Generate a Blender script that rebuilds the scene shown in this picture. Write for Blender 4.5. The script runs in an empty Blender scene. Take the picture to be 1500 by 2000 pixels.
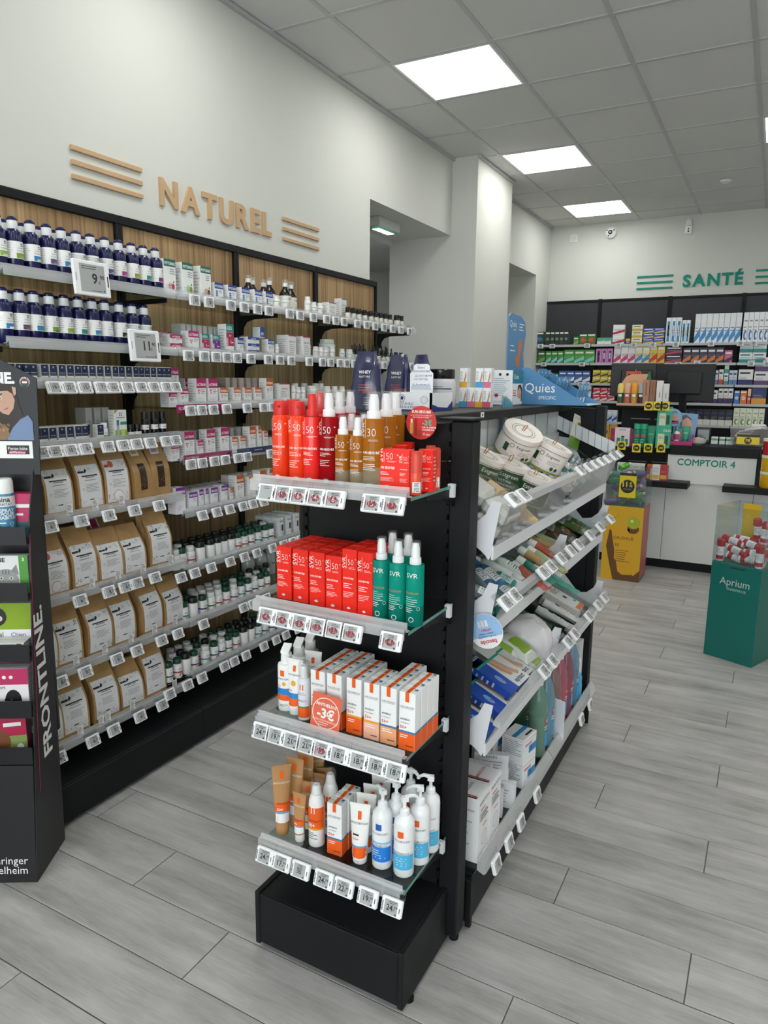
import bpy, math, random
from mathutils import Matrix, Vector, Euler
random.seed(11)
R = random.Random(5)
SC = bpy.context.scene
COL = SC.collection
PI = math.pi
# ------------------------------------------------------------------ camera
FPX, CPX, CPY, EYE = 1391.9585, 750.0, 1000.0, 1.605
YAW, PITCH, ROLL = -0.49618794, 0.18218723, 0.01112387
_f = Vector((math.sin(YAW)*math.cos(PITCH), math.cos(YAW)*math.cos(PITCH), -math.sin(PITCH)))
_r = _f.cross(Vector((0, 0, 1))).normalized(); _u = _r.cross(_f)
CR = math.cos(ROLL)*_r + math.sin(ROLL)*_u
CU = -math.sin(ROLL)*_r + math.cos(ROLL)*_u
cam = bpy.data.cameras.new('camera'); cam.sensor_fit = 'VERTICAL'; cam.sensor_height = 36; cam.lens = FPX/2000*36
cam.clip_start = 0.05; cam.clip_end = 60
camo = bpy.data.objects.new('camera', cam); COL.objects.link(camo)
camo.matrix_world = Matrix(((CR.x, CU.x, -_f.x, 0), (CR.y, CU.y, -_f.y, 0), (CR.z, CU.z, -_f.z, EYE), (0, 0, 0, 1)))
SC.camera = camo
# ------------------------------------------------------------------ world, exposure
w = bpy.data.worlds.new('world'); SC.world = w; w.use_nodes = True
w.node_tree.nodes['Background'].inputs[0].default_value = (0.93, 0.97, 1, 1)
w.node_tree.nodes['Background'].inputs[1].default_value = 5.2
VS = SC.view_settings
VS.view_transform = 'Standard'; VS.look = 'None'; VS.gamma = 1; VS.exposure = 0.0; VS.use_curve_mapping = False
PANEL_L = 10.8       # radiance of each recessed ceiling panel
SC.cycles.transparent_max_bounces = 24; SC.cycles.max_bounces = 7; SC.cycles.diffuse_bounces = 4; SC.cycles.glossy_bounces = 3
# daylight comes through the shop window behind the camera; the portal only steers sampling of the sky there
po = bpy.data.lights.new('window_portal', 'AREA'); po.shape = 'RECTANGLE'; po.size = 5.2; po.size_y = 2.6; po.cycles.is_portal = True
poo = bpy.data.objects.new('window_portal', po); COL.objects.link(poo); poo.location = (.6, -3.18, 1.6); poo.rotation_euler = (PI/2, 0, PI)
# ceiling panels (x0, y0) on the ceiling grid
TP = 0.625; GX0 = -2.15; GY0 = 3.97; ZC = 3.4
PANELS = [(GX0+TP*i, GY0+TP*j) for i, j in ((0, 0), (0, 3), (0, 6), (0, -3), (0, -6), (3, 3), (3, -3), (3, -6), (3, -9), (0, -9), (6, 0), (6, 3), (6, 6), (6, -3), (6, -6))]

def at(px, py, X=None, Y=None, Z=None):
    "point of the room that the photograph shows at a pixel, on a known plane"
    d = CR*((px-CPX)/FPX) - CU*((py-CPY)/FPX) + _f
    if X is not None: t = X/d.x
    elif Y is not None: t = Y/d.y
    else: t = (Z-EYE)/d.z
    return Vector((0, 0, EYE)) + d*t
def ypx(px, X, Z):
    k = (px-CPX)/FPX; a = CR - _f*k
    return -(a.x*X + a.z*(Z-EYE))/a.y
def xpx(px, Y, Z):
    k = (px-CPX)/FPX; a = CR - _f*k
    return -(a.y*Y + a.z*(Z-EYE))/a.x

# ------------------------------------------------------------------ materials
def lin(h):
    if not isinstance(h, str): return tuple(h)+(1,)
    h = h.lstrip('#'); o = []
    for i in (0, 2, 4):
        c = int(h[i:i+2], 16)/255; o.append(c/12.92 if c <= .04045 else ((c+.055)/1.055)**2.4)
    return tuple(o)+(1,)
_M = {}
def nodes(m):
    m.use_nodes = True; return m.node_tree.nodes, m.node_tree.links
def mat(h, kind='satin'):
    k = (h, kind)
    if k in _M: return _M[k]
    m = bpy.data.materials.new(f'{kind}_{h}'); N, L = nodes(m); b = N['Principled BSDF']
    b.inputs['Base Color'].default_value = lin(h)
    b.inputs['Roughness'].default_value = {'matte': .75, 'satin': .42, 'gloss': .16, 'metal': .35, 'print': .45, 'dark': .5}[kind]
    if kind == 'dark': b.inputs['Specular IOR Level'].default_value = .22
    if kind == 'metal': b.inputs['Metallic'].default_value = 1
    if kind in ('dark', 'matte'):
        t = N.new('ShaderNodeTexCoord'); n = N.new('ShaderNodeTexNoise'); n.inputs['Scale'].default_value = 9; n.inputs['Detail'].default_value = 6
        L.new(t.outputs['Object'], n.inputs['Vector'])
        r = N.new('ShaderNodeMapRange'); r.inputs['To Min'].default_value = b.inputs['Roughness'].default_value-.1; r.inputs['To Max'].default_value = b.inputs['Roughness'].default_value+.12
        L.new(n.outputs['Fac'], r.inputs['Value']); L.new(r.outputs['Result'], b.inputs['Roughness'])
        x = N.new('ShaderNodeMix'); x.data_type = 'RGBA'; c = lin(h)
        x.inputs['A'].default_value = tuple(v*.88 for v in c[:3])+(1,); x.inputs['B'].default_value = tuple(min(1, v*1.1+.002) for v in c[:3])+(1,)
        L.new(n.outputs['Fac'], x.inputs['Factor']); L.new(x.outputs['Result'], b.inputs['Base Color'])
    _M[k] = m; return m
def clear(h='#ffffff', body=.0, bodycol='#ffffff', rough=.05, key=None):
    "thin clear plastic or glass: lets light through, mirrors at grazing angles; body = share of milky plastic"
    k = ('clear', h, body, bodycol, rough)
    if k in _M: return _M[k]
    m = bpy.data.materials.new('clear_plastic'); N, L = nodes(m); N.remove(N['Principled BSDF']); out = N['Material Output']
    t = N.new('ShaderNodeBsdfTransparent'); t.inputs['Color'].default_value = lin(h)
    g = N.new('ShaderNodeBsdfGlossy'); g.inputs['Roughness'].default_value = rough
    lw = N.new('ShaderNodeLayerWeight'); lw.inputs['Blend'].default_value = .5
    pw = N.new('ShaderNodeMath'); pw.operation = 'POWER'; pw.inputs[1].default_value = 4; L.new(lw.outputs['Facing'], pw.inputs[0])
    fr = N.new('ShaderNodeMath'); fr.operation = 'MULTIPLY_ADD'; fr.inputs[1].default_value = .8; fr.inputs[2].default_value = .045; L.new(pw.outputs[0], fr.inputs[0])
    x = N.new('ShaderNodeMixShader'); L.new(fr.outputs[0], x.inputs[0]); L.new(t.outputs[0], x.inputs[1]); L.new(g.outputs[0], x.inputs[2])
    if body > 0:
        d = N.new('ShaderNodeBsdfDiffuse'); d.inputs['Color'].default_value = lin(bodycol)
        y = N.new('ShaderNodeMixShader'); y.inputs[0].default_value = body; L.new(x.outputs[0], y.inputs[1]); L.new(d.outputs[0], y.inputs[2]); x = y
    L.new(x.outputs[0], out.inputs['Surface']); _M[k] = m; return m
def ramp(N, stops):
    r = N.new('ShaderNodeValToRGB'); e = r.color_ramp.elements
    while len(e) < len(stops): e.new(.5)
    for q, (p, c) in zip(e, stops): q.position = p; q.color = lin(c)
    return r
def wood_mat():
    m = bpy.data.materials.new('oak_veneer'); N, L = nodes(m); b = N['Principled BSDF']; b.inputs['Roughness'].default_value = .5
    t = N.new('ShaderNodeTexCoord'); mp = N.new('ShaderNodeMapping'); mp.inputs['Scale'].default_value = (34, 1, .55); L.new(t.outputs['Object'], mp.inputs['Vector'])
    n = N.new('ShaderNodeTexNoise'); n.inputs['Scale'].default_value = 1.6; n.inputs['Detail'].default_value = 5; n.inputs['Roughness'].default_value = .6; L.new(mp.outputs[0], n.inputs['Vector'])
    mp2 = N.new('ShaderNodeMapping'); mp2.inputs['Scale'].default_value = (9, 1, .25); L.new(t.outputs['Object'], mp2.inputs['Vector'])
    n2 = N.new('ShaderNodeTexNoise'); n2.inputs['Scale'].default_value = 1.2; n2.inputs['Detail'].default_value = 3; L.new(mp2.outputs[0], n2.inputs['Vector'])
    a = N.new('ShaderNodeMath'); a.operation = 'MULTIPLY_ADD'; a.inputs[1].default_value = .62; L.new(n.outputs['Fac'], a.inputs[0])
    h = N.new('ShaderNodeMath'); h.operation = 'MULTIPLY'; h.inputs[1].default_value = .38; L.new(n2.outputs['Fac'], h.inputs[0]); L.new(h.outputs[0], a.inputs[2])
    r = ramp(N, [(.36, '#6b5138'), (.46, '#93744f'), (.54, '#a98a62'), (.66, '#bb9d75')]); L.new(a.outputs[0], r.inputs[0]); L.new(r.outputs[0], b.inputs['Base Color'])
    return m
def plank_mat():
    m = bpy.data.materials.new('grey_wood_tile'); N, L = nodes(m); b = N['Principled BSDF']
    t = N.new('ShaderNodeTexCoord'); oi = N.new('ShaderNodeObjectInfo'); ad = N.new('ShaderNodeVectorMath'); ad.operation = 'ADD'
    sc = N.new('ShaderNodeMath'); sc.operation = 'MULTIPLY'; sc.inputs[1].default_value = 40; L.new(oi.outputs['Random'], sc.inputs[0])
    L.new(t.outputs['Object'], ad.inputs[0]); L.new(sc.outputs[0], ad.inputs[1])
    def nz(s, scale, det, ro=.55):
        mp = N.new('ShaderNodeMapping'); mp.inputs['Scale'].default_value = s; L.new(ad.outputs[0], mp.inputs['Vector'])
        n = N.new('ShaderNodeTexNoise'); n.inputs['Scale'].default_value = scale; n.inputs['Detail'].default_value = det; n.inputs['Roughness'].default_value = ro; L.new(mp.outputs[0], n.inputs['Vector']); return n
    n1 = nz((1.3, 11, 1), 1.4, 8, .62); n2 = nz((2.2, 3.2, 1), 1.6, 4); n3 = nz((8, 90, 1), 2, 3)
    x = N.new('ShaderNodeMath'); x.operation = 'MULTIPLY_ADD'; x.inputs[1].default_value = .55; L.new(n1.outputs['Fac'], x.inputs[0])
    y = N.new('ShaderNodeMath'); y.operation = 'MULTIPLY_ADD'; y.inputs[1].default_value = .3; L.new(n2.outputs['Fac'], y.inputs[0]); L.new(y.outputs[0], x.inputs[2])
    z = N.new('ShaderNodeMath'); z.operation = 'MULTIPLY'; z.inputs[1].default_value = .15; L.new(n3.outputs['Fac'], z.inputs[0]); L.new(z.outputs[0], y.inputs[2])
    r = ramp(N, [(.33, '#7f7d79'), (.45, '#9c9a97'), (.56, '#afadab'), (.68, '#bfbdba')]); L.new(x.outputs[0], r.inputs[0]); L.new(r.outputs[0], b.inputs['Base Color'])
    b.inputs['Roughness'].default_value = .42
    bp = N.new('ShaderNodeBump'); bp.inputs['Strength'].default_value = .05; L.new(x.outputs[0], bp.inputs['Height']); L.new(bp.outputs[0], b.inputs['Normal'])
    return m
def wall_mat(h, sc=60, st=.04, rough=.8):
    m = bpy.data.materials.new('paint_'+h); N, L = nodes(m); b = N['Principled BSDF']; b.inputs['Base Color'].default_value = lin(h); b.inputs['Roughness'].default_value = rough
    t = N.new('ShaderNodeTexCoord'); n = N.new('ShaderNodeTexNoise'); n.inputs['Scale'].default_value = sc; n.inputs['Detail'].default_value = 4; L.new(t.outputs['Object'], n.inputs['Vector'])
    bp = N.new('ShaderNodeBump'); bp.inputs['Strength'].default_value = st; L.new(n.outputs['Fac'], bp.inputs['Height']); L.new(bp.outputs[0], b.inputs['Normal']); return m
def kraft_mat():
    m = bpy.data.materials.new('kraft_paper'); N, L = nodes(m); b = N['Principled BSDF']; b.inputs['Roughness'].default_value = .65
    t = N.new('ShaderNodeTexCoord'); n = N.new('ShaderNodeTexNoise'); n.inputs['Scale'].default_value = 14; n.inputs['Detail'].default_value = 8; L.new(t.outputs['Object'], n.inputs['Vector'])
    r = ramp(N, [(.3, '#a9824f'), (.7, '#c09a68')]); L.new(n.outputs['Fac'], r.inputs[0]); L.new(r.outputs[0], b.inputs['Base Color'])
    bp = N.new('ShaderNodeBump'); bp.inputs['Strength'].default_value = .25; bp.inputs['Distance'].default_value = .004; L.new(n.outputs['Fac'], bp.inputs['Height']); L.new(bp.outputs[0], b.inputs['Normal']); return m
def emit(h, s):
    m = bpy.data.materials.new('lit_panel'); N, L = nodes(m); b = N['Principled BSDF']; b.inputs['Base Color'].default_value = (.8, .8, .8, 1)
    b.inputs['Emission Color'].default_value = lin(h); b.inputs['Emission Strength'].default_value = s; return m
WHITE = mat('#eef0f0', 'satin'); BLACK = mat('#131416', 'dark'); ANTH = mat('#141517', 'dark'); ANTH2 = mat('#16181a', 'dark')
WALL = wall_mat('#d0d1ca'); CEIL = wall_mat('#d6d6d4', 220, .12, .9); TBAR = mat('#bdbebd', 'satin')
WOOD = wood_mat(); PLANK = plank_mat(); KRAFT = kraft_mat()
GLASS = clear('#e4efec'); GLASSEDGE = mat('#5f8f84', 'gloss'); CLEAR = clear('#f6f7f8'); RAIL = clear('#f8f9fb', .24, '#ffffff', .08); CAPCLEAR = clear('#fdfdfd', .05, '#ffffff')
FILM = clear('#f4f4f4', .1, '#f0f0f0', .15)

# ------------------------------------------------------------------ mesh builder
_T = {}
def glyphs(s, bold=0.0, res=2):
    k = (s, bold, res)
    if k not in _T:
        c = bpy.data.curves.new('t', 'FONT'); c.body = s; c.size = 1; c.resolution_u = res; c.offset = bold
        o = bpy.data.objects.new('t', c); m = o.to_mesh()
        vs = [tuple(v.co[:2]) for v in m.vertices]; fs = [tuple(p.vertices) for p in m.polygons]
        o.to_mesh_clear(); bpy.data.objects.remove(o); bpy.data.curves.remove(c)
        if vs:
            x0 = min(v[0] for v in vs); x1 = max(v[0] for v in vs)
        else: x0 = x1 = 0
        _T[k] = ([(v[0]-x0, v[1]) for v in vs], fs, x1-x0)
    return _T[k]
class MB:
    def __init__(s): s.v = []; s.f = []; s.m = []; s.sm = []; s.mats = []
    def mi(s, m):
        if m not in s.mats: s.mats.append(m)
        return s.mats.index(m)
    def add(s, v, f, m, smooth=False):
        o = len(s.v); s.v += [tuple(q) for q in v]; i = s.mi(m)
        for q in f: s.f.append([o+a for a in q]); s.m.append(i); s.sm.append(smooth)
        return s
    def box(s, x0, x1, y0, y1, z0, z1, m, c=0.0):
        if c <= 0:
            v = [(x, y, z) for z in (z0, z1) for y in (y0, y1) for x in (x0, x1)]
            return s.add(v, [(0, 2, 3, 1), (4, 5, 7, 6), (0, 1, 5, 4), (2, 6, 7, 3), (0, 4, 6, 2), (1, 3, 7, 5)], m)
        X = (x0, x1); Y = (y0, y1); Z = (z0, z1); v = []; ix = {}
        for i in (0, 1):
            for j in (0, 1):
                for k in (0, 1):
                    sx, sy, sz = (1-2*i)*c, (1-2*j)*c, (1-2*k)*c
                    for a in range(3):
                        ix[i, j, k, a] = len(v)
                        v.append((X[i]+(0 if a == 0 else sx), Y[j]+(0 if a == 1 else sy), Z[k]+(0 if a == 2 else sz)))
        f = []
        def q(*p): f.append(p)
        for i in (0, 1): t = [ix[i, j, k, 0] for j, k in ((0, 0), (1, 0), (1, 1), (0, 1))]; q(*(t if i else t[::-1]))
        for j in (0, 1): t = [ix[i, j, k, 1] for i, k in ((0, 0), (1, 0), (1, 1), (0, 1))]; q(*(t[::-1] if j else t))
        for k in (0, 1): t = [ix[i, j, k, 2] for i, j in ((0, 0), (1, 0), (1, 1), (0, 1))]; q(*(t if k else t[::-1]))
        for i in (0, 1):
            for j in (0, 1): q(ix[i, j, 0, 0], ix[i, j, 1, 0], ix[i, j, 1, 1], ix[i, j, 0, 1])
            for k in (0, 1): q(ix[i, 0, k, 0], ix[i, 1, k, 0], ix[i, 1, k, 2], ix[i, 0, k, 2])
        for j in (0, 1):
            for k in (0, 1): q(ix[0, j, k, 1], ix[1, j, k, 1], ix[1, j, k, 2], ix[0, j, k, 2])
        for i in (0, 1):
            for j in (0, 1):
                for k in (0, 1): q(*(ix[i, j, k, a] for a in range(3)))
        return s.add(v, f, m)
    def lathe(s, prof, m, n=18, cx=0, cy=0, ell=1.0, cap=True):
        runs = [[prof[0]]]
        for a, b in zip(prof, prof[1:]):
            r = runs[-1]
            if len(r) > 1:
                d0 = math.atan2(r[-1][1]-r[-2][1], r[-1][0]-r[-2][0]); d1 = math.atan2(b[1]-a[1], b[0]-a[0])
                if abs((d1-d0+PI) % (2*PI)-PI) > .62: runs.append([a])
            runs[-1].append(b)
        for r in runs:
            v = []; f = []
            for R_, z in r:
                for i in range(n): t = 2*PI*i/n; v.append((cx+R_*math.sin(t), cy-R_*math.cos(t)*ell, z))
            for k in range(len(r)-1):
                for i in range(n): j = (i+1) % n; f.append((k*n+i, k*n+j, (k+1)*n+j, (k+1)*n+i))
            s.add(v, f, m, True)
        if cap:
            for (R_, z), up in ((prof[0], 0), (prof[-1], 1)):
                if R_ > 1e-5:
                    v = [(cx+R_*math.sin(2*PI*i/n), cy-R_*math.cos(2*PI*i/n)*ell, z) for i in range(n)]
                    s.add(v, [tuple(range(n)) if up else tuple(range(n))[::-1]], m)
        return s
    def loft(s, rings, m, smooth=True, capb=True, capt=True):
        n = len(rings[0]); v = [p for r in rings for p in r]; f = []
        for k in range(len(rings)-1):
            for i in range(n): j = (i+1) % n; f.append((k*n+i, k*n+j, (k+1)*n+j, (k+1)*n+i))
        s.add(v, f, m, smooth)
        if capb: s.add(rings[0], [tuple(range(n))[::-1]], m)
        if capt: s.add(rings[-1], [tuple(range(n))], m)
        return s
    def tube(s, pts, r, m, n=8):
        pts = [Vector(p) for p in pts]; rings = []
        for i, p in enumerate(pts):
            d = (pts[min(i+1, len(pts)-1)]-pts[max(i-1, 0)]).normalized()
            a = d.cross(Vector((0, 0, 1)) if abs(d.z) < .9 else Vector((1, 0, 0))).normalized(); b = d.cross(a)
            rr = r[i] if isinstance(r, (list, tuple)) else r
            rings.append([p+(a*math.cos(2*PI*k/n)+b*math.sin(2*PI*k/n))*rr for k in range(n)])
        return s.loft(rings, m)
    def prism(s, pts, axis, a0, a1, m):
        "polygon pts in the other two axes, extruded along axis"
        def P(p, t): q = list(p); q.insert(axis, t); return q
        n = len(pts); v = [P(p, a0) for p in pts]+[P(p, a1) for p in pts]
        f = [tuple(range(n))[::-1], tuple(range(n, 2*n))]+[(i, (i+1) % n, n+(i+1) % n, n+i) for i in range(n)]
        return s.add(v, f, m)
    def rect(s, F, u0, u1, v0, v1, m, nu=1, nv=1):
        v = [F(u0+(u1-u0)*i/nu, v0+(v1-v0)*j/nv) for j in range(nv+1) for i in range(nu+1)]
        f = [(j*(nu+1)+i, j*(nu+1)+i+1, (j+1)*(nu+1)+i+1, (j+1)*(nu+1)+i) for j in range(nv) for i in range(nu)]
        return s.add(v, f, m, nu*nv > 1)
    def poly(s, F, pts, m): return s.add([F(*p) for p in pts], [tuple(range(len(pts)))], m)
    def disc(s, F, u, v, r, m, n=20, ry=None):
        return s.poly(F, [(u+r*math.cos(2*PI*i/n), v+(ry or r)*math.sin(2*PI*i/n)) for i in range(n)], m)
    def ring(s, F, u, v, r, t, m, n=24):
        p = [F(u+q*math.cos(2*PI*i/n), v+q*math.sin(2*PI*i/n)) for q in (r, r-t) for i in range(n)]
        return s.add(p, [(i, (i+1) % n, n+(i+1) % n, n+i) for i in range(n)], m)
    def text(s, F, t, u, v, h, m, al='l', rot=0, bold=.0, sx=1.0, fit=None, res=1):
        vs, fs, W = glyphs(t, bold, max(res, 2 if h > .009 else 1)); k = h/.73
        kx = k*sx
        if fit and W*kx > fit: kx = fit/W
        o = {'l': 0, 'c': -W*kx/2, 'r': -W*kx}[al]; c, d = math.cos(rot), math.sin(rot)
        return s.add([F(u+(x*kx+o)*c-y*k*d, v+(x*kx+o)*d+y*k*c) for x, y in vs], fs, m)
    def lines(s, F, u0, u1, v, n, dv, hh, m, rng=None, nu=1):
        for i in range(n):
            e = u0+(u1-u0)*((rng or R).uniform(.55, 1)); s.rect(F, u0, e, v-i*dv, v-i*dv+hh, m, nu)
        return s
    def mesh(s, name):
        me = bpy.data.meshes.new(name); me.from_pydata(s.v, [], s.f)
        for m in s.mats: me.materials.append(m)
        me.polygons.foreach_set('material_index', s.m); me.polygons.foreach_set('use_smooth', s.sm)
        me.update(); return me
def off(F, e):
    "shift a map outwards along the local front (-Y)"
    return lambda u, v: (lambda p: (p[0], p[1]-e, p[2]))(F(u, v))
def front(y, e=.0005): return lambda u, v: (u, y-e, v)
def topm(z, e=.0005): return lambda u, v: (u, v, z+e)
def sidem(x, e=.0005): return (lambda u, v: (x+e, u, v)) if x > 0 else (lambda u, v: (x-e, -u, v))
def cylm(r, e=.0005): return lambda u, v: ((r+e)*math.sin(u/r), -(r+e)*math.cos(u/r), v)

# ------------------------------------------------------------------ scene objects
def link(o, parent=None):
    COL.objects.link(o)
    if parent: o.parent = parent
    return o
class Pr:
    def __init__(s): s.parts = []
    def part(s, name, mb, parent=None, label=None):
        s.parts.append((name, mb.mesh(name) if isinstance(mb, MB) else mb, parent, label)); return len(s.parts)-1
LABELS = {}
def tag(o, label, cat, group=None):
    n = len(label.split())
    if label in LABELS and group is None: print('DUP LABEL', label)
    elif label in LABELS: print('DUP', label)
    if not 4 <= n <= 16: print('LABEL LENGTH', n, label)
    LABELS[label] = 1
    o['label'] = label; o['category'] = cat
    if group: o['group'] = group
def place(pr, name, label, cat, loc=(0, 0, 0), rz=0, group=None, mw=None, sc=None):
    if len(pr.parts) == 1: root = bpy.data.objects.new(name, pr.parts[0][1]); rest = []
    else: root = bpy.data.objects.new(name, None); root.empty_display_size = .03; rest = pr.parts
    link(root); tag(root, label, cat, group)
    if mw is not None: root.matrix_world = mw
    else:
        root.location = (loc[0], loc[1], loc[2]+.0006); root.rotation_euler = (0, 0, rz)
        if sc: root.scale = sc
    made = []
    for n, me, p, l in rest:
        o = link(bpy.data.objects.new(n, me), made[p] if p is not None else root); made.append(o)
        if l: o['label'] = l
    return root
def struct(name, mb, parent=None, loc=None):
    o = link(bpy.data.objects.new(name, mb.mesh(name) if isinstance(mb, MB) else mb), parent)
    if parent is None: o['kind'] = 'structure'
    if loc: o.location = loc
    return o
def child(name, mb, parent, loc=None, label=None):
    o = link(bpy.data.objects.new(name, mb.mesh(name) if isinstance(mb, MB) else mb), parent)
    if loc: o.location = loc
    if label: o['label'] = label
    return o
def thing(name, label, cat, loc=(0, 0, 0), rz=0, group=None):
    o = bpy.data.objects.new(name, None); o.empty_display_size = .1; link(o); o.location = loc; o.rotation_euler = (0, 0, rz); tag(o, label, cat, group); return o
ORD = ['first', 'second', 'third', 'fourth', 'fifth', 'sixth', 'seventh', 'eighth', 'ninth', 'tenth', 'eleventh', 'twelfth', 'thirteenth', 'fourteenth', 'fifteenth', 'sixteenth', 'seventeenth', 'eighteenth', 'nineteenth', 'twentieth', 'twenty-first', 'twenty-second', 'twenty-third', 'twenty-fourth', 'twenty-fifth', 'twenty-sixth', 'twenty-seventh', 'twenty-eighth', 'twenty-ninth', 'thirtieth']
RX = PI/2     # items on the left wall and on the aisle side of the gondola face +X
# ================================================================== ROOM
XW = -2.52; YB = 8.74; XR = 3.4; YF = -3.2
fl = struct('floor', MB().box(-3.9, XR, YF, YB+.2, -.12, -.004, mat('#6d6b67', 'matte')))
PL, PWD = 1.207, .1945
pm_ = {}
def plank(x0, x1, y0, y1):
    k = (round(x1-x0, 3), round(y1-y0, 3))
    if k not in pm_:
        g = .0016; pm_[k] = MB().box(g, k[0]-g, g, k[1]-g, -.0035, 0, PLANK, .0008).mesh('plank')
    child('plank', pm_[k], fl, (x0, y0, 0))
r0 = 1.217
for r in range(-4, 39):
    ya = r0+PWD*r; offx = (-.061, -.461, -.861)[r % 3]
    yb = min(ya+PWD, YB)
    if ya > YB-.02: break
    k = math.floor((-2.62-offx)/PL); x = offx+PL*k
    while x < 2.4:
        if x+PL > -3.1: plank(max(x, -3.1), x+PL, ya, yb)
        x += PL
wl = MB()
wl.box(-3.07, XW, YF, 4.41, 0, 3.6, WALL).box(-3.07, XW, 4.41, 5.78, 2.803, 3.6, WALL).box(-3.1, -2.297, 5.78, 6.635, 0, 3.6, WALL)
wl.box(-3.07, XW, 6.635, 8.21, 2.80, 3.6, WALL).box(-3.07, XW, 8.21, YB+.2, 0, 3.6, WALL).box(-3.15, -3.02, 6.6, 8.25, 0, 3.0, WALL)
struct('wall_left', wl)
struct('wall_back', MB().box(-3.1, XR+.2, YB, YB+.2, 0, 3.6, WALL))
struct('wall_right', MB().box(XR, XR+.2, YF-.2, YB, 0, 3.6, WALL))
struct('wall_front', MB().box(-3.1, -2.0, YF-.2, YF, 0, 3.6, WALL).box(3.2, XR+.2, YF-.2, YF, 0, 3.6, WALL).box(-2.0, 3.2, YF-.2, YF, 0, .3, WALL).box(-2.0, 3.2, YF-.2, YF, 2.9, 3.6, WALL))
wf = MB()
for x in (-2.0, -.7, .6, 1.9, 3.16): wf.box(x, x+.04, YF-.12, YF-.06, .3, 2.9, mat('#3a3c3f'))
wf.box(-2, 3.2, YF-.12, YF-.06, .3, .34, mat('#3a3c3f')).box(-2, 3.2, YF-.12, YF-.06, 2.86, 2.9, mat('#3a3c3f'))
w1 = struct('window_1', wf); child('pane', MB().box(-2, 3.2, YF-.092, YF-.088, .3, 2.9, clear('#fafcfc')), w1)
struct('wall_passage', MB().box(-5.2, -3.42, 7.0, 7.1, 0, 3.0, WALL).box(-3.42, -3.1, 6.45, 7.1, 0, 3.0, WALL).box(-5.3, -5.2, 3.0, 7.1, 0, 3.0, WALL).box(-5.2, -3.07, 3.0, 3.1, 0, 3.0, WALL))
struct('floor_passage', MB().box(-5.2, -3.07, 3.1, 7.0, -.1, -.002, PLANK))
pc = struct('ceiling_passage', MB().box(-5.2, -3.07, 3.1, 7.0, 2.76, 2.86, CEIL))
child('light_panel', MB().box(-4.3, -3.7, 4.7, 5.3, 2.752, 2.76, emit('#f4f8ff', 9)), pc)
# ceiling: slab, tiles on a grid of rails, light panels in the openings
LIT = emit('#fffffb', PANEL_L)
cl = struct('ceiling', MB().box(-2.6, XR, YF, YB, ZC+.06, ZC+.16, mat('#9a9a99', 'matte')))
tm = {}
def tile(x0, x1, y0, y1):
    k = (round(x1-x0, 3), round(y1-y0, 3))
    if k not in tm: tm[k] = MB().box(.0, k[0], .0, k[1], .004, .02, CEIL).mesh('ceiling_tile')
    child('ceiling_tile', tm[k], cl, (x0, y0, ZC))
xs = [XW]+[GX0+TP*i for i in range(0, 9)]+[XR]
ys = [GY0+TP*j for j in range(-4, 8)]+[YB]
PS = {(round(a, 2), round(b, 2)) for a, b in PANELS}
for i in range(len(xs)-1):
    for j in range(len(ys)-1):
        if (round(xs[i], 2), round(ys[j], 2)) not in PS and xs[i] < 2.3: tile(xs[i], xs[i+1], ys[j], ys[j+1])
ylow = GY0-TP*4
rear = MB()
for i in range(len(xs)-1):
    for j in range(-12, -4):
        y = GY0+TP*j
        if (round(xs[i], 2), round(y, 2)) not in PS: rear.box(xs[i], xs[i+1], y, y+TP, ZC+.004, ZC+.02, CEIL)
    if xs[i] >= 2.3:
        for j in range(-4, 8): rear.box(xs[i], xs[i+1], GY0+TP*j, min(YB, GY0+TP*(j+1)), ZC+.004, ZC+.02, CEIL)
o = child('ceiling_tile_rest', rear, cl); o['kind'] = 'stuff'
for x in xs[1:-1]: child('grid_rail', MB().box(x-.012, x+.012, YF, YB, ZC-.001, ZC+.012, TBAR), cl)
for j in range(-11, 8):
    y = GY0+TP*j; child('grid_rail', MB().box(XW, XR, y-.012, y+.012, ZC-.0015, ZC+.012, TBAR), cl)
child('wall_angle', MB().box(XW, XW+.022, YF, YB, ZC-.018, ZC, TBAR).box(-2.297, -2.275, 5.76, 6.655, ZC-.018, ZC, TBAR), cl)
for i, (x, y) in enumerate(PANELS):
    names = {0: 'lit square ceiling panel nearest above the NATUREL wall', 1: 'lit square ceiling panel in the middle of the row', 2: 'lit square ceiling panel farthest back near the SANTÉ wall'}
    b = MB().box(.012, TP-.012, .012, TP-.012, .001, .012, mat('#f4f4f4'))
    t = thing('ceiling_light', names.get(i, f'lit square ceiling panel out of view, {ORD[max(0,i-3)]} one' if i != 5 else 'lit square ceiling panel cut off by the right photo edge'), 'ceiling light', (x, y, ZC), group='recessed ceiling panels')
    fr = MB()
    for a in ((.012, .026, .012, TP-.012), (TP-.026, TP-.012, .012, TP-.012), (.026, TP-.026, .012, .026), (.026, TP-.026, TP-.026, TP-.012)): fr.box(*a, -.002, .014, WHITE)
    child('frame', fr, t); child('diffuser', MB().box(.026, TP-.026, .026, TP-.026, .002, .01, LIT), t)
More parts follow.
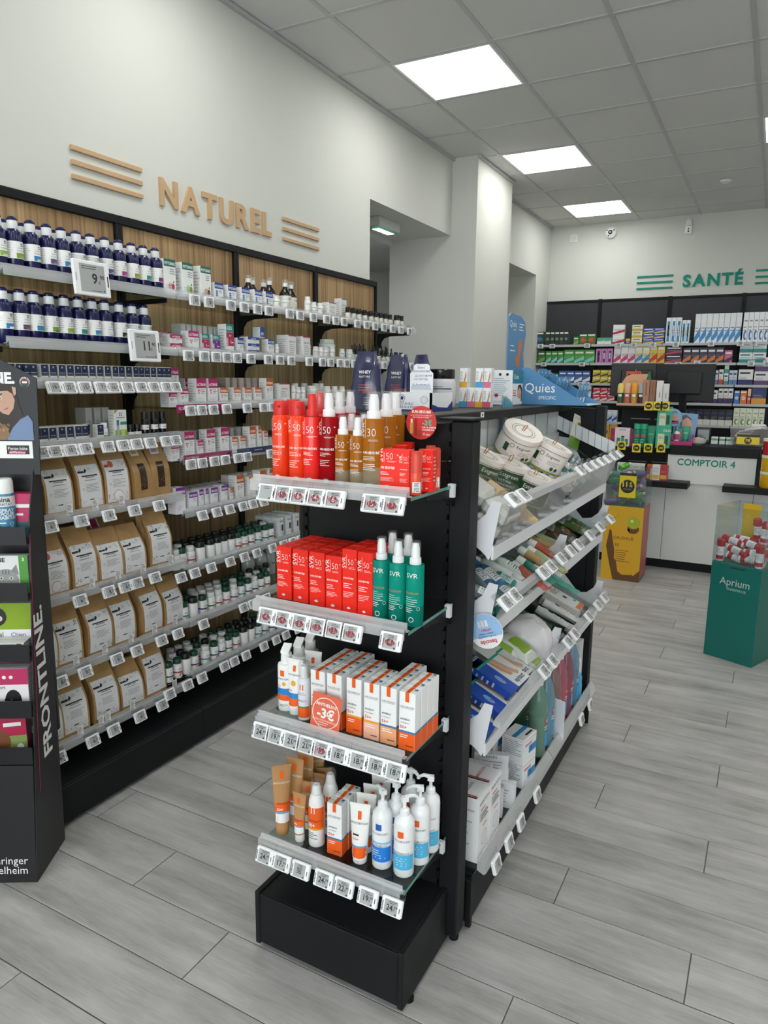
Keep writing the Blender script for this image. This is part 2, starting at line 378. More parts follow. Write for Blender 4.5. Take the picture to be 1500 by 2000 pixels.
# smoke detector, camera, alarm, socket, emergency light
p = at(1418, 352, Z=ZC)
d = MB().lathe([(.05, 0), (.05, -.012), (.042, -.016)], WHITE, 24); pr = Pr(); pr.part('base', d); pr.part('sensor', MB().lathe([(.028, -.016), (.028, -.028), (.018, -.034)], mat('#d8dadb'), 20))
place(pr, 'smoke_detector', 'small round white smoke detector on the ceiling', 'smoke detector', (p.x, p.y, ZC))
p = at(1194, 455, Y=YB); pr = Pr()
pr.part('dome', MB().lathe([(.062, 0), (.062, .03), (.05, .045), (.03, .052)], WHITE, 28)); pr.part('lens', MB().lathe([(.024, .052), (.024, .062), (.012, .066)], mat('#15161a', 'gloss'), 20), label='glossy black camera lens')
b = MB()
for a in (.5, 2.6, 4.2): b.lathe([(.008, .047), (.008, .05)], mat('#15161a'), 10, .042*math.cos(a), .042*math.sin(a))
pr.part('infrared_lamp', b)
place(pr, 'security_camera', 'round white dome security camera high on the back wall', 'security camera', mw=Matrix.Translation((p.x, YB, p.z)) @ Matrix.Rotation(PI/2, 4, 'X'))
p = at(1346, 443, Y=YB); pr = Pr()
pr.part('housing', MB().box(-.035, .035, -.04, 0, -.08, .02, WHITE, .012)); pr.part('dome', MB().lathe([(.034, .0), (.034, .045), (.024, .07), (.01, .078)], mat('#e6e8ea', 'gloss'), 20, 0, -.035))
b = MB(); b.disc(front(-.04), 0, -.028, .008, mat('#17181b')); b.disc(front(-.04), 0, -.052, .009, mat('#17181b')); pr.part('sensor_eye', b)
place(pr, 'motion_sensor', 'white motion sensor with two black eyes on the back wall', 'motion sensor', (p.x, YB, p.z))
p = at(1121, 466, Y=YB); pr = Pr()
pr.part('plate', MB().box(-.045, .045, -.009, 0, -.045, .045, mat('#e4e5e3'), .004)); b = MB(); b.ring(front(-.009), 0, 0, .024, .004, mat('#b9bab8')); b.disc(front(-.009), -.008, 0, .003, mat('#333333')); b.disc(front(-.009), .008, 0, .003, mat('#333333')); pr.part('socket', b)
place(pr, 'wall_socket', 'square white power socket high on the back wall', 'socket', (p.x, YB, p.z))
pr = Pr(); pr.part('housing', MB().box(-.06, .06, -.16, .16, -.07, 0, mat('#c9ccca'), .006)); pr.part('lens', MB().box(-.05, .05, -.15, .15, -.082, -.07, clear('#d8efe6', .25, '#bcd8cd', .1), .004))
b = MB()
for k in range(2): b.box(-.03, .03, -.12+k*.13, -.01+k*.13, -.0845, -.082, emit('#e8fff6', 2.2))
pr.part('lamp', b)
place(pr, 'emergency_light', 'grey box emergency light under the passage soffit', 'emergency light', (-2.75, 5.02, 2.803))

# ------------------------------------------------------------------ wall signs
def letters(t, body, total, h, m, depth=.012, base=(0, 0, 0)):
    info = [glyphs(c, .035, 5) for c in body]; k = h/.745
    tot = sum(i[2] for i in info)*k; gap = (total-tot)/(len(body)-1); x = 0
    for c, (vs, fs, W) in zip(body, info):
        mb = MB(); n = len(vs)
        v = [(x+a*k, -depth, b*k) for a, b in vs]+[(x+a*k, 0, b*k) for a, b in vs]; f = [q for q in fs]
        ed = {}
        for q in fs:
            for a, b in zip(q, q[1:]+q[:1]): ed[a, b] = 1
        f += [(b, a, a+n, b+n) for a, b in ed if (b, a) not in ed]
        mb.add(v, f, m); child('letter', mb, t); x += W*k+gap
TAN = mat('#c2a27c', 'matte'); TEAL = mat('#0f8a78', 'matte')
t = thing('wall_sign', 'tan raised letters NATUREL between two sets of bars on white wall', 'sign', (XW, 2.5, 2.375), RX)
letters(t, 'NATUREL', .81, .118, TAN)
for y0, y1 in ((2.04-2.5, 2.40-2.5), (3.42-2.5, 3.78-2.5)):
    for k in range(3): child('bar', MB().box(y0, y1, -.012, 0, k*.0535-.002, k*.0535+.017, TAN, .0015), t)
p = at(1333, 560, Y=YB); q = at(1453, 530, Y=YB)
t = thing('wall_sign', 'teal raised letters SANTÉ between two sets of bars on back wall', 'sign', (p.x, YB, p.z))
letters(t, 'SANTÉ', q.x-p.x, .128, TEAL)
b1 = at(1245, 537, Y=YB); b2 = at(1313, 562, Y=YB)
for x0, x1 in ((b1.x-p.x, b2.x-p.x), (at(1477, 528, Y=YB).x-p.x, at(1477, 528, Y=YB).x-p.x+.38)):
    for k in range(3): child('bar', MB().box(x0, x1, -.012, 0, -.012+k*.064, .008+k*.064, TEAL, .0015), t)

# ================================================================== LEFT WALL SHELVING
BY = [1.48, 2.226, 2.971, 3.696, 4.441]
XS = -2.19                      # shelf front
SHA = [1.935, 1.71, 1.58, 1.365, 1.11, .82, .545, .265]
SHB = [1.935, 1.71, 1.485, 1.26, 1.03, .785, .54, .295]
BAYN = ['leftmost', 'second', 'third', 'last']
def rail_mesh(L, along, key={}):
    "clear price rail of length L along local x: front lip, floor strip, hooked lower channel"
    k = round(L, 3)
    if k not in key:
        b = MB(); b.prism([(-.026, -.014), (-.026, .012), (-.012, .016), (-.012, .024), (-.0095, .024), (-.0095, .003), (.004, .002), (.004, .0004), (-.010, .0004), (-.024, .010), (-.024, -.014)], 0, 0, L, RAIL)
        key[k] = b.mesh('price_rail')
    return key[k]
def bracket_mesh(key={}):
    if not key: key[0] = MB().prism([(0, 0), (-.25, 0), (-.25, -.018), (-.10, -.022), (-.055, -.035), (-.035, -.06), (-.03, -.1), (0, -.1)], 0, -.0035, .0035, BLACK).mesh('bracket')
    return key[0]
for bi in range(4):
    y0, y1 = BY[bi], BY[bi+1]; L = y1-y0
    t = thing('shelving_unit', f'{BAYN[bi]} bay of wood-backed wall shelving counted from the left', 'shelving', (XW, y0, 0), RX, 'wall shelving bays')
    # local: x along the wall, -y out into the room
    child('back_panel', MB().box(.02, L-.02, -.03, -.012, .16, 2.235, WOOD), t)
    f = MB(); f.box(.0, L, -.045, 0, 2.235, 2.27, BLACK, .003); f.box(0, .018, -.045, 0, .0, 2.235, BLACK, .002); f.box(L-.018, L, -.045, 0, 0, 2.235, BLACK, .002)
    child('frame', f, t)
    child('plinth', MB().box(.0, L, -.40, -.05, .135, .158, ANTH2, .002).box(.0, L, -.41, -.385, .015, .155, ANTH2, .003), t)
    if bi == 0: child('plinth_end', MB().box(-.018, .0, -.412, -.02, .012, .16, ANTH2, .002), t)
    for z in (SHA if bi == 0 else SHB):
        s = child('shelf', MB().box(.006, L-.006, -.325, -.045, -.008, 0, GLASS), t, (0, 0, z))
        child('glass_edge', MB().box(.006, L-.006, -.3265, -.325, -.0078, -.0002, GLASSEDGE), s)
        child('price_rail', rail_mesh(L-.006, 0), s, (.003, -.322, 0))
        child('bracket', bracket_mesh(), s, (L-.006, -.05, -.009))
        if bi == 0: child('bracket', bracket_mesh(), s, (.006, -.05, -.009))

# ------------------------------------------------------------------ electronic price tags
SCR = mat('#a9acac', 'satin'); INK = mat('#23262b', 'print'); REDINK = mat('#8c2f3c', 'print'); WINK = mat('#f3f3f1', 'print')
_TAG = {}
def tagpr(txt, cents='', red=False, sc=1.0, big=False, pale=False):
    k = (txt, cents, red, sc, big, pale)
    if k in _TAG: return _TAG[k]
    w, h = (.15, .118) if big else (.058, .043); w *= sc; h *= sc; pr = Pr()
    pr.part('casing', MB().box(-w/2, w/2, -.012, 0, -h/2, h/2, mat('#f2f3f5', 'satin'), .0025))
    scr = MB(); F = front(-.012, .0004); sx0, sx1 = (-w*.34, w*.36) if big else (-w*.33, w*.30)
    scr.rect(F, sx0, sx1, -h*.40, h*.40, mat('#d9dcdc') if pale else SCR); pr.part('screen', scr)
    b = MB(); F = front(-.012, .0008)
    if big:
        b.text(F, txt, w*.14, -h*.14, h*.30, INK, 'r', bold=.02); b.text(F, '€', w*.16, -h*.15, h*.10, INK); b.text(F, cents, w*.21, 0, h*.12, INK, bold=.02)
        b.lines(F, -w*.28, w*.28, h*.32, 2, h*.06, h*.018, INK); b.rect(F, -w*.05, w*.25, -h*.36, -h*.345, INK); b.rect(F, w*.28, w*.32, -h*.36, -h*.32, INK)
        b.rect(F, w*.42, w*.455, -h*.2, h*.12, INK); b.rect(F, -w*.455, -w*.43, -h*.12, h*.12, SCR)
    else:
        if red: b.disc(F, 0, -h*.04, w*.22, REDINK, 16, h*.2)
        if txt == '#':
            for q in range(4): b.rect(F, -w*.14+R.uniform(-.002, .002), w*.12, -h*.16+q*h*.09, -h*.12+q*h*.09, INK)
        elif txt:
            b.text(F, txt, w*.08, -h*.18, h*.34, WINK if red else INK, 'r', bold=.02, sx=.9); b.text(F, '€', w*.095, -h*.18, h*.14, WINK if red else INK); b.text(F, cents or '90', w*.14, -h*.02, h*.16, WINK if red else INK, bold=.02)
        b.lines(F, -w*.12, w*.26, h*.3, 2, h*.09, h*.03, INK); b.rect(F, w*.2, w*.27, -h*.37, -h*.28, INK)
        for q in range(7): b.rect(F, -w*.45, -w*.39, -h*.3+q*h*.085, -h*.25+q*h*.085, INK)
        b.rect(F, w*.385, w*.42, -h*.18, h*.1, INK)
        if red: b.rect(F, -w*.3, -w*.265, -h*.3, h*.15, REDINK)
    pr.part('print', b)
    pr.part('clip', MB().box(-w/2, w/2, -.004, .004, h/2, h/2+.016*sc, CLEAR))
    _TAG[k] = pr; return pr
def tagrow(pxs, shelf, X, z, rz, group, vals=None, tilt=.35, sc=1.0, Y=None):
    for i, px in enumerate(pxs):
        v = vals[i % len(vals)] if vals else (R.choice(['6', '7', '8', '9', '10', '12', '14', '15', '16', '19', '21', '22']), R.choice(['90', '50', '95']))
        if Y is None: loc = (X, ypx(px, X, z), z)
        else: loc = (xpx(px, Y, z), Y, z)
        mw = Matrix.Translation(loc) @ Matrix.Rotation(rz, 4, 'Z') @ Matrix.Rotation(-tilt, 4, 'X')
        place(tagpr(*v, sc=sc), 'price_tag', f'white electronic price tag, {ORD[i]} from left on {shelf}', 'price tag', group=group, mw=mw)
TX = -2.150
G = 'electronic price tags on the wall shelving'
tagrow([104, 133, 164, 196, 219, 247, 274, 299, 323, 341], 'third shelf of leftmost bay', TX, 1.567, RX, G)
tagrow([80, 106, 136, 166, 209, 239, 265, 292, 323, 341], 'fourth shelf of leftmost bay', TX, 1.352, RX, G)
tagrow([96, 157, 211, 261, 309], 'upper bag shelf', TX, 1.097, RX, G, [('6', '90'), ('6', '50'), ('8', '50'), ('6', '90'), ('7', '90')])
tagrow([155, 211, 243, 266, 301], 'second bag shelf', TX, .807, RX, G, [('6', '90'), ('8', '50'), ('6', '50'), ('7', '90'), ('6', '50')])
tagrow([117, 165, 227, 266, 314, 346], 'third bag shelf', TX, .532, RX, G, [('8', '50'), ('9', '90'), ('6', '50'), ('6', '90'), ('6', '50'), ('6', '50')])
tagrow([114, 180, 221, 272, 315], 'bottom bag shelf', TX, .252, RX, G, [('6', '50'), ('6', '90'), ('9', '90'), ('6', '50'), ('6', '50')])
tagrow([378, 406, 449, 475, 501, 523, 564, 584, 610, 636, 654, 670, 696, 714, 731, 748, 765, 781, 798], 'top wall shelf', TX, 1.922, RX, G, tilt=.05)
tagrow([366, 397, 420, 441, 461, 488, 522, 545, 567, 602, 628, 644, 662, 675, 690, 726, 738, 749, 802], 'second wall shelf', TX, 1.697, RX, G, tilt=.05)
tagrow([370, 392, 415, 441, 481, 513, 530, 549, 584, 611, 632, 652, 672], 'third wall shelf', TX, 1.472, RX, G, tilt=.15)
tagrow([371, 393, 417, 438, 463, 481, 527], 'fourth wall shelf', TX, 1.247, RX, G, tilt=.15)
tagrow([394, 422, 447, 473, 492, 513, 545], 'fifth wall shelf', TX, 1.017, RX, G)
tagrow([352, 379, 411, 448, 476, 500, 531, 553, 570, 585], 'sixth wall shelf', TX, .772, RX, G)
tagrow([396, 474, 492, 519], 'seventh wall shelf', TX, .527, RX, G)
tagrow([330, 365, 393, 437, 456, 479, 514, 538, 557, 580], 'bottom wall shelf', TX, .282, RX, G)
for px, py, a, s in ((176, 545, '9', 'top'), (280, 676, '11', 'second')):
    p = at(px, py, X=-2.15); mw = Matrix.Translation(p) @ Matrix.Rotation(RX, 4, 'Z') @ Matrix.Rotation(-.08, 4, 'X')
    place(tagpr(a, '90', False, 1.0, True), 'price_tag', f'large electronic price tag reading {a} euros 90 on the {s} left shelf', 'price tag', mw=mw, group='large price tags')
# ================================================================== PRODUCT KINDS
GREY = mat('#8d8f92', 'print'); LGREY = mat('#c3c5c7', 'print'); NAVY = mat('#15194a', 'gloss'); PW = mat('#f1f1ef', 'print')
def col(h): return mat(h, 'print')
_C = {}
def carton(key, w, d, h, body='#f0f0ee', fr=None, top=None, side=None, ch=.0008):
    if key in _C: return _C[key]
    pr = Pr(); bm = mat(body, 'satin')
    b = MB().box(-w/2, w/2, -d/2, d/2, 0, h, bm, ch); pr.part('carton', b)
    pb = MB()
    if fr: fr(pb, front(-d/2), w, h)
    if top: top(pb, topm(h), w, d)
    if side:
        side(pb, sidem(w/2), d, h); side(pb, sidem(-w/2), d, h)
    else:
        for x in (w/2, -w/2):
            F = sidem(x); pb.lines(F, -d*.38, d*.38, h*.8, 7, h*.09, h*.03, LGREY)
    e = MB(); F = topm(h, .0003); e.rect(F, -w*.47, w*.47, -.0006, .0006, GREY)  # tuck-flap seam
    pr.part('top_flap', e)
    if pb.v: pr.part('print', pb)
    _C[key] = pr; return pr
def F2(F, e): return lambda u, v: F(u, v)
def raise_(F, s=.0004):
    a = F(0, 0); b = F(1, 0); c = F(0, 1); n = (Vector(b)-Vector(a)).cross(Vector(c)-Vector(a)).normalized()*s
    return lambda u, v: Vector(F(u, v))+n
def d_band(bandcol, name, accent=None, band=.28, tcol='#ffffff', foot='#1f3f78', art=None, body2=None):
    def fn(b, F, w, h):
        b.rect(F, -w/2, w/2, h*(1-band), h, col(bandcol)); G_ = raise_(F)
        b.text(G_, name, 0, h*(1-band*.78), min(h*band*.42, .012), col(tcol), 'c', bold=.015, fit=w*.88)
        if accent: b.poly(G_, [(-w*.4, h*.6), (-w*.12, h*.6), (-w*.26, h*.42)], col(accent)); b.poly(raise_(G_), [(-w*.33, h*.57), (-w*.18, h*.57), (-w*.26, h*.47)], PW)
        b.lines(G_, -w*.02, w*.44, h*(1-band)-h*.08, 3, h*.06, h*.02, GREY); b.lines(G_, -w*.4, w*.3, h*.28, 3, h*.06, h*.016, LGREY)
        if foot: b.rect(G_, w*.2, w*.45, h*.03, h*.09, col(foot))
        if art: art(b, G_, w, h)
    return fn
def art_fruit(c1, c2):
    def fn(b, F, w, h):
        b.disc(F, w*.02, h*.28, w*.2, col(c1), 18); G_ = raise_(F); b.disc(G_, w*.24, h*.26, w*.13, col(c2), 14, w*.18); b.poly(raise_(G_), [(w*.2, h*.36), (w*.3, h*.44), (w*.34, h*.36)], col('#3f7a35'))
    return fn
def d_lines(c='#9a9c9e', name='', tc='#333333', topc=None, n=6):
    def fn(b, F, w, h):
        if topc: b.rect(F, -w/2, w/2, h*.95, h, col(topc))
        if name: b.text(F, name, 0, h*.68, min(.010, h*.09), col(tc), 'c', fit=w*.8)
        b.lines(F, -w*.35, w*.35, h*.58, n, h*.08, h*.02, col(c))
    return fn
def bottle_navy(key, c1, c2='#ffffff', plain=False, r=.0275, h=.178):
    k = ('navy', key)
    if k in _C: return _C[k]
    pr = Pr(); k1 = h/.178
    pr.part('bottle', MB().lathe([(r*.94, 0), (r, .003), (r, .118*k1), (r*.93, .130*k1), (r*.62, .138*k1), (r*.58, .142*k1)], NAVY, 20))
    pr.part('cap', MB().lathe([(r*.60, .140*k1), (r*.64, .143*k1), (r*.58, .166*k1)], mat('#e9eaec'), 18)); pr.part('cap_lid', MB().lathe([(r*.60, .166*k1), (r*.60, .172*k1), (r*.4, .178*k1)], NAVY, 18))
    b = MB(); F = cylm(r, .0004); A = r*2.0; b.rect(F, -A, A, .046*k1, .100*k1, PW, 16)
    F = cylm(r, .0008); b.rect(F, -A*.18, A*.55, .048*k1, .064*k1, col(c1), 8); b.rect(cylm(r, .0011), A*.0, A*.55, .048*k1, .054*k1, col(c2), 6)
    b.lines(F, -A*.9, -A*.35, .092*k1, 6, .007, .0018, LGREY, nu=3)
    for dx in (-.0028, .0028):
        for dz in (-.0028, .0028): b.disc(F, A*.18+dx, .090*k1+dz, .0022, col('#1d4e7a'), 8)
    b.rect(F, -A*.1, A*.45, .078*k1, .0805*k1, LGREY, 4); b.rect(F, -A*.15, A*.5, .070*k1, .0715*k1, GREY, 4)
    pr.part('label', b); _C[k] = pr; return pr
def pill_bottle(cap, c1, c2, r=.0215, h=.088, w=True):
    k = ('pill', cap, c1, c2, r, h)
    if k in _C: return _C[k]
    pr = Pr(); pr.part('bottle', MB().lathe([(r*.93, 0), (r, .003), (r, h*.64), (r*.92, h*.71), (r*.7, h*.745)], mat('#eeeeec', 'gloss'), 18))
    g = []; 
    pr.part('cap', MB().lathe([(r*.80, h*.745), (r*.84, h*.76), (r*.84, h*.97), (r*.76, h)], mat(cap, 'satin'), 18))
    b = MB(); F = cylm(r, .0004); A = r*1.9; b.rect(F, -A, A, h*.07, h*.60, PW, 12); F = cylm(r, .0008)
    b.rect(F, -A, A, h*.28, h*.36, col(c1), 12); b.disc(F, A*.05, h*.17, r*.5, col(c2), 12, h*.1); b.disc(cylm(r, .0011), A*.3, h*.15, r*.34, col(c1), 10, h*.08)
    b.lines(F, -A*.3, A*.4, h*.5, 2, h*.07, h*.025, GREY, nu=3); pr.part('label', b); _C[k] = pr; return pr
def curve_bottle(cap, c1, r=.024, h=.095):
    k = ('curve', cap, c1, r, h)
    if k in _C: return _C[k]
    pr = Pr(); pr.part('bottle', MB().lathe([(r*.93, 0), (r, .003), (r, h*.66), (r*.9, h*.73), (r*.75, h*.75)], mat('#f0f0ee', 'gloss'), 18))
    pr.part('cap', MB().lathe([(r*.88, h*.75), (r*.9, h*.77), (r*.88, h*.97), (r*.8, h)], mat(cap, 'satin'), 18))
    b = MB(); F = cylm(r, .0005); b.poly(F, [(-r*.9, h*.08), (r*1.2, h*.08), (r*1.2, h*.52), (r*.6, h*.46), (r*.1, h*.34), (-r*.4, h*.16)], col(c1)); b.lines(cylm(r, .0009), 0, r*.9, h*.26, 2, h*.06, h*.03, PW, nu=3); pr.part('label', b); _C[k] = pr; return pr
def white_jar(r, h, c1, cap='#ececea', n=4):
    k = ('jar', r, h, c1, cap)
    if k in _C: return _C[k]
    pr = Pr(); pr.part('jar', MB().lathe([(r*.94, 0), (r, .003), (r, h*.76), (r*.9, h*.8), (r*.8, h*.82)], mat('#f0f0ee', 'satin'), 18)); pr.part('lid', MB().lathe([(r*.86, h*.82), (r*.88, h*.84), (r*.86, h)], mat(cap), 18))
    b = MB(); F = cylm(r, .0005); A = r*1.6; b.rect(F, -A, A, h*.1, h*.7, PW, 10); F = cylm(r, .0009); b.rect(F, -A, A, h*.6, h*.63, col(c1), 10); b.lines(F, -A*.3, A*.5, h*.5, n, h*.09, h*.025, GREY, nu=3); b.rect(F, -A, A, h*.1, h*.115, col(c1), 10)
    pr.part('label', b); _C[k] = pr; return pr
def black_bottle(r=.017, h=.075, dropper=False, syrup=False, labelc='#e8e6dd'):
    k = ('bb', r, h, dropper, syrup, labelc)
    if k in _C: return _C[k]
    pr = Pr(); dk = mat('#1c1411', 'gloss')
    if syrup:
        pr.part('bottle', MB().lathe([(r*.95, 0), (r, .003), (r, h*.55), (r*.85, h*.64), (r*.42, h*.74), (r*.4, h*.80)], dk, 20)); pr.part('cap', MB().lathe([(r*.44, h*.79), (r*.46, h*.9)], WHITE, 16)); pr.part('measuring_cup', MB().lathe([(r*.56, h*.80), (r*.6, h*.84), (r*.5, h), (r*.0, h)], CAPCLEAR, 16, cap=False)); lo, hi = .06, .52
    elif dropper:
        pr.part('bottle', MB().lathe([(r*.95, 0), (r, .002), (r, h*.5), (r*.6, h*.58), (r*.5, h*.6)], dk, 16)); pr.part('dropper', MB().lathe([(r*.62, h*.58), (r*.62, h*.72), (r*.3, h*.75), (r*.36, h*.88), (r*.28, h*.98), (r*.1, h)], mat('#17181a'), 14)); lo, hi = .07, .46
    else:
        pr.part('bottle', MB().lathe([(r*.95, 0), (r, .002), (r, h*.66), (r*.8, h*.74), (r*.7, h*.76)], dk, 16)); pr.part('cap', MB().lathe([(r*.8, h*.76), (r*.84, h*.78), (r*.8, h)], mat('#17181a'), 16)); lo, hi = .07, .62
    b = MB(); F = cylm(r, .0005); A = r*2.0; b.rect(F, -A, A, h*lo, h*hi, col(labelc), 12); F = cylm(r, .0009); b.rect(F, -r*.25, r*.25, h*(hi-.13), h*(hi-.05), INK); b.lines(F, -r*.6, r*.6, h*(hi-.2), 4, h*.06, h*.015, GREY, nu=2); pr.part('label', b); _C[k] = pr; return pr
def row(pr, name, label, cat, px, X, z, group=None, d=.05, rz=RX, dx=0.0):
    "stand a thing on a left-wall shelf with its front face at X, seen at image column px"
    pr = pr() if callable(pr) else pr
    return place(pr, name, label, cat, (X-d/2-dx, ypx(px, X, z+.03), z+.0002), rz, group)
XF = -2.205
# ------------------------------------------------------------------ navy bottles, leftmost bay
GN = 'navy bottles on the leftmost bay'
b1 = [(8, '#8fb04a', '#d8dcc8', 'green'), (40, '#7ea23c', '#9cc25a', 'green'), (74, '#2a86c8', '#e0d9a0', 'blue'), (106, '#6a4a86', '#8d7fae', 'purple'), (134, '#2a86c8', '#d7c878', 'blue'), (163, '#8a9a3c', '#cfd3b0', 'olive'), (190, '#cfcfcc', '#e9e9e6', 'pale'), (218, '#6a4a86', '#9b90b5', 'purple'), (244, '#a83a7a', '#d46aa0', 'magenta'), (269, '#8a9a3c', '#d8b04a', 'olive'), (292, '#1f8a86', '#5fb0a8', 'teal'), (315, '#6a3a86', '#d43a7a', 'violet')]
for i, (px, c1, c2, n) in enumerate(b1): row(bottle_navy((c1, c2), c1, c2), 'bottle', f'navy bottle with {n} label patch, {ORD[i]} in front row on top left shelf', 'bottle', px, XF, SHA[0], GN, .055)
for i, px in enumerate((22, 58, 90, 120, 150, 178, 205, 231, 257, 281, 303)): row(bottle_navy(b1[i][1:3], *b1[i][1:3]), 'bottle', f'navy bottle half hidden in back row on top left shelf, {ORD[i]} from left', 'bottle', px, XF-.062, SHA[0], GN, .055)
b2 = [(20, '#2a86c8', '#ffffff', 'blue'), (53, '#6a4a6e', '#8f6a78', 'brown-purple'), (80, '#2a86c8', '#2f9a70', 'blue-green'), (110, '#7ea23c', '#3f7a35', 'green'), (139, '#8fb04a', '#a9c868', 'lime'), (166, '#1f8a86', '#5f7f70', 'teal'), (193, '#2a86c8', '#8fc04a', 'sky-blue'), (217, '#e3e3e0', '#c8c8c4', 'plain white'), (245, '#26401f', '#9fc23c', 'dark green'), (270, '#e6e6e3', '#9a9a96', 'white'), (293, '#e1e1de', '#8a8a86', 'blank white')]
for i, (px, c1, c2, n) in enumerate(b2): row(bottle_navy((c1, c2), c1, c2), 'bottle', f'navy bottle with {n} label patch, {ORD[i]} in front row on second left shelf', 'bottle', px, XF, SHA[1], GN, .055)
for i, px in enumerate((5, 33, 66, 94, 121, 150, 178, 204, 229, 256, 280)): row(bottle_navy(b2[i][1:3], *b2[i][1:3]), 'bottle', f'navy bottle half hidden in back row on second left shelf, {ORD[i]} from left', 'bottle', px, XF-.062, SHA[1], GN, .055)
# ------------------------------------------------------------------ small essential-oil cartons
def d_oil(c):
    def fn(b, F, w, h):
        b.rect(F, -w/2, w/2, h*.42, h*.97, col('#1b2a4f')); b.rect(F, -w/2, w/2, 0, h*.06, col('#1b2a4f')); G_ = raise_(F)
        for q in (-.0016, .0016):
            for r_ in (-.0016, .0016): b.disc(G_, q, h*.84+r_, .0014, PW, 6)
        b.rect(G_, -w*.38, w*.38, h*.55, h*.575, LGREY); b.rect(G_, -w*.38, w*.38, h*.47, h*.49, col('#5c77a8')); b.disc(G_, 0, h*.2, w*.22, col(c), 10); b.rect(G_, -w*.3, w*.3, h*.31, h*.33, GREY)
    return fn
OC = ['#8fae7a', '#7d6aa8', '#7aa3c8', '#c8b35a', '#5f9a86']
OIL = [carton(('oil', c), .027, .027, .068, '#ece9df', d_oil(c)) for c in OC]
GO = 'small navy and white oil cartons'
for i, px in enumerate((6, 22, 39, 52, 66, 88, 105, 122, 138, 153, 166, 181, 196, 211, 226, 238, 252, 266, 277, 288, 300, 312, 321, 330)): row(OIL[i % 5], 'oil_carton', f'small navy and white carton, {ORD[i]} from left on third shelf of leftmost bay', 'carton', px, XF, SHA[2], GO, .027)
for i, px in enumerate((14, 46, 96, 130, 160, 189, 219, 245, 271, 294, 316)): row(OIL[(i+2) % 5], 'oil_carton', f'small navy and white carton behind front row, {ORD[i]} on third leftmost-bay shelf', 'carton', px, XF-.034, SHA[2], GO, .027)
for i, px in enumerate((74, 88, 104, 122, 138, 154, 167, 197)): row(OIL[(i+1) % 5], 'oil_carton', f'small navy and white carton, {ORD[i]} from left on fourth shelf of leftmost bay', 'carton', px, XF, SHA[3], GO, .027)
for i, px in enumerate((82, 97, 113, 126, 140, 152, 170)): row(OIL[(i+3) % 5], 'oil_carton', f'small navy and white carton behind front row, {ORD[i]} on fourth leftmost-bay shelf', 'carton', px, XF-.05, SHA[3], GO, .027)
for i, px in enumerate((176, 193, 209)): row(carton('gry', .03, .06, .125, '#c9c9c6', d_lines(n=4)), 'carton', f'tall plain grey carton, {ORD[i]} of three at back of fourth left shelf', 'carton', px, XF-.1, SHA[3], 'plain grey cartons', .06)
def d_green(b, F, w, h):
    b.rect(F, -w/2, w/2, h*.0, h*.36, col('#8fb62c')); G_ = raise_(F); b.rect(G_, -w*.05, w*.48, h*.52, h*.62, col('#2f8f6f')); b.rect(G_, -w*.36, -w*.16, h*.1, h*.68, col('#aeb6bb')); b.rect(raise_(G_), -w*.36, -w*.16, h*.5, h*.68, col('#3f7fb0'))
    for q in (-.004, .004):
        for r_ in (-.004, .004): b.disc(G_, q, h*.86+r_, .003, col('#1d4e7a'), 8)
    b.rect(G_, -w*.35, w*.35, h*.74, h*.765, GREY); b.poly(G_, [(-w*.5, h), (-w*.2, h), (-w*.5, h*.88)], col('#b8b03a')); b.lines(G_, -w*.0, w*.4, h*.3, 4, h*.06, h*.02, PW)
row(carton('greenbox', .058, .035, .118, '#f0f0ec', d_green), 'carton', 'tall white and lime green carton on fourth shelf of leftmost bay', 'carton', 237, XF, SHA[3], None, .035)
row(pill_bottle('#f0f0ee', '#3f8f4a', '#e8a23a', .014, .072), 'bottle', 'small dark vial with white cap beside the lime green carton', 'bottle', 209, XF, SHA[3], None, .03)
def roller(h):
    pr = Pr(); pr.part('bottle', MB().lathe([(.0145, 0), (.015, .002), (.015, h*.68), (.013, h*.72)], mat('#121316', 'gloss'), 16)); pr.part('cap', MB().lathe([(.0135, h*.72), (.0135, h)], mat('#1a1b1e'), 16)); b = MB(); F = cylm(.015, .0005); b.rect(F, -.028, .028, h*.34, h*.52, PW, 10); b.lines(cylm(.015, .0009), -.01, .012, h*.47, 2, h*.06, h*.02, INK, nu=2); pr.part('label', b); return pr
RA, RB = roller(.105), roller(.06)
for i, px in enumerate((289, 307, 323)): row(RA, 'roll_on_bottle', f'tall black bottle with white strip label, {ORD[i]} of three on fourth left shelf', 'bottle', px, XF, SHA[3], 'black bottles on the fourth left shelf', .03)
for i, px in enumerate((261, 274)): row(RB, 'roll_on_bottle', f'short black bottle with white strip label, {ORD[i]} of two on fourth left shelf', 'bottle', px, XF, SHA[3], 'black bottles on the fourth left shelf', .03)
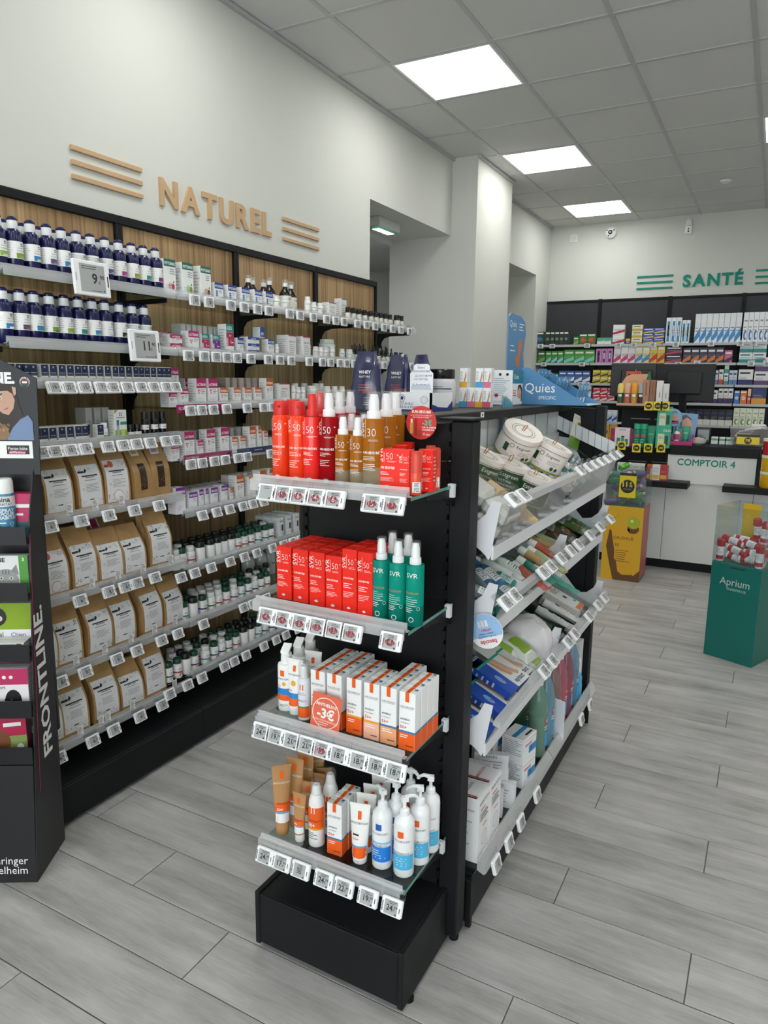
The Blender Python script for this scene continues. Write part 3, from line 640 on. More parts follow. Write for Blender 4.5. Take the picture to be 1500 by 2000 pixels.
# ------------------------------------------------------------------ kraft tea bags
def tea_bag(seed, w=.118, d=.07, h=.235, label='leaf', win=False):
    rg = random.Random(seed); pr = Pr(); lean = rg.uniform(.012, .03); bulge = rg.uniform(.0, .012); ft = rg.uniform(-.006, .006)
    def fy(v):        # front surface y at height v
        t = v/h; return -d/2-bulge*math.sin(PI*min(1, t*1.25)) + (0 if t < .55 else (t-.55)/.45*(d*.62)) + lean*t*t
    def byk(v): t = v/h; return d/2 + lean*t*t - (0 if t < .6 else (t-.6)/.4*(d*.2))
    def hw(v): t = v/h; return w/2*(1-.03*math.sin(PI*t))
    rings = []
    for k in range(11):
        v = h*k/10; a, b_, x = fy(v), byk(v), hw(v); gus = .014*(k/10)
        tw = ft*k/10
        rings.append([(-x+tw, a, v), (-x/3+tw, a-.001*rg.random(), v), (x/3+tw, a-.001*rg.random(), v), (x+tw, a, v), (x-gus+tw, (a+b_)/2, v), (x+tw, b_, v), (-x+tw, b_, v), (-x+gus+tw, (a+b_)/2, v)])
    pr.part('bag', MB().loft(rings, KRAFT, False))
    F = lambda u, v: (u+ft*v/h, fy(v)-.0016, v); F3 = lambda u, v: (u+ft*v/h, fy(v)-.0024, v); F4 = lambda u, v: (u+ft*v/h, fy(v)-.003, v)
    lb = MB(); LW = w*.42
    if win:
        lb.rect(F, -w*.18, w*.18, h*.2, h*.62, mat('#3b2a20', 'gloss'), 1, 6)
        for q in range(46): a = rg.uniform(-.17, .17)*w; c = h*rg.uniform(.21, .42); e = rg.uniform(.002, .005); lb.poly(F3, [(a, c), (a+e, c+e*.5), (a+e*.6, c+e*1.1)], col(rg.choice(['#7a5a40', '#5a4030', '#9a7a5a', '#4a3a2a'])))
        pr.part('window', lb, label='clear window showing dried herbs'); s = MB(); s.rect(F, -w*.22, w*.22, h*.74, h*.97, PW, 1, 3); s.rect(F3, -w*.15, w*.15, h*.77, h*.96, col(label), 1, 3); s.lines(F4, -w*.1, w*.1, h*.9, 2, h*.04, h*.012, INK); pr.part('sticker', s)
    else:
        v0, v1 = h*.08, h*.72
        lb.rect(F, -LW, LW, v0, v1, mat('#e9e9ea', 'print'), 1, 10)
        leaf = {'leaf': '#a9b8ac', 'gold': '#5c5b45', 'red': '#c58f8f'}[label]
        for sx, sy in ((-1, 1), (1, 1), (-1, -1), (1, -1)):
            for q in range(9):
                a = sx*LW*rg.uniform(.45, .95); c = (v1-h*rg.uniform(.02, .1)) if sy > 0 else (v0+h*rg.uniform(.02, .12)); an = rg.uniform(0, PI); e = .0065
                lb.poly(F3, [(a, c), (a+e*math.cos(an)-.0012*math.sin(an), c+e*math.sin(an)), (a+1.8*e*math.cos(an), c+1.8*e*math.sin(an)), (a+e*math.cos(an)+.0015*math.sin(an), c+e*math.sin(an)-.001)], col(leaf))
        if label == 'red':
            lb.rect(F3, -LW*.95, -LW*.55, v1-h*.1, v1-h*.06, col('#b5483a')); lb.disc(F3, -LW*.35, v1-h*.06, .012, col('#c4523f'), 14); lb.disc(F3, 0, v0+h*.1, .022, col('#d9b3b0'), 20); lb.disc(F4, 0, v0+h*.1, .019, PW, 18)
        else:
            lb.rect(F3, -LW*.95, -LW*.4, v1-h*.115, v1-h*.085, INK); lb.poly(F3, [(-LW*.4, v1-h*.1), (-LW*.2, v1-h*.05), (-LW*.1, v1-h*.085), (-LW*.3, v1-h*.12)], INK); lb.lines(F3, 0, LW*.35, v1-h*.06, 2, h*.02, h*.006, GREY)
        lb.rect(F3, -LW*.7, LW*.7, v1-h*.17, v1-h*.152, INK, 1, 1); lb.rect(F3, -LW*.4, LW*.4, v1-h*.195, v1-h*.18, GREY); lb.rect(F3, -LW*.5, LW*.5, v1-h*.235, v1-h*.225, GREY)
        lb.lines(F3, -LW*.45, LW*.8, v1-h*.3, 6, h*.022, h*.006, GREY, rg); lb.ring(F3, -LW*.68, v1-h*.36, .0045, .0008, INK, 10); lb.rect(F3, -LW*.2, LW*.2, v0+h*.1, v0+h*.115, INK)
        pr.part('label', lb)
    cl_ = MB()
    cl_.prism([(-d/2+.0, h*.985), (-d/2+.02, h*.985), (-d/2+.02, h*.99)], 0, -w/2+.002, w/2-.002, KRAFT)
    return pr
def bags(pxs, z, shelf, kinds, X=XF, wins={}, hs=None):
    for i, px in enumerate(pxs):
        kd = kinds[i]; lab = {'leaf': 'leafy white label', 'gold': 'gold-leaf white label', 'red': 'red patterned label'}.get(kd, 'herb window')
        h = (hs or {}).get(i, .235); pr = tea_bag(int(z*1000)+i*7, label=kd, win=kd.startswith('#'), h=h, w=.118 if not kd.startswith('#') else .10)
        rz = RX+R.uniform(-.12, .06); place(pr, 'tea_bag', f'kraft tea bag with {lab}, {ORD[i]} from left on {shelf}', 'tea bag', (X-.045, ypx(px, X, z+.08), z+.001), rz, 'kraft tea bags')
bags((120, 182, 234, 282, 318), SHA[4], 'upper bag shelf', ('leaf', 'leaf', 'red', '#d8c878', '#d0a0b8'), hs={1: .24, 2: .25, 3: .25, 4: .25})
bags((110, 170, 222, 266, 318), SHA[5], 'second bag shelf', ('red', 'gold', 'leaf', 'leaf', 'gold'), hs={2: .205, 3: .2, 4: .25})
bags((205, 240, 272), SHA[5], 'second bag shelf, rear', ('#c03a6a', 'leaf', 'leaf'), X=XF-.09)
bags((88, 140, 198, 246, 300, 343), SHA[6], 'third bag shelf', ('leaf', 'gold', 'leaf', 'leaf', 'leaf', 'leaf'), hs={5: .21})
bags((102, 152, 213, 264, 308), SHA[7], 'bottom bag shelf', ('leaf', 'leaf', 'leaf', 'leaf', 'leaf'), hs={3: .19, 4: .24})
# small shelf-talker cards clipped to the rails in front of the bags
def card_pr():
    pr = Pr(); pr.part('card', MB().box(-.013, .013, -.0008, 0, 0, .045, PW)); b = MB(); b.lines(front(-.0008), -.011, .011, .038, 7, .005, .0016, INK); pr.part('print', b); return pr
CARD = card_pr()
for sh, z, pxs in (('upper bag shelf', SHA[4], (136, 186, 238)), ('second bag shelf', SHA[5], (180, 231, 280, 334)), ('third bag shelf', SHA[6], (149, 205, 256, 302, 342)), ('bottom bag shelf', SHA[7], (105, 157, 198, 211, 259, 341))):
    for i, px in enumerate(pxs): place(CARD, 'label_card', f'small white printed card in the rail, {ORD[i]} from left on {sh}', 'label card', (-2.181, ypx(px, -2.181, z+.03), z+.006), RX, 'printed cards in the bag shelf rails')
# ------------------------------------------------------------------ top wall shelf
z = SHB[0]
PB = [carton(('phyb', c), .064, .045, .142, '#eef0ee', d_band('#14685a', 'PHYTOBIANE', None, .2, foot=None, art=art_fruit(c, c2))) for c, c2 in (('#e8b5b8', '#a8324a'), ('#b7cfa6', '#7fa03a'), ('#e0b8a4', '#6a2a34'))]
for i, px in enumerate((333, 368, 403)): row(PB[i], 'carton', f'white carton with green PHYTOBIANE band and fruit, {ORD[i]} of three on top wall shelf', 'carton', px, XF, z, 'green banded cartons', .045)
def art_sq(c):
    def fn(b, F, w, h):
        b.rect(F, w*.2, w*.46, h*.08, h*.32, col('#2b2320')); b.disc(raise_(F), w*.33, h*.2, w*.1, col(c), 8)
        for k in range(3): b.poly(F, [(-w*.45, h*(.56-k*.1)), (-w*.25, h*(.62-k*.1)), (-w*.1, h*(.55-k*.1)), (-w*.28, h*(.5-k*.1))], col('#4f86b8'))
    return fn
for i, (px, c) in enumerate(((428, '#e8e8e6'), (454, '#c0405a'), (480, '#d83a3a'), (505, '#7ab04a'), (526, '#e8a030'))): row(carton(('phys', c), .056, .04, .085, '#f0f1f2', d_band('#1c3f96', 'PHYTOSTANDARD', None, .3, foot=None, art=art_sq(c))), 'carton', f'white carton with blue PHYTOSTANDARD band, {ORD[i]} of five on top wall shelf', 'carton', px, XF, z, 'blue banded cartons', .04)
for i, (px, dx) in enumerate(((524, .09), (541, .12), (552, .05), (562, .12), (573, .02), (590, .04))): row(black_bottle(.03, .17, syrup=True), 'syrup_bottle', f'dark syrup bottle under clear cup, {ORD[i]} of six on top wall shelf', 'bottle', px, XF, z, 'dark syrup bottles', .06, dx=dx)
for i, px in enumerate((546, 563)): row(white_jar(.021, .075, '#7aa03a'), 'jar', f'small white jar before the syrup bottles, {ORD[i]} of two', 'jar', px, XF+.012, z, 'white jars by the syrup bottles', .042)
for i, (px, h) in enumerate(((606, .1), (618, .078), (630, .078))): row(white_jar(.017, h, '#4f7fae'), 'jar', f'slim white pill bottle with blue line, {ORD[i]} of three on top wall shelf', 'jar', px, XF, z, 'slim white pill bottles', .034)
row(carton('elx1', .075, .05, .09, '#eaeae8', d_lines(topc='#3f6fb0', name='COMPLEX')), 'carton', 'squat white carton with blue top line on top wall shelf', 'carton', 650, XF, z, None, .05)
row(carton('elx2', .055, .05, .135, '#eaeae8', d_lines(topc='#3f6fb0', name='SILIUM')), 'carton', 'tall white carton behind the squat blue-lined carton', 'carton', 672, XF-.055, z, None, .05)
for i, px in enumerate((684, 695, 706, 717, 729, 739, 748, 757, 766)): row(black_bottle(.0165, .085), 'dark_bottle', f'small dark bottle with cream label, {ORD[i]} from left on top wall shelf', 'bottle', px, XF, z, 'small dark bottles on the top wall shelf', .034)
for i, px in enumerate((690, 702, 713, 724, 735, 744, 753, 762)): row(black_bottle(.0165, .085), 'dark_bottle', f'small dark bottle behind the front ones, {ORD[i]} from left, top shelf', 'bottle', px, XF-.04, z, 'small dark bottles on the top wall shelf', .034)
for i, px in enumerate((780, 789)): row(black_bottle(.023 if i == 0 else .017, .09), 'dark_bottle', f'dark bottle at the right end of top wall shelf, {ORD[i]} of two', 'bottle', px, XF, z, 'small dark bottles on the top wall shelf', .04)
# ------------------------------------------------------------------ second wall shelf
z = SHB[1]
LB = lambda w, d, h, b='#b81f6c', n='LACTIBIANE', t='#8fae6a', band=.28, k='': carton(('lb', w, h, b, n, k), w, d, h, '#f1f1f0', d_band(b, n, '#c22a62', band))
for k in range(2): place(LB(.07, .05, .036, band=.4), 'carton', f'flat white carton with pink LACTIBIANE band, {"lower" if k == 0 else "upper"} of the stack on second wall shelf', 'carton', (XF-.025, ypx(345, XF, z), z+k*.0365), RX, 'flat pink banded cartons')
for k in range(2): place(LB(.05, .05, .036, band=.4, k='b'), 'carton', f'flat white carton turned grey side out, {"lower" if k == 0 else "upper"} of rear stack, second shelf', 'carton', (XF-.075, ypx(322, XF-.05, z), z+k*.0365), RX+.1, 'flat pink banded cartons')
row(LB(.062, .045, .093), 'carton', 'white carton with pink LACTIBIANE band on second wall shelf', 'carton', 379, XF, z, None, .045)
def d_az(c2, nm):
    def fn(b, F, w, h):
        b.rect(F, -w/2, w/2, h*.75, h, col('#178f86')); b.rect(F, -w/2, w/2, h*.3, h*.74, col(c2)); G_ = raise_(F); b.text(G_, 'AZÉOL', -w*.42, h*.82, h*.11, PW, bold=.02, fit=w*.7); b.text(G_, nm, 0, h*.6, h*.07, PW, 'c'); b.disc(G_, -w*.38, h*.42, w*.12, col('#e8b0c0'), 10, h*.16); b.rect(G_, w*.05, w*.1, h*.38, h*.5, PW); b.rect(G_, w*.15, w*.4, h*.4, h*.43, PW); b.disc(G_, w*.36, h*.1, w*.06, col('#7a5a3a'), 8)
    return fn
row(carton('az1', .05, .035, .085, '#f0f0ee', d_az('#b0295f', 'AB')), 'carton', 'AZÉOL carton with teal top and raspberry panel on second wall shelf', 'carton', 402, XF, z, None, .035)
row(carton('az2', .05, .035, .085, '#f0f0ee', d_az('#6a2a8a', 'AF')), 'carton', 'AZÉOL carton with teal top and purple panel on second wall shelf', 'carton', 423, XF, z, None, .035)
row(carton('az3', .052, .05, .138, '#f0f0ee', d_az('#b0295f', 'AV')), 'carton', 'tall AZÉOL carton with teal top and raspberry panel on second wall shelf', 'carton', 450, XF, z, None, .05)
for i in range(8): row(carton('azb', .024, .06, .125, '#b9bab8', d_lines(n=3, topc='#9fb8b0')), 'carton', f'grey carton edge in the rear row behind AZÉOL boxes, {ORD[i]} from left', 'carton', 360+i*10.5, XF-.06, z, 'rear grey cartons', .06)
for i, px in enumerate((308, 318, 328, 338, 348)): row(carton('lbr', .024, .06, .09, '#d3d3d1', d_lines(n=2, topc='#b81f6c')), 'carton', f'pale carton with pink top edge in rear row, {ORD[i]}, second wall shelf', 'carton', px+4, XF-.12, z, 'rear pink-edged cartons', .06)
row(carton('bl1', .042, .04, .082, '#eff1f3', d_band('#2149a0', 'MELIORAN', None, .35, foot=None)), 'carton', 'small white carton with blue top beside the tall AZÉOL carton', 'carton', 470, XF, z, None, .04)
for k in range(3): place(carton('bl3', .086, .05, .03, '#eff1f3', d_band('#2149a0', 'MELIORAN', None, .4, foot='#2149a0')), 'carton', f'flat blue and white carton, {("bottom", "middle", "top")[k]} of the stack of three, second wall shelf', 'carton', (XF-.025, ypx(496, XF, z), z+k*.0303), RX, 'flat blue cartons')
place(carton('bl4', .034, .045, .05, '#d8dce2', d_band('#2149a0', 'ME', None, .9, foot=None)), 'carton', 'grey-blue carton standing on the stack of three flat blue cartons', 'carton', (XF-.03, ypx(505, XF-.03, z+.12), z+.091), RX)
row(carton('phd', .05, .04, .088, '#eff1f3', d_band('#2a5fb0', 'PHYTODEX', '#3f7fb0', .28, foot=None)), 'carton', 'white carton with blue PHYTODEX band on second wall shelf', 'carton', 530, XF, z, None, .04)
row(white_jar(.0105, .068, '#c05a7a'), 'jar', 'slim white tube bottle beside the PHYTODEX carton', 'jar', 544, XF, z, None, .02)
for i, px in enumerate((571, 599)): row(carton('elixir', .066, .075, .118, '#eeeeec', d_lines(topc='#b8305a', name='ELIXIR DOUX', n=5)), 'carton', f'large white carton with raspberry top edge, {ORD[i]} of two on second wall shelf', 'carton', px, XF, z, 'white raspberry-topped cartons', .075)
for i, (px, h) in enumerate(((615, .1), (621, .072), (631, .072), (640, .072), (653, .078))): row(white_jar(.016, h, '#b84a6a'), 'jar', f'white pill bottle with pink line, {ORD[i]} from left on second wall shelf', 'jar', px, XF, z, 'white pink-lined bottles', .032, dx=.03 if i == 0 else 0)
row(white_jar(.047, .125, '#3f7fae'), 'jar', 'big white tub with blue line on second wall shelf', 'jar', 652, XF-.07, z, None, .094)
for i, px in enumerate((673, 687)): row(white_jar(.016 if i == 0 else .021, .072, '#3f9aae'), 'jar', f'white pill bottle with aqua line, {ORD[i]} of two on second wall shelf', 'jar', px, XF, z, 'white aqua-lined bottles', .035)
for i, px in enumerate((692, 701, 709, 717, 726, 735, 743, 752, 760, 768)): row(black_bottle(.015, .1 if i not in (3, 7) else .085, dropper=True), 'dropper_bottle', f'dark dropper bottle with cream label, {ORD[i]} from left on second wall shelf', 'bottle', px, XF, z, 'dark dropper bottles', .03)
for i, px in enumerate((697, 706, 714, 731, 740, 749, 757)): row(black_bottle(.015, .115, dropper=True), 'dropper_bottle', f'taller dark dropper bottle in rear row, {ORD[i]} from left, second wall shelf', 'bottle', px, XF-.05, z, 'dark dropper bottles', .03)
for i, px in enumerate((777, 787)): row(black_bottle(.016, .078), 'dark_bottle', f'dark capped bottle at right end of second wall shelf, {ORD[i]} of two', 'bottle', px, XF, z, None, .03)
# ------------------------------------------------------------------ third wall shelf
z = SHB[2]
OR = '#c85f1e'
FO = lambda w, h, nm='FORMAG', k='': carton(('fo', w, h, nm, k), w, .045, h, '#f0f0ee', d_band(OR, nm, '#d0541e', .3))
place(LB(.055, .05, .1, k='s'), 'carton', 'white carton with LACTIBIANE band standing on another at far left, third wall shelf', 'carton', (XF-.045, ypx(337, XF-.03, z+.1), z+.0605), RX)
place(LB(.075, .05, .06, k='u'), 'carton', 'white carton lying under the upper LACTIBIANE carton, third wall shelf', 'carton', (XF-.045, ypx(340, XF-.03, z), z), RX)
row(LB(.046, .045, .075), 'carton', 'short white carton with LACTIBIANE band at left of third wall shelf', 'carton', 361, XF, z, None, .045)
for i, px in enumerate((394, 417)): row(LB(.06, .05, .12, band=.34), 'carton', f'tall white carton with LACTIBIANE band, {ORD[i]} of two behind the FLORE strip', 'carton', px, XF, z, 'tall pink banded cartons', .05)
for i, px in enumerate((366, 374, 381)): row(LB(.024, .06, .12, k='r'), 'carton', f'grey carton edge behind tall LACTIBIANE cartons, {ORD[i]} of three', 'carton', px, XF-.06, z, None, .06)
for i, px in enumerate((438, 464, 485, 505)): row(FO(.052, .08), 'carton', f'short white carton with orange FORMAG band, {ORD[i]} of four on third wall shelf', 'carton', px, XF, z, 'orange banded cartons', .045)
row(FO(.054, .125, k='t'), 'carton', 'tall white carton with orange FORMAG band on third wall shelf', 'carton', 527, XF, z, None, .045)
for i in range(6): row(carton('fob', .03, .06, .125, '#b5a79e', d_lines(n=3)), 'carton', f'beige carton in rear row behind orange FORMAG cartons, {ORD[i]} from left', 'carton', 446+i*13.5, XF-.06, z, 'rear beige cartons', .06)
row(carton('cplx', .09, .06, .1, '#eeeeec', d_lines(topc='#b8303f', name='COMPLEX', tc='#b8303f', n=4)), 'carton', 'wide white carton with red top line on third wall shelf', 'carton', 556, XF, z, None, .06)
for i, (px, r, h, c) in enumerate(((577, .013, .09, '#444444'), (586, .016, .082, '#b8384a'), (596, .016, .082, '#b8384a'), (617, .03, .088, '#d0642a'), (645, .023, .085, '#d0642a'), (659, .02, .085, '#d0642a'), (673, .02, .085, '#d0642a'))): row(white_jar(r, h, c), 'jar', f'white pill bottle, {ORD[i]} from left on third wall shelf', 'jar', px, XF, z, 'white bottles on the third wall shelf', 2*r)
for i, px in enumerate((582, 600, 622, 632)): row(white_jar(.02, .1, '#b0b0ae'), 'jar', f'white pill bottle in rear row, {ORD[i]} from left on third wall shelf', 'jar', px, XF-.07, z, 'white bottles on the third wall shelf', .04)
def strip(px0, px1, z, h, c, txt, lab, sub=None, X=-2.172):
    y0, y1 = ypx(px0, X, z), ypx(px1, X, z); L = y1-y0; pr = Pr(); pr.part('strip', MB().box(0, L, -.0015, 0, 0, h, mat(c, 'print'))); b = MB(); F = front(-.0015, .0004)
    b.text(F, txt, L*.04, h*.35, h*.38, PW, bold=.015, fit=L*.78)
    if sub: b.text(F, sub, L*.42, h*.4, h*.22, PW, fit=L*.32)
    b.rect(F, L*.88, L*.97, h*.25, h*.8, col('#1f3563')); pr.part('print', b)
    place(pr, 'shelf_strip', lab, 'shelf strip', (X, y0, z), RX)
strip(345, 443, SHB[2]-.022, .034, '#a81f66', 'FLORE INTESTINALE - PROBIOTIQUES', 'magenta shelf strip reading FLORE INTESTINALE PROBIOTIQUES')
strip(359, 453, SHB[3]-.004, .028, '#a81f66', 'LACTIBIANE', 'magenta shelf strip reading LACTIBIANE on fourth wall shelf', 'boire naturellement la défense')
strip(463, 540, SHB[3]-.002, .026, '#1d2f5f', '', 'dark blue shelf strip beside the LACTIBIANE strip', 'IMMUNITÉ HIVER')
# ------------------------------------------------------------------ fourth wall shelf
z = SHB[3]
for i, (px, w_, h_) in enumerate(((343, .048, .075), (371, .06, .12), (392, .036, .078), (413, .055, .122), (440, .055, .125))): row(LB(w_, .045, h_, k='4', band=.3), 'carton', f'white carton with pink LACTIBIANE band, {ORD[i]} from left on fourth wall shelf', 'carton', px, XF, z, 'pink banded cartons on the fourth wall shelf', .045)
for i, (px, h_, w_) in enumerate(((459, .078, .038), (475, .078, .038), (494, .12, .045), (508, .12, .025), (520, .092, .032))): row(FO(w_, h_, 'CHRONOBIANE', '4'), 'carton', f'white carton with orange band, {ORD[i]} from left on fourth wall shelf', 'carton', px, XF, z, 'orange cartons on the fourth wall shelf', .045)
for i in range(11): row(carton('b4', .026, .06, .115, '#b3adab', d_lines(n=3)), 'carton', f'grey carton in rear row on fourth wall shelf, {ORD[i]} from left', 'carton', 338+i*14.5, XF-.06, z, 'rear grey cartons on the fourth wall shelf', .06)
for k in range(4): row(black_bottle(.018, .09), 'dark_bottle', f'dark bottle in shadow at end of fourth wall shelf, {ORD[k]} of four', 'bottle', 531+k*9, XF-.03, z, 'dark bottles on the fourth wall shelf', .036)
# ------------------------------------------------------------------ fifth wall shelf
z = SHB[4]
for i, (px, w_, h_, n_) in enumerate(((354, .056, .115, 'FEMINABIANE'), (378, .05, .085, 'FEMINABIANE'), (394, .026, .09, 'FEM'), (405, .018, .09, 'F'), (419, .046, .088, 'FEMINABIANE'), (439, .042, .09, 'FEMINABIANE'))): row(carton(('fem', w_, h_), w_, .05, h_, '#f1f0f2', d_band('#7a2a9a', n_, None, .28)), 'carton', f'white carton with purple band, {ORD[i]} from left on fifth wall shelf', 'carton', px, XF, z, 'purple banded cartons', .05)
for i, (px, w_, h_, n_, c) in enumerate(((453, .022, .07, 'B', OR), (470, .052, .125, 'BIANE', OR), (493, .052, .11, 'C BIANE', '#c98a1e'), (514, .045, .13, 'IMMUNO', OR), (532, .045, .13, 'IMMUNO', OR))): row(carton(('f5', w_, h_, c), w_, .05, h_, '#f1f0ee', d_band(c, n_, '#c8423a', .3)), 'carton', f'white carton with orange or gold band, {ORD[i]} from left on fifth wall shelf', 'carton', px, XF, z, 'orange cartons on the fifth wall shelf', .05)
for rr in range(2):
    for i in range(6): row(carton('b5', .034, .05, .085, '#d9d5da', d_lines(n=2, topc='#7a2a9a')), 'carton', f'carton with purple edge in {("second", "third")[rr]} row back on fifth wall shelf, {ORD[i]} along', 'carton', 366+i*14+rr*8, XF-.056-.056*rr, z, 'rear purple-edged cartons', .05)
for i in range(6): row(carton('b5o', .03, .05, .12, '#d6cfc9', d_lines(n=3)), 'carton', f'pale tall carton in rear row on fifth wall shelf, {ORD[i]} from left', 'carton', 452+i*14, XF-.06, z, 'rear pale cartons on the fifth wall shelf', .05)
# ------------------------------------------------------------------ supplement bottles, lower three wall shelves
CAPC = {'g': '#174a38', 'b': '#1a1b1d', 'w': '#e4e5e4'}; CAPN = {'g': 'green', 'b': 'black', 'w': 'white'}
LC = [('#2f6f3f', '#c8a03a'), ('#1d5f6f', '#d8633a'), ('#7a2a6a', '#8fb04a'), ('#b8302a', '#6a4a2a'), ('#26306a', '#d8b03a'), ('#178f8a', '#a8502a'), ('#c03a5a', '#5f8f3a')]
CV = ['#3a1f4a', '#16201c', '#143a2c', '#101c18', '#1d2560']
def supp(z, shelf, fronts, backs):
    for i, (px, c) in enumerate(fronts):
        pr = curve_bottle(CAPC[c], CV[(i+len(fronts)) % 5]) if c == 'b' else pill_bottle(CAPC[c], *LC[(i*3+len(fronts)) % 7])
        row(pr, 'supplement_bottle', f'white supplement bottle with {CAPN[c]} cap, {ORD[i]} in front row on {shelf}', 'supplement bottle', px, XF, z, 'supplement bottles', .045)
    n = 0
    for rr, seq in enumerate(backs):
        for i, (px, c) in enumerate(seq):
            row(pill_bottle(CAPC[c], *LC[(i+rr) % 7], h=.092), 'supplement_bottle', f'supplement bottle with {CAPN[c]} cap, {ORD[i]} in row {("two", "three")[rr]} on {shelf}', 'supplement bottle', px, XF-.05*(rr+1), z, 'supplement bottles', .045)
def seq(a, b, s, cs): return [(a+k*s, cs[k % len(cs)]) for k in range(int((b-a)/s)+1)]
supp(SHB[5], 'sixth wall shelf', list(zip((350, 363, 379, 398, 417, 431, 443, 457, 470, 483, 496, 510, 524, 534), 'wgwbbbbbgggggg')), [seq(355, 530, 15, 'wbbbbbbbggg'), seq(352, 530, 15, 'bbbbbbbbggg')])
supp(SHB[6], 'seventh wall shelf', list(zip((366, 384, 403, 419, 433, 448, 463, 477, 491, 503, 515, 527), 'gbgwwgwggwgg')), [seq(372, 530, 15, 'gwwwwgwgwwg'), seq(366, 530, 16, 'bwwwwgggbb')])
supp(SHB[7], 'bottom wall shelf', list(zip((336, 354, 370, 386, 408, 425, 439, 452, 467, 482, 496, 510, 523, 536), 'ggbgwgwggbbggg')), [seq(344, 530, 16, 'wbwgbwwgbbbg'), seq(340, 520, 16, 'wwwbwggbbbgg')])
for i, px in enumerate((493, 517, 533)):
    pr = Pr(); pr.part('bottle', MB().lathe([(.034, 0), (.036, .004), (.036, .1), (.03, .125), (.014, .14), (.013, .16)], mat('#c9cccd', 'gloss'), 20)); pr.part('cap', MB().lathe([(.015, .155), (.015, .19)], WHITE, 14)); b = MB(); b.text(cylm(.036, .0005), 'Aqua', 0, .06, .011, INK, 'c', bold=.02); pr.part('label', b)
    place(pr, 'water_bottle', f'big pale bottle reading Aqua, {ORD[i]} of three at back of seventh wall shelf', 'bottle', (-2.40, ypx(px, -2.37, SHB[6]+.1), SHB[6]), RX, 'big pale bottles')
def d_wb(b, F, w, h):
    b.rect(F, w*.02, w*.35, h*.3, h*.62, INK); b.text(F, 'Tonique', -w*.4, h*.78, h*.1, INK, fit=w*.8); b.rect(F, -w*.42, w*.42, h*.14, h*.16, LGREY); b.lines(F, -w*.42, -w*.05, h*.6, 4, h*.1, h*.03, LGREY)
for rr in range(3):
    for i, px in enumerate((550, 565, 580)): place(carton('wb', .042, .05, .1, '#dfe1e3', d_wb), 'carton', f'white carton with black square, {ORD[i]} in {("front", "middle", "back")[rr]} row at end of sixth wall shelf', 'carton', (XF-.025-rr*.052, ypx(px, XF, SHB[5]), SHB[5]+.012), RX, 'white cartons with a black square')
pr = Pr(); pr.part('riser', MB().box(-.08, .08, -.08, .08, 0, .0115, BLACK)); place(pr, 'display_riser', 'flat black riser under the white cartons with black squares', 'riser', (XF-.08, ypx(565, XF, SHB[5]), SHB[5]), RX)
place(carton('lowend', .12, .1, .05, '#d5d7d8', d_lines(n=2)), 'carton', 'flat pale carton in the shade at end of bottom wall shelf', 'carton', (XF-.06, ypx(562, XF, SHB[7]), SHB[7]), RX)
# ================================================================== GONDOLA (end cap faces the camera, sloping trays face the aisle)
GX0_, GX1_ = -1.19, -.66; GY1_ = 3.24; ZT = 1.515; EY = 1.69; YE = 1.41
t = thing('gondola_end', 'dark grey end cap of the sunscreen gondola with four glass shelves', 'shelving', (0, 0, 0))
child('back_panel', MB().box(-1.165, -.725, EY-.004, EY+.02, .16, 1.40, ANTH, .002).box(-1.165, -.725, EY-.006, EY+.02, 1.403, 1.50, ANTH, .002), t)
for k in range(3): child('panel_seam', MB().box(-1.165, -.725, EY-.0045, EY-.003, .45+.32*k, .453+.32*k, BLACK), t)
for x0, x1, nm in ((-.718, -.66, 'upright'), (-1.19, -1.172, 'upright')):
    u = child(nm, MB().box(x0, x1, EY-.012, EY+.05, .03, ZT-.008, ANTH2, .004), t)
    sl = MB()
    for q in range(34): sl.box(-.0035, .0035, -.0005, .001, .0, .022, BLACK)if False else sl.box(x0-.012 if x0 > -1 else x1, x0 if x0 > -1 else x1+.01, EY-.009, EY-.005, .2+q*.038, .225+q*.038, mat('#0c0d0e', 'dark'))
    child('slot_strip', sl, u)
child('top_cap', MB().box(-.745, -.655, EY-.03, EY+.06, ZT-.006, ZT, BLACK, .002), t)
child('base_front', MB().box(-1.145, -.705, 1.403, 1.413, .025, .178, ANTH2, .0015), t)
child('base_top', MB().box(-1.145, -.705, 1.413, EY, .165, .178, ANTH2, .001), t)
for x in (-1.16, -.705): child('base_side', MB().box(x, x+.016, 1.40, EY, .02, .185, ANTH2, .002), t)
for x, y in ((-.70, 1.46), (-.68, 1.715), (-1.15, 1.46)): child('foot', MB().lathe([(.014, 0), (.014, .01), (.006, .012), (.006, .03)], BLACK, 12, x, y), t)
EZ = [1.347, 1.03, .71, .345]
for z in EZ:
    s = child('shelf', MB().box(-1.14, -.70, YE+.008, EY-.01, -.008, 0, GLASS), t, (0, 0, z)); child('glass_edge', MB().box(-.70, -.6985, YE+.008, EY-.01, -.0078, -.0002, GLASSEDGE), s)
    child('price_rail', rail_mesh(.44, 0), s, (-1.14, YE+.012, 0))
    for x in (-1.15, -.705): child('bracket', MB().prism([(EY-.01, -.009), (1.50, -.009), (1.505, -.02), (1.60, -.03), (1.65, -.05), (EY-.01, -.06)], 0, x, x+.004, BLACK), s)
    child('clip', MB().box(-.706, -.690, EY-.05, EY-.036, -.03, .004, mat('#dfe1e6')), s)
t = thing('gondola', 'long dark grey gondola with white sloping trays along the aisle', 'shelving', (0, 0, 0))
child('spine', MB().box(-.94, -.875, EY+.06, GY1_, .03, ZT-.03, ANTH2, .003), t)
child('top_board', MB().box(-1.19, -.80, EY+.06, GY1_, ZT-.03, ZT, ANTH, .003), t)
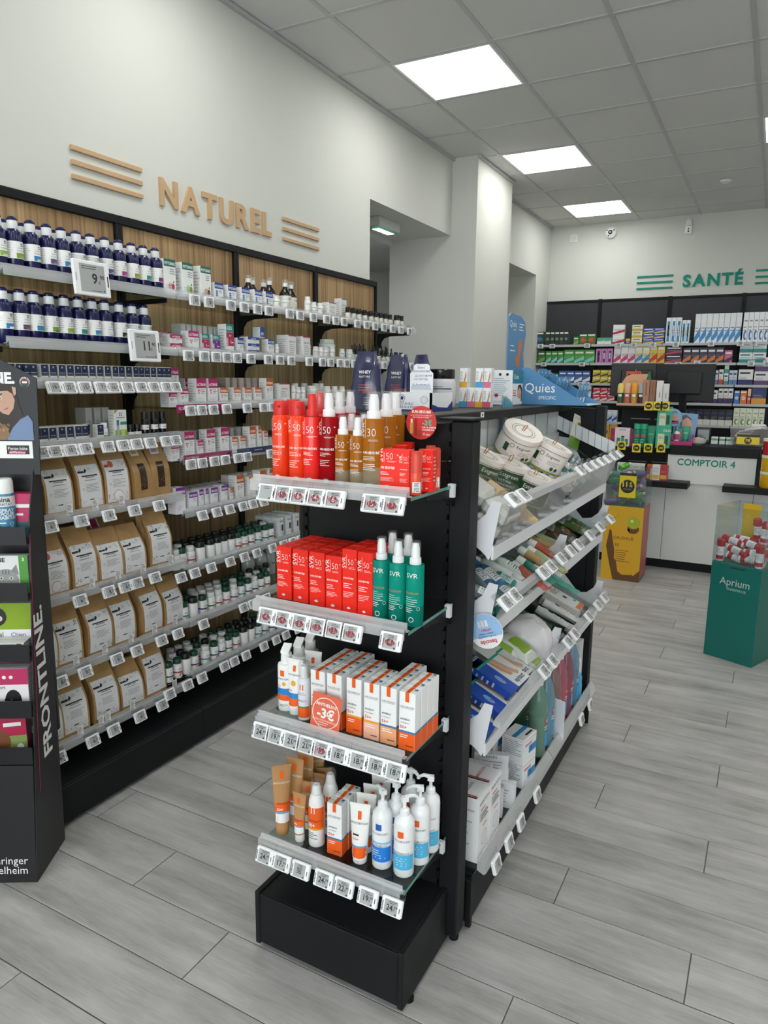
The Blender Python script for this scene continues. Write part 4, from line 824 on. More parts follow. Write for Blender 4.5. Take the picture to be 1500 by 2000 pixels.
child('plinth', MB().box(-.88, -.655, 1.765, GY1_, .02, .16, ANTH2, .003), t); child('plinth', MB().box(-1.19, -.94, 1.765, GY1_, .02, .16, ANTH2, .003), t)
child('plinth_end', MB().box(-.665, -.648, 1.758, 1.775, .01, .165, BLACK, .002), t); child('plinth_end', MB().box(-.885, -.64, GY1_, GY1_+.016, .01, .185, BLACK, .002), t)
child('far_upright', MB().box(-.70, -.66, GY1_+.02, GY1_+.08, .03, ZT-.01, ANTH2, .003), t); child('far_panel', MB().box(-.90, -.70, GY1_+.02, GY1_+.05, .16, ZT-.02, ANTH2, .002), t)
TRW = mat('#e3e4e8', 'satin'); TRB = mat('#dcdfe2', 'satin')
trays = {'upper': (1.165, .15), 'middle': (.94, .10), 'lower': (.59, .10)}
CAR = .19
tb = [(1.785, 2.505), (2.515, GY1_)]
def endplate(zf, zb):
    return [(-.86, zb-.02), (-.86, zb+.05), (-.80, zb+.045), (-.725, zf+.058), (-.685, zf+.064), (-.655, zf+.09), (-.638, zf+.128), (-.612, zf+.125), (-.632, zf+.01), (-.633, zf-.015), (-.642, zf-.035), (-.652, zf-.022), (-.664, zf-.012)]
for nm, (zf, dr) in trays.items():
    zb = zf+dr
    for bi, (y0, y1) in enumerate(tb):
        s = child('tray', MB().prism([(-.86, zb-.004), (-.86, zb), (-.634, zf), (-.634, zf-.004)], 1, y0, y1, GLASS), t)
        child('front_strip', MB().prism([(-.636, zf-.034), (-.636, zf+.004), (-.630, zf+.004), (-.630, zf-.034)], 1, y0, y1, TRW), s)
        top = (-.585, zf+.128) if nm == 'upper' else (-.60, zf+.075)
        child('front_glass', MB().prism([(-.631, zf+.004), (top[0], top[1]), (top[0]+.002, top[1]), (-.629, zf+.004)], 1, y0+.004, y1-.004, CLEAR), s)
        r = MB(); r.prism([(top[0]-.012, top[1]-.008), (top[0]-.006, top[1]+.012), (top[0]+.012, top[1]+.006), (top[0]+.01, top[1]-.014)], 1, y0, y1, RAIL); child('price_rail', r, s)
        child('end_plate', MB().prism(endplate(zf, zb), 1, y0-.003, y0, TRW), s)
        if bi == 1: child('end_plate', MB().prism(endplate(zf, zb), 1, y1, y1+.003, TRW), s)
        for q in ({'upper': ((1,), (2,))}.get(nm, ((2,), (1, 3)))[bi]):
            yq = y0+(y1-y0)*q/4; hh = .17 if nm == 'upper' else .1
            child('divider', MB().prism([(-.86, zb), (-.86, zb+hh), (top[0]-.01, top[1]-.01), (-.634, zf)], 1, yq-.001, yq+.001, clear('#fbfdfc')), s)
    if nm == 'upper':
        for bi, (y0, y1) in enumerate(tb):
            wbk = child('tray_back', MB().box(-.866, -.86, y0, y1, 1.25, 1.492, TRB, .002), t)
            n = 4
            for q in range(n):
                a = y0+(y1-y0)*q/n; child('back_slat', MB().box(-.8595, -.852, a+.004, a+(y1-y0)/n-.004, 1.325, 1.385, TRB, .001), wbk)
                child('back_rib', MB().box(-.8595, -.857, a-.001, a+.002, 1.25, 1.48, mat('#9aa0a4')), wbk)
b = child('bottom_shelf', MB().box(-.875, -.64, 1.785, GY1_, .185, .193, GLASS), t); child('bottom_panel', MB().box(-.875, -.655, 1.785, GY1_, .161, .166, mat('#202224', 'gloss')), b)
for y0, y1 in tb:
    r = MB(); r.prism([(-.642, .19), (-.642, .225), (-.636, .228), (-.618, .205), (-.612, .19), (-.62, .18)], 1, y0, y1, RAIL); child('price_rail', r, b)
# ------------------------------------------------------------------ end-cap price tags
GE = 'electronic price tags on the gondola end'
tagrow([525, 556, 588, 620, 655, 731, 769], 'top end-cap shelf', None, 1.337, 0, GE, [('', '', False, 1.0, False, True), ('19', '90', True), ('16', '90', True), ('14', '90', True), ('16', '90', True), ('5', '90', True), ('12', '90', True)], .3, 1.0, YE-.02) if False else None
def etags(z, pxs, vals, shelf, sc=.98, Y=YE-.022):
    for i, (px, v) in enumerate(zip(pxs, vals)):
        x = xpx(px, Y, z); mw = Matrix.Translation((x, Y, z)) @ Matrix.Rotation(-.33, 4, 'X')
        txt = ' blank' if not v[0] else (f' reading {v[0]}' if v[0] != '#' else ' with a dark picture')
        place(tagpr(*v, sc=sc), 'price_tag', f'electronic price tag{txt}, {ORD[i]} from left on {shelf}', 'price tag', group=GE, mw=mw)
etags(1.33, (525, 557, 588, 621, 656, 731, 770), [('', '', False, 1.0, False, True)[:2], ('19', '90', True), ('16', '90', True), ('14', '90', True), ('16', '90', True), ('15', '', True), ('12', '90', True)], 'top end-cap shelf')
etags(1.012, (525, 557, 590, 624, 656, 689, 766), [('14', '90', True), ('14', '90', True), ('16', '90', True), ('13', '90', True), ('13', '90', True), ('13', '90', True), ('14', '90', True)], 'second end-cap shelf')
etags(.69, (514, 542, 573, 602, 632, 665, 703, 738, 774), [('24', '99'), ('19', '99'), ('21', '99'), ('21', '99'), ('15', '99', True), ('18', '99'), ('18', '99'), ('18', '99'), ('18', '99')], 'third end-cap shelf')
etags(.325, (521, 553, 590, 635, 674, 721, 768), [('24', '99'), ('17', '99'), ('#', ''), ('24', '99'), ('22', '99'), ('19', '99'), ('24', '99')], 'bottom end-cap shelf')

# ------------------------------------------------------------------ sunscreen products
def std(pr, name, label, cat, px, py, z, group=None, rz=0.0, back=0.0):
    "stand a thing on an end-cap shelf; px, py = middle of its base front, back = how far its centre lies behind that"
    p = at(px, py, Z=z); dirv = Vector((p.x, p.y, 0)).normalized()
    return place(pr, name, label, cat, (p.x+dirv.x*back, p.y+dirv.y*back, z), rz, group)
def svr_text(b, F, r, h, big='50', c='#f6efe6', y=.70, plus=True):
    m = col(c); b.text(F, 'SVR', -r*.55, h*y, r*.50, m, 'l', PI/2, sx=1.25); b.rect(F, -r*.42, -r*.39, h*y, h*y+r*1.7, m); b.text(F, big, -r*.2, h*(y+.02), r*.78, m, sx=.85, bold=-.018)
    if plus: b.text(F, '+', r*.95, h*(y+.02)+r*.5, r*.35, m)
    b.lines(F, -r*.1, r*1.0, h*(y-.03), 2, h*.012, h*.004, m, nu=3)
def sun_lines(b, F, r, h, c='#f4ddd2', y=.48):
    m = col(c); b.text(F, 'SUN SECURE', -r*.75, h*y, r*.22, m, bold=.03); b.lines(F, -r*.75, r*.7, h*(y-.045), 3, h*.02, h*.006, m, nu=3); b.lines(F, -r*.75, r*.6, h*(y-.15), 4, h*.025, h*.007, m, nu=3)
def shell(b, F, u, v, r, m):
    for k in range(5):
        a = PI*(k+1)/6; b.poly(F, [(u, v), (u+r*.35*math.cos(a-.5), v+r*.5*math.sin(a-.5)), (u+r*math.cos(a), v+r*math.sin(a)), (u+r*.35*math.cos(a+.5), v+r*.5*math.sin(a+.5))], m)
def can(h=.205, r=.0235):
    pr = Pr(); pr.part('can', MB().lathe([(r*.96, 0), (r, .003), (r, h*.74), (r*.93, h*.79), (r*.84, h*.82)], mat('#f2401a', 'gloss'), 28)); pr.part('cap', MB().lathe([(r*.82, h*.82), (r*.84, h*.83), (r*.82, h*.965), (r*.72, h*.995), (r*.3, h)], mat('#d42320', 'satin'), 26))
    b = MB(); b.lathe([(.0035, 0), (.0035, .002)], mat('#8f1512'), 8); 
    for i, q in enumerate(b.v): b.v[i] = (q[0]+.008, -r*.815-q[2], h*.93+q[1])
    pr.part('nozzle', b); b = MB(); F = cylm(r, .0005); svr_text(b, F, r, h, y=.62); sun_lines(b, F, r, h, y=.42); shell(b, F, r*.1, h*.035, r*.5, PW); pr.part('print', b); return pr
def spray(r, h, body, low, cap, capm=None, over=True, big='50', txt='#f6efe6', tx=True, teal=False, bodyk='gloss'):
    pr = Pr(); hb = h*.73; liq = hb*.33 if low else 0
    bo = MB()
    if low: bo.lathe([(r*.95, 0), (r, .003), (r, liq)], low, 26); bo.lathe([(r, liq), (r, hb*.97), (r*.96, hb)], body, 26)
    else: bo.lathe([(r*.95, 0), (r, .003), (r, hb*.97), (r*.96, hb)], body, 26)
    bo.add([(r*.96*math.sin(2*PI*i/26), -r*.96*math.cos(2*PI*i/26), hb) for i in range(26)], [tuple(range(26))], body)
    pr.part('bottle', bo); cm = mat(cap, 'satin')
    pr.part('collar', MB().lathe([(r*.64, hb), (r*.66, hb+.002), (r*.62, hb+h*.075)], cm, 22))
    pr.part('pump', MB().lathe([(r*.48, hb+h*.07), (r*.48, h*.9), (r*.36, h*.97), (r*.3, h*.975)], cm, 18))
    if over: pr.part('overcap', MB().lathe([(r*.58, hb+h*.07), (r*.55, h*.985), (r*.5, h), (0, h)], CAPCLEAR, 20, cap=False), label='clear protective cap')
    b = MB(); F = cylm(r, .0006)
    if teal:
        b.text(F, 'SVR', 0, hb*.8, r*.55, PW, 'c', sx=1.1); b.text(F, 'SUN SECURE', -r*.8, hb*.54, r*.2, col('#c86a4a'), bold=.02); b.lines(F, -r*.8, r*.7, hb*.48, 5, hb*.035, hb*.005, PW, nu=3); b.ring(F, 0, hb*.12, r*.3, r*.06, PW, 16); b.lines(F, -r*.8, r*.4, hb*.3, 3, hb*.03, hb*.008, PW, nu=3); b.ring(F, r*.8, hb*.3, r*.2, r*.03, PW, 10)
    elif tx: svr_text(b, F, r, hb, big, txt, y=.74, plus=big != '30'); sun_lines(b, F, r, hb, txt, y=.52); shell(b, F, r*.1, hb*.05, r*.5, col('#9fd0c4'))
    if b.v: pr.part('print', b)
    return pr
z = EZ[0]; GS = 'red and amber sunscreen bottles on the top end-cap shelf'
CAN = can(); RED = mat('#f02a24', 'gloss'); DRED = clear('#d86a5a', .78, '#a8141a', .08); AMB = clear('#e8a040', .70, '#b8701a', .06); CLW = clear('#e8ddc8', .45, '#b8a88c', .06)
std(CAN, 'sunscreen_can', 'orange-red aerosol can with red cap, leftmost on top end-cap shelf', 'aerosol can', 551, 940, z, GS, .0, .024)
std(CAN, 'sunscreen_can', 'orange-red aerosol can with red cap, second from left on top end-cap shelf', 'aerosol can', 583, 944, z, GS, .25, .024)
std(CAN, 'sunscreen_can', 'orange-red aerosol can half hidden behind the front two', 'aerosol can', 575, 930, z, GS, 0, .05)
SP1 = spray(.0235, .23, RED, None, '#dc2a26', over=False); SPD = spray(.0235, .232, DRED, None, '#ecebee'); SPL = spray(.026, .232, AMB, CLW, '#f0f0f2', big='30'); SPS = spray(.0195, .175, AMB, CLW, '#f0f0f2')
std(SP1, 'sunscreen_spray', 'bright red spray bottle with red pump on top end-cap shelf', 'spray bottle', 611, 947, z, GS, .1, .024)
std(spray(.0235, .23, RED, None, '#dc3a3a', over=True), 'sunscreen_spray', 'red spray bottle with clear capped red pump behind the bright one', 'spray bottle', 626, 931, z, GS, 0, .05)
for i, (px, py) in enumerate(((643, 950), (663, 934), (684, 928))): std(SPD, 'sunscreen_spray', f'dark red oil spray with white pump, {("front one", "middle one", "rear one")[i]} of three', 'spray bottle', px, py, z, GS, .12, .024 if i == 0 else .05)
for i, (px, py) in enumerate(((670, 953), (699, 957), (686, 938), (710, 940))): std(SPS, 'sunscreen_spray', f'small amber spray with white pump, {("left front", "right front", "left rear", "right rear")[i]} of four', 'spray bottle', px, py, z, GS, .1, .02 if i < 2 else .03)
for i, (px, py) in enumerate(((729, 960), (753, 948), (770, 938))): std(SPL, 'sunscreen_spray', f'large amber spray numbered 30 with white pump, {("front", "middle", "rear")[i]} of three', 'spray bottle', px, py, z, GS, .1, .026)
REDC = '#f2220c'
def d_svr(big='50', teal=False, sc=1.0):
    def fn(b, F, w, h):
        m = col('#f8ece4'); b.text(F, 'SVR', -w*.25, h*.70, w*.26*sc, m, 'l', PI/2, sx=1.2); b.rect(F, -w*.2, -w*.185, h*.7, h*.92, m); b.text(F, big, -w*.10, h*.76, w*.36*sc, m, sx=.85, fit=w*.46, bold=-.018); b.text(F, '+', w*.37, h*.84, w*.12, m); b.lines(F, -w*.05, w*.42, h*.72, 2, h*.02, h*.005, m); b.text(F, 'SUN SECURE', -w*.42, h*.54, w*.1, m, bold=.03, fit=w*.7)
        b.lines(F, -w*.42, w*.2, h*.46, 3, h*.03, h*.009, m); b.lines(F, -w*.42, w*.32, h*.33, 4, h*.025, h*.006, m); shell(b, F, -w*.05, h*.07, w*.17, PW)
        if teal: b.rect(F, -w*.45, w*.45, h*.5, h*.52, col('#2fae9a'))
    return fn
def d_top(b, F, w, d): b.disc(F, 0, 0, w*.12, col('#c02a1a'), 12)
SB = carton('svrm', .058, .03, .10, REDC, d_svr(sc=.8), d_top); SK = carton('svrk', .026, .026, .10, REDC, d_svr(sc=1.0), d_top)
for i, (px, py) in enumerate(((763, 961), (775, 948), (788, 938), (797, 930))): std(SB, 'sunscreen_carton', f'squat red SVR carton, {ORD[i]} from front at right of top end-cap shelf', 'carton', px, py, z, 'squat red cartons', .06, .017)
std(SK, 'sunscreen_carton', 'slim red SVR stick carton beside the squat red cartons', 'carton', 793, 964, z, None, .06, .013)
def stick():
    pr = Pr(); pr.part('stick', MB().lathe([(.0125, 0), (.013, .002), (.013, .05), (.011, .052)], mat('#e8503c', 'gloss'), 18)); pr.part('cap', MB().lathe([(.0128, .05), (.0128, .094), (.011, .1), (0, .1)], clear('#ff9a88', .5, '#ea6a58', .08), 18, cap=False)); pr.part('core', MB().lathe([(.009, .052), (.009, .085), (.006, .09)], mat('#e8604c'), 14)); b = MB(); F = cylm(.013, .0005); b.rect(F, -.004, .016, .006, .03, PW, 5); b.lines(cylm(.013, .0008), .0, .014, .026, 6, .0035, .0015, INK, nu=2); pr.part('label', b); return pr
ST = stick()
for i, (px, py) in enumerate(((812, 968), (826, 961), (849, 957), (840, 950))): std(ST, 'sunscreen_stick', f'translucent red sunscreen stick, {ORD[i]} from left on top end-cap shelf', 'sunscreen stick', px, py, z, 'red sunscreen sticks', .1, .013)
std(SK, 'sunscreen_carton', 'slim red SVR carton between the translucent sticks', 'carton', 838, 962, z, None, .06, .013)
# second shelf
z = EZ[1]
SC4 = carton('svrt', .047, .036, .142, REDC, d_svr(), d_top); SC5 = carton('svrt2', .042, .038, .165, REDC, d_svr(teal=False), d_top)
GC = 'red sunscreen cartons on the second end-cap shelf'
fr = [(555, 1171), (587, 1177), (619, 1184), (651, 1193)]
for i, (px, py) in enumerate(fr):
    p = at(px, py, Z=z)
    for k in range(4 if i < 3 else 3): place(SC4, 'sunscreen_carton', f'red SVR carton, {ORD[i]} column from left, {("front", "second", "third", "rear")[k]} in line, second end-cap shelf', 'carton', (p.x, p.y+.019+k*.041, z), 0, GC)
for i, (px, py) in enumerate(((682, 1199), (712, 1207))):
    p = at(px, py, Z=z)
    for k in range(3): place(SC5, 'sunscreen_carton', f'taller red SVR carton, {("left", "right")[i]} column, {("front", "middle", "rear")[k]} in line, second end-cap shelf', 'carton', (p.x, p.y+.02+k*.043, z), 0, GC)
TB = clear('#4fc0b0', .82, '#159a86', .08); TLW = clear('#3a9a8c', .85, '#0f7a6a', .08); SPT = spray(.0215, .205, TB, TLW, '#eef0f1', teal=True)
for i, (px, py) in enumerate(((744, 1213), (776, 1221), (809, 1226), (765, 1196), (795, 1202))): std(SPT, 'sunscreen_spray', f'teal SVR spray with clear cap, {("front left", "front middle", "front right", "rear left", "rear right")[i]} of five', 'spray bottle', px, py, z, 'teal spray bottles', .05, .022)
# third shelf
z = EZ[2]
ORG = '#f26010'
def lrp(b, F, w, y, k=1.0, c='#1c2430'):
    b.text(F, 'LA ROCHE-POSAY', 0, y, w*.105*k, col(c), 'c', fit=w*.86); b.rect(F, -w*.4, w*.4, y-w*.05, y-w*.03, col('#9aa0a6'))
def lrp_bottle():
    r, h = .0245, .185; pr = Pr(); wm = mat('#f3f3f2', 'gloss'); pr.part('bottle', MB().lathe([(r*.95, 0), (r, .003), (r, h*.68), (r*.93, h*.71), (r*.62, h*.725)], wm, 26)); pr.part('pump_cap', MB().lathe([(r*.62, h*.725), (r*.64, h*.73), (r*.6, h*.87), (r*.5, h*.88)], wm, 22))
    pr.part('nozzle', MB().loft([[(a, c_, zz+(.016*h/.185 if c_ > 0 else 0)) for a, c_ in ((-.012, -.012), (.012, -.012), (.012, .012), (-.012, .012))] for zz in (h*.875, h*.91)], wm, False))
    b = MB(); F = cylm(r, .0005); b.rect(F, -r*.35, r*.15, h*.55, h*.64, col(ORG), 2); b.text(F, 'LA ROCHE', -r*.8, h*.49, r*.24, INK, fit=r*1.7); b.rect(F, -r*1.3, r*1.3, h*.26, h*.36, col('#1f86d0'), 10); b.rect(F, -r*1.3, r*1.3, h*.17, h*.26, col(ORG), 10); b.disc(F, r*.1, h*.43, r*.22, col('#f0b02a'), 10); b.text(F, '50+', -r*.8, h*.375, r*.26, col('#d8301e')); b.lines(F, -r*.5, r*.5, h*.1, 2, h*.02, h*.006, INK, nu=3); pr.part('label', b); return pr
LB1 = lrp_bottle()
for i, (px, py) in enumerate(((561, 1390), (585, 1375), (607, 1361))): std(LB1, 'sunscreen_bottle', f'white sunscreen bottle with blue and orange bands, {("front", "middle", "rear")[i]} of three', 'sunscreen bottle', px, py, z, 'white blue-banded sunscreen bottles', .2, .024)
def tube(w, h, body, fn, capc='#f0f0ee', r=.018, caph=.02, seed=0):
    pr = Pr(); bm = mat(body, 'satin')
    pr.part('cap', MB().lathe([(r*.9, 0), (r*.95, .002), (r*.95, caph)], mat(capc, 'satin'), 22))
    rings = []; n = 24
    for k in range(9):
        t_ = k/8; a = r*(1-t_)+w/2*t_; c_ = r*(1-t_)**.8*1.0+.0012
        rings.append([(a*math.sin(2*PI*i/n), -c_*math.cos(2*PI*i/n), caph+(h-caph)*t_) for i in range(n)])
    pr.part('tube', MB().loft(rings, bm, True)); pr.part('crimp', MB().box(-w/2, w/2, -.0011, .0011, h-.001, h+.007, bm))
    def F(u, v, e=.0008):
        t_ = min(1, max(0, (v-caph)/(h-caph))); a = r*(1-t_)+w/2*t_; c_ = r*(1-t_)**.8+.0012; s_ = max(-.98, min(.98, u/a)); return (u, -c_*math.sqrt(1-s_*s_)-e, v)
    b = MB(); fn(b, F, lambda u, v: F(u, v, .0013), w, h); pr.part('print', b); return pr
def t_kid(b, F, G_, w, h):
    b.rect(F, -w*.08, w*.1, h*.82, h*.93, col(ORG)); b.text(G_, 'LA ROCHE-POSAY', 0, h*.74, w*.1, INK, 'c', fit=w*.8); b.disc(F, -w*.0, h*.6, w*.15, col('#f0b02a'), 12); b.text(G_, '50+', -w*.36, h*.44, w*.16, col('#d8301e')); b.rect(F, -w*.36, w*.36, h*.32, h*.42, col('#1f86d0'), 6, 2); b.rect(F, -w*.35, w*.35, h*.18, h*.32, col(ORG), 6, 2)
std(tube(.05, .148, '#f3f2f0', t_kid), 'sunscreen_tube', 'white sunscreen tube with blue and orange bands beside the white bottles', 'sunscreen tube', 578, 1398, z, None, .05, .018)
std(tube(.05, .148, '#f3f2f0', t_kid), 'sunscreen_tube', 'white sunscreen tube half hidden behind the small clear-capped spray', 'sunscreen tube', 613, 1380, z, None, .2, .02)
def mini():
    r, h = .0175, .16; pr = Pr(); pr.part('bottle', MB().lathe([(r*.95, 0), (r, .003), (r, h*.66), (r*.9, h*.71), (r*.7, h*.73)], mat('#e6e8ee', 'gloss'), 22)); pr.part('pump', MB().lathe([(r*.6, h*.73), (r*.5, h*.93)], WHITE, 16)); pr.part('overcap', MB().lathe([(r*.86, h*.73), (r*.84, h*.96), (r*.7, h), (0, h)], CAPCLEAR, 20, cap=False)); b = MB(); F = cylm(r, .0005); b.rect(F, -r*1.3, r*1.3, h*.05, h*.22, col(ORG), 8); b.rect(F, -r*1.3, r*1.3, h*.22, h*.245, col('#4f8a4a'), 8); b.rect(F, -r*.25, r*.35, h*.53, h*.63, col(ORG)); b.text(F, 'ANTHELIOS', -r*.8, h*.33, r*.28, INK, fit=r*1.6); b.lines(F, -r*.7, r*.7, h*.48, 2, h*.03, h*.01, GREY, nu=3); pr.part('label', b); return pr
std(mini(), 'sunscreen_spray', 'small white mist bottle with clear cap beside the orange sale card', 'spray bottle', 595, 1408, z, None, .1, .018)
def d_lrp(lowc, stripe, fcol='#1c2430'):
    def fn(b, F, w, h):
        b.rect(F, -w/2, w/2, 0, h*.30, col(lowc)); b.rect(F, -w/2, w/2, h*.30, h*.335, col(stripe)); b.rect(F, -w*.12, w*.12, h*.84, h, col(ORG)); lrp(b, F, w, h*.74); b.text(F, 'ANTHELIOS', -w*.42, h*.52, w*.11, col('#1c2430'), bold=.02, fit=w*.6); b.text(F, 'UV MUNE 400', -w*.42, h*.46, w*.08, INK, fit=w*.55); b.text(F, '50+', -w*.42, h*.365, w*.2, col('#e0441e'), bold=.02); G_ = raise_(F); b.lines(G_, -w*.4, w*.3, h*.25, 2, h*.035, h*.014, PW); b.rect(G_, -w*.05, w*.4, h*.07, h*.085, col('#5a2a10'))
    return fn
def d_lrt(b, F, w, d): b.rect(F, -w*.12, w*.12, -d/2, d/2, col(ORG)); b.text(raise_(F), '50', -w*.05, -d*.3, w*.12, col('#c83a1a')); b.rect(raise_(F), w*.22, w*.42, d*.1, d*.35, col('#2a7ab0'))
def d_lrs(lowc, stripe):
    def fn(b, F, d, h): b.rect(F, -d/2, d/2, 0, h*.30, col(lowc)); b.rect(F, -d/2, d/2, h*.30, h*.335, col(stripe))
    return fn
LR = {k: carton(('lrp', k), .044, .032, .15, '#f3f3f3', d_lrp(a, s), d_lrt, d_lrs(a, s)) for k, a, s in (('orange', ORG, '#2a7ab0'), ('peach', '#f2b89a', '#e8a020'), ('apricot', '#f0a878', '#2a7ab0'), ('gold', ORG, '#e8a020'), ('green', ORG, '#3f7a4a'))}
cols_ = [((620, 1416), 'green', 5), ((652, 1424), 'green', 5), ((690, 1434), 'gold', 4), ((724, 1445), 'peach', 3), ((757, 1454), 'apricot', 5), ((793, 1466), 'orange', 4)]
for i, ((px, py), kd, n) in enumerate(cols_):
    p = at(px, py, Z=z)
    for k in range(n): place(LR[kd], 'sunscreen_carton', f'white ANTHELIOS carton with {kd} accent, {ORD[i]} column from left, {ORD[k]} from front', 'carton', (p.x, p.y+.018+k*.0355, z), .0, 'white and orange sunscreen cartons')
pr = Pr(); W_, H_ = .088, .098; pr.part('card', MB().box(-W_/2, W_/2, -.001, 0, 0, H_, mat('#e2694a', 'print'))); b = MB(); F = front(-.001, .0005); b.ring(F, 0, H_*.5, .041, .002, PW, 32); b.text(F, 'ANTHELIOS', 0, H_*.68, .0085, PW, 'c', bold=.03); b.text(F, '-3€', 0, H_*.36, .026, PW, 'c', bold=.03); b.text(F, 'DE RÉDUCTION IMMÉDIATE', 0, H_*.27, .0045, PW, 'c'); b.lines(F, -.02, .02, H_*.22, 2, .006, .0015, PW); pr.part('print', b)
p = at(632, 1420, Y=YE+.016); place(pr, 'sale_card', 'square orange sale card reading ANTHELIOS minus 3 euros', 'sale card', mw=Matrix.Translation((p.x, YE+.018, z+.004)) @ Matrix.Rotation(.0, 4, 'Z') @ Matrix.Rotation(.06, 4, 'Y') @ Matrix.Rotation(-.1, 4, 'X'))
# bottom shelf
z = EZ[3]
TANC = '#b98a58'
def t_tan(b, F, G_, w, h):
    b.rect(F, -w*.1, w*.1, h*.84, h*.95, col(ORG)); b.text(G_, 'LA ROCHE-POSAY', 0, h*.77, w*.11, PW, 'c', fit=w*.85); b.rect(F, -w*.36, w*.36, h*.36, h*.5, col(ORG), 8, 2); b.rect(F, -w*.35, w*.35, h*.335, h*.36, col('#4fa8d8'), 8); b.rect(F, -w*.34, w*.34, h*.2, h*.335, PW, 8, 2); b.text(G_, 'ANTHELIOS', -w*.28, h*.47, w*.085, INK); b.text(G_, '50+', -w*.28, h*.38, w*.14, PW, bold=.03); b.lines(G_, -w*.26, w*.24, h*.3, 4, h*.025, h*.008, INK)
TT = tube(.056, .2, TANC, t_tan, TANC, .019, .012); TTS = tube(.044, .135, TANC, t_tan, '#f2f2f0', .014, .022)
GT = 'tan sunscreen tubes'
for i, (px, py, rz) in enumerate(((552, 1634, .75), (578, 1618, .1), (598, 1602, .05), (618, 1586, .45))): std(TT, 'sunscreen_tube', f'tall tan sunscreen tube, {ORD[i]} from front in the line on bottom end-cap shelf', 'sunscreen tube', px, py, z, GT, rz, .02)
for i, (px, py, rz) in enumerate(((586, 1647, .0), (603, 1622, .3), (622, 1604, .2), (634, 1592, .5))): std(TTS, 'sunscreen_tube', f'small tan sunscreen tube with white cap, {ORD[i]} from front on bottom end-cap shelf', 'sunscreen tube', px, py, z, GT, rz, .016)
def mist():
    r, h = .0225, .19; pr = Pr(); pr.part('can', MB().lathe([(r*.96, 0), (r, .003), (r, h*.6), (r*.93, h*.7), (r*.7, h*.78), (r*.66, h*.8)], mat('#f2f2f1', 'gloss'), 26)); pr.part('pump', MB().lathe([(r*.6, h*.8), (r*.55, h*.88), (r*.4, h*.93)], WHITE, 18)); pr.part('overcap', MB().lathe([(r*.72, h*.79), (r*.72, h*.95), (r*.55, h), (0, h)], CAPCLEAR, 20, cap=False)); b = MB(); F = cylm(r, .0005); A = r*1.5; b.rect(F, -A, A, h*.3, h*.62, col(ORG), 12); b.rect(F, -A, A, h*.27, h*.3, col('#e8a020'), 12); b.rect(cylm(r, .0008), -r*.25, r*.25, h*.53, h*.66, PW); b.text(cylm(r, .0009), 'ANTHELIOS', -r*.7, h*.40, r*.25, INK); b.text(cylm(r, .0009), '50+', -r*.7, h*.32, r*.45, PW, bold=.03); b.lines(F, -r*.7, r*.6, h*.22, 4, h*.03, h*.01, INK, nu=3); pr.part('label', b); return pr
MS = mist()
for i, (px, py) in enumerate(((619, 1656), (646, 1632))): std(MS, 'sunscreen_mist', f'white mist can with orange label and clear cap, {("front", "rear")[i]} one of two', 'spray can', px, py, z, 'orange labelled mist cans', .1, .023)
p = at(651, 1671, Z=z)
for k in range(3): place(LR['orange'], 'sunscreen_carton', f'white and orange 50+ carton, {("front", "middle", "rear")[k]} of three on bottom end-cap shelf', 'carton', (p.x, p.y+.02+k*.0355, z), .06, 'white and orange cartons on the bottom shelf')
def t_white(b, F, G_, w, h):
    b.rect(F, -w*.08, w*.1, h*.78, h*.92, col(ORG)); b.text(G_, 'LA ROCHE-POSAY', 0, h*.7, w*.11, INK, 'c', fit=w*.85); b.rect(F, -w*.36, w*.36, h*.12, h*.3, col(ORG), 8, 2); b.rect(F, -w*.36, w*.36, h*.3, h*.33, col('#4fa8d8'), 8); b.text(G_, '50+', -w*.3, h*.42, w*.14, col('#d8301e')); b.rect(G_, -w*.3, w*.0, h*.5, h*.53, INK)
TW = tube(.056, .16, '#f4f3ef', t_white, '#f2f2f0', .02, .014)
for i, (px, py) in enumerate(((703, 1690), (715, 1668), (728, 1648), (744, 1628))): std(TW, 'sunscreen_tube', f'white tube with orange lower band, {ORD[i]} from front on bottom end-cap shelf', 'sunscreen tube', px, py, z, 'white orange-banded tubes', .25, .02)
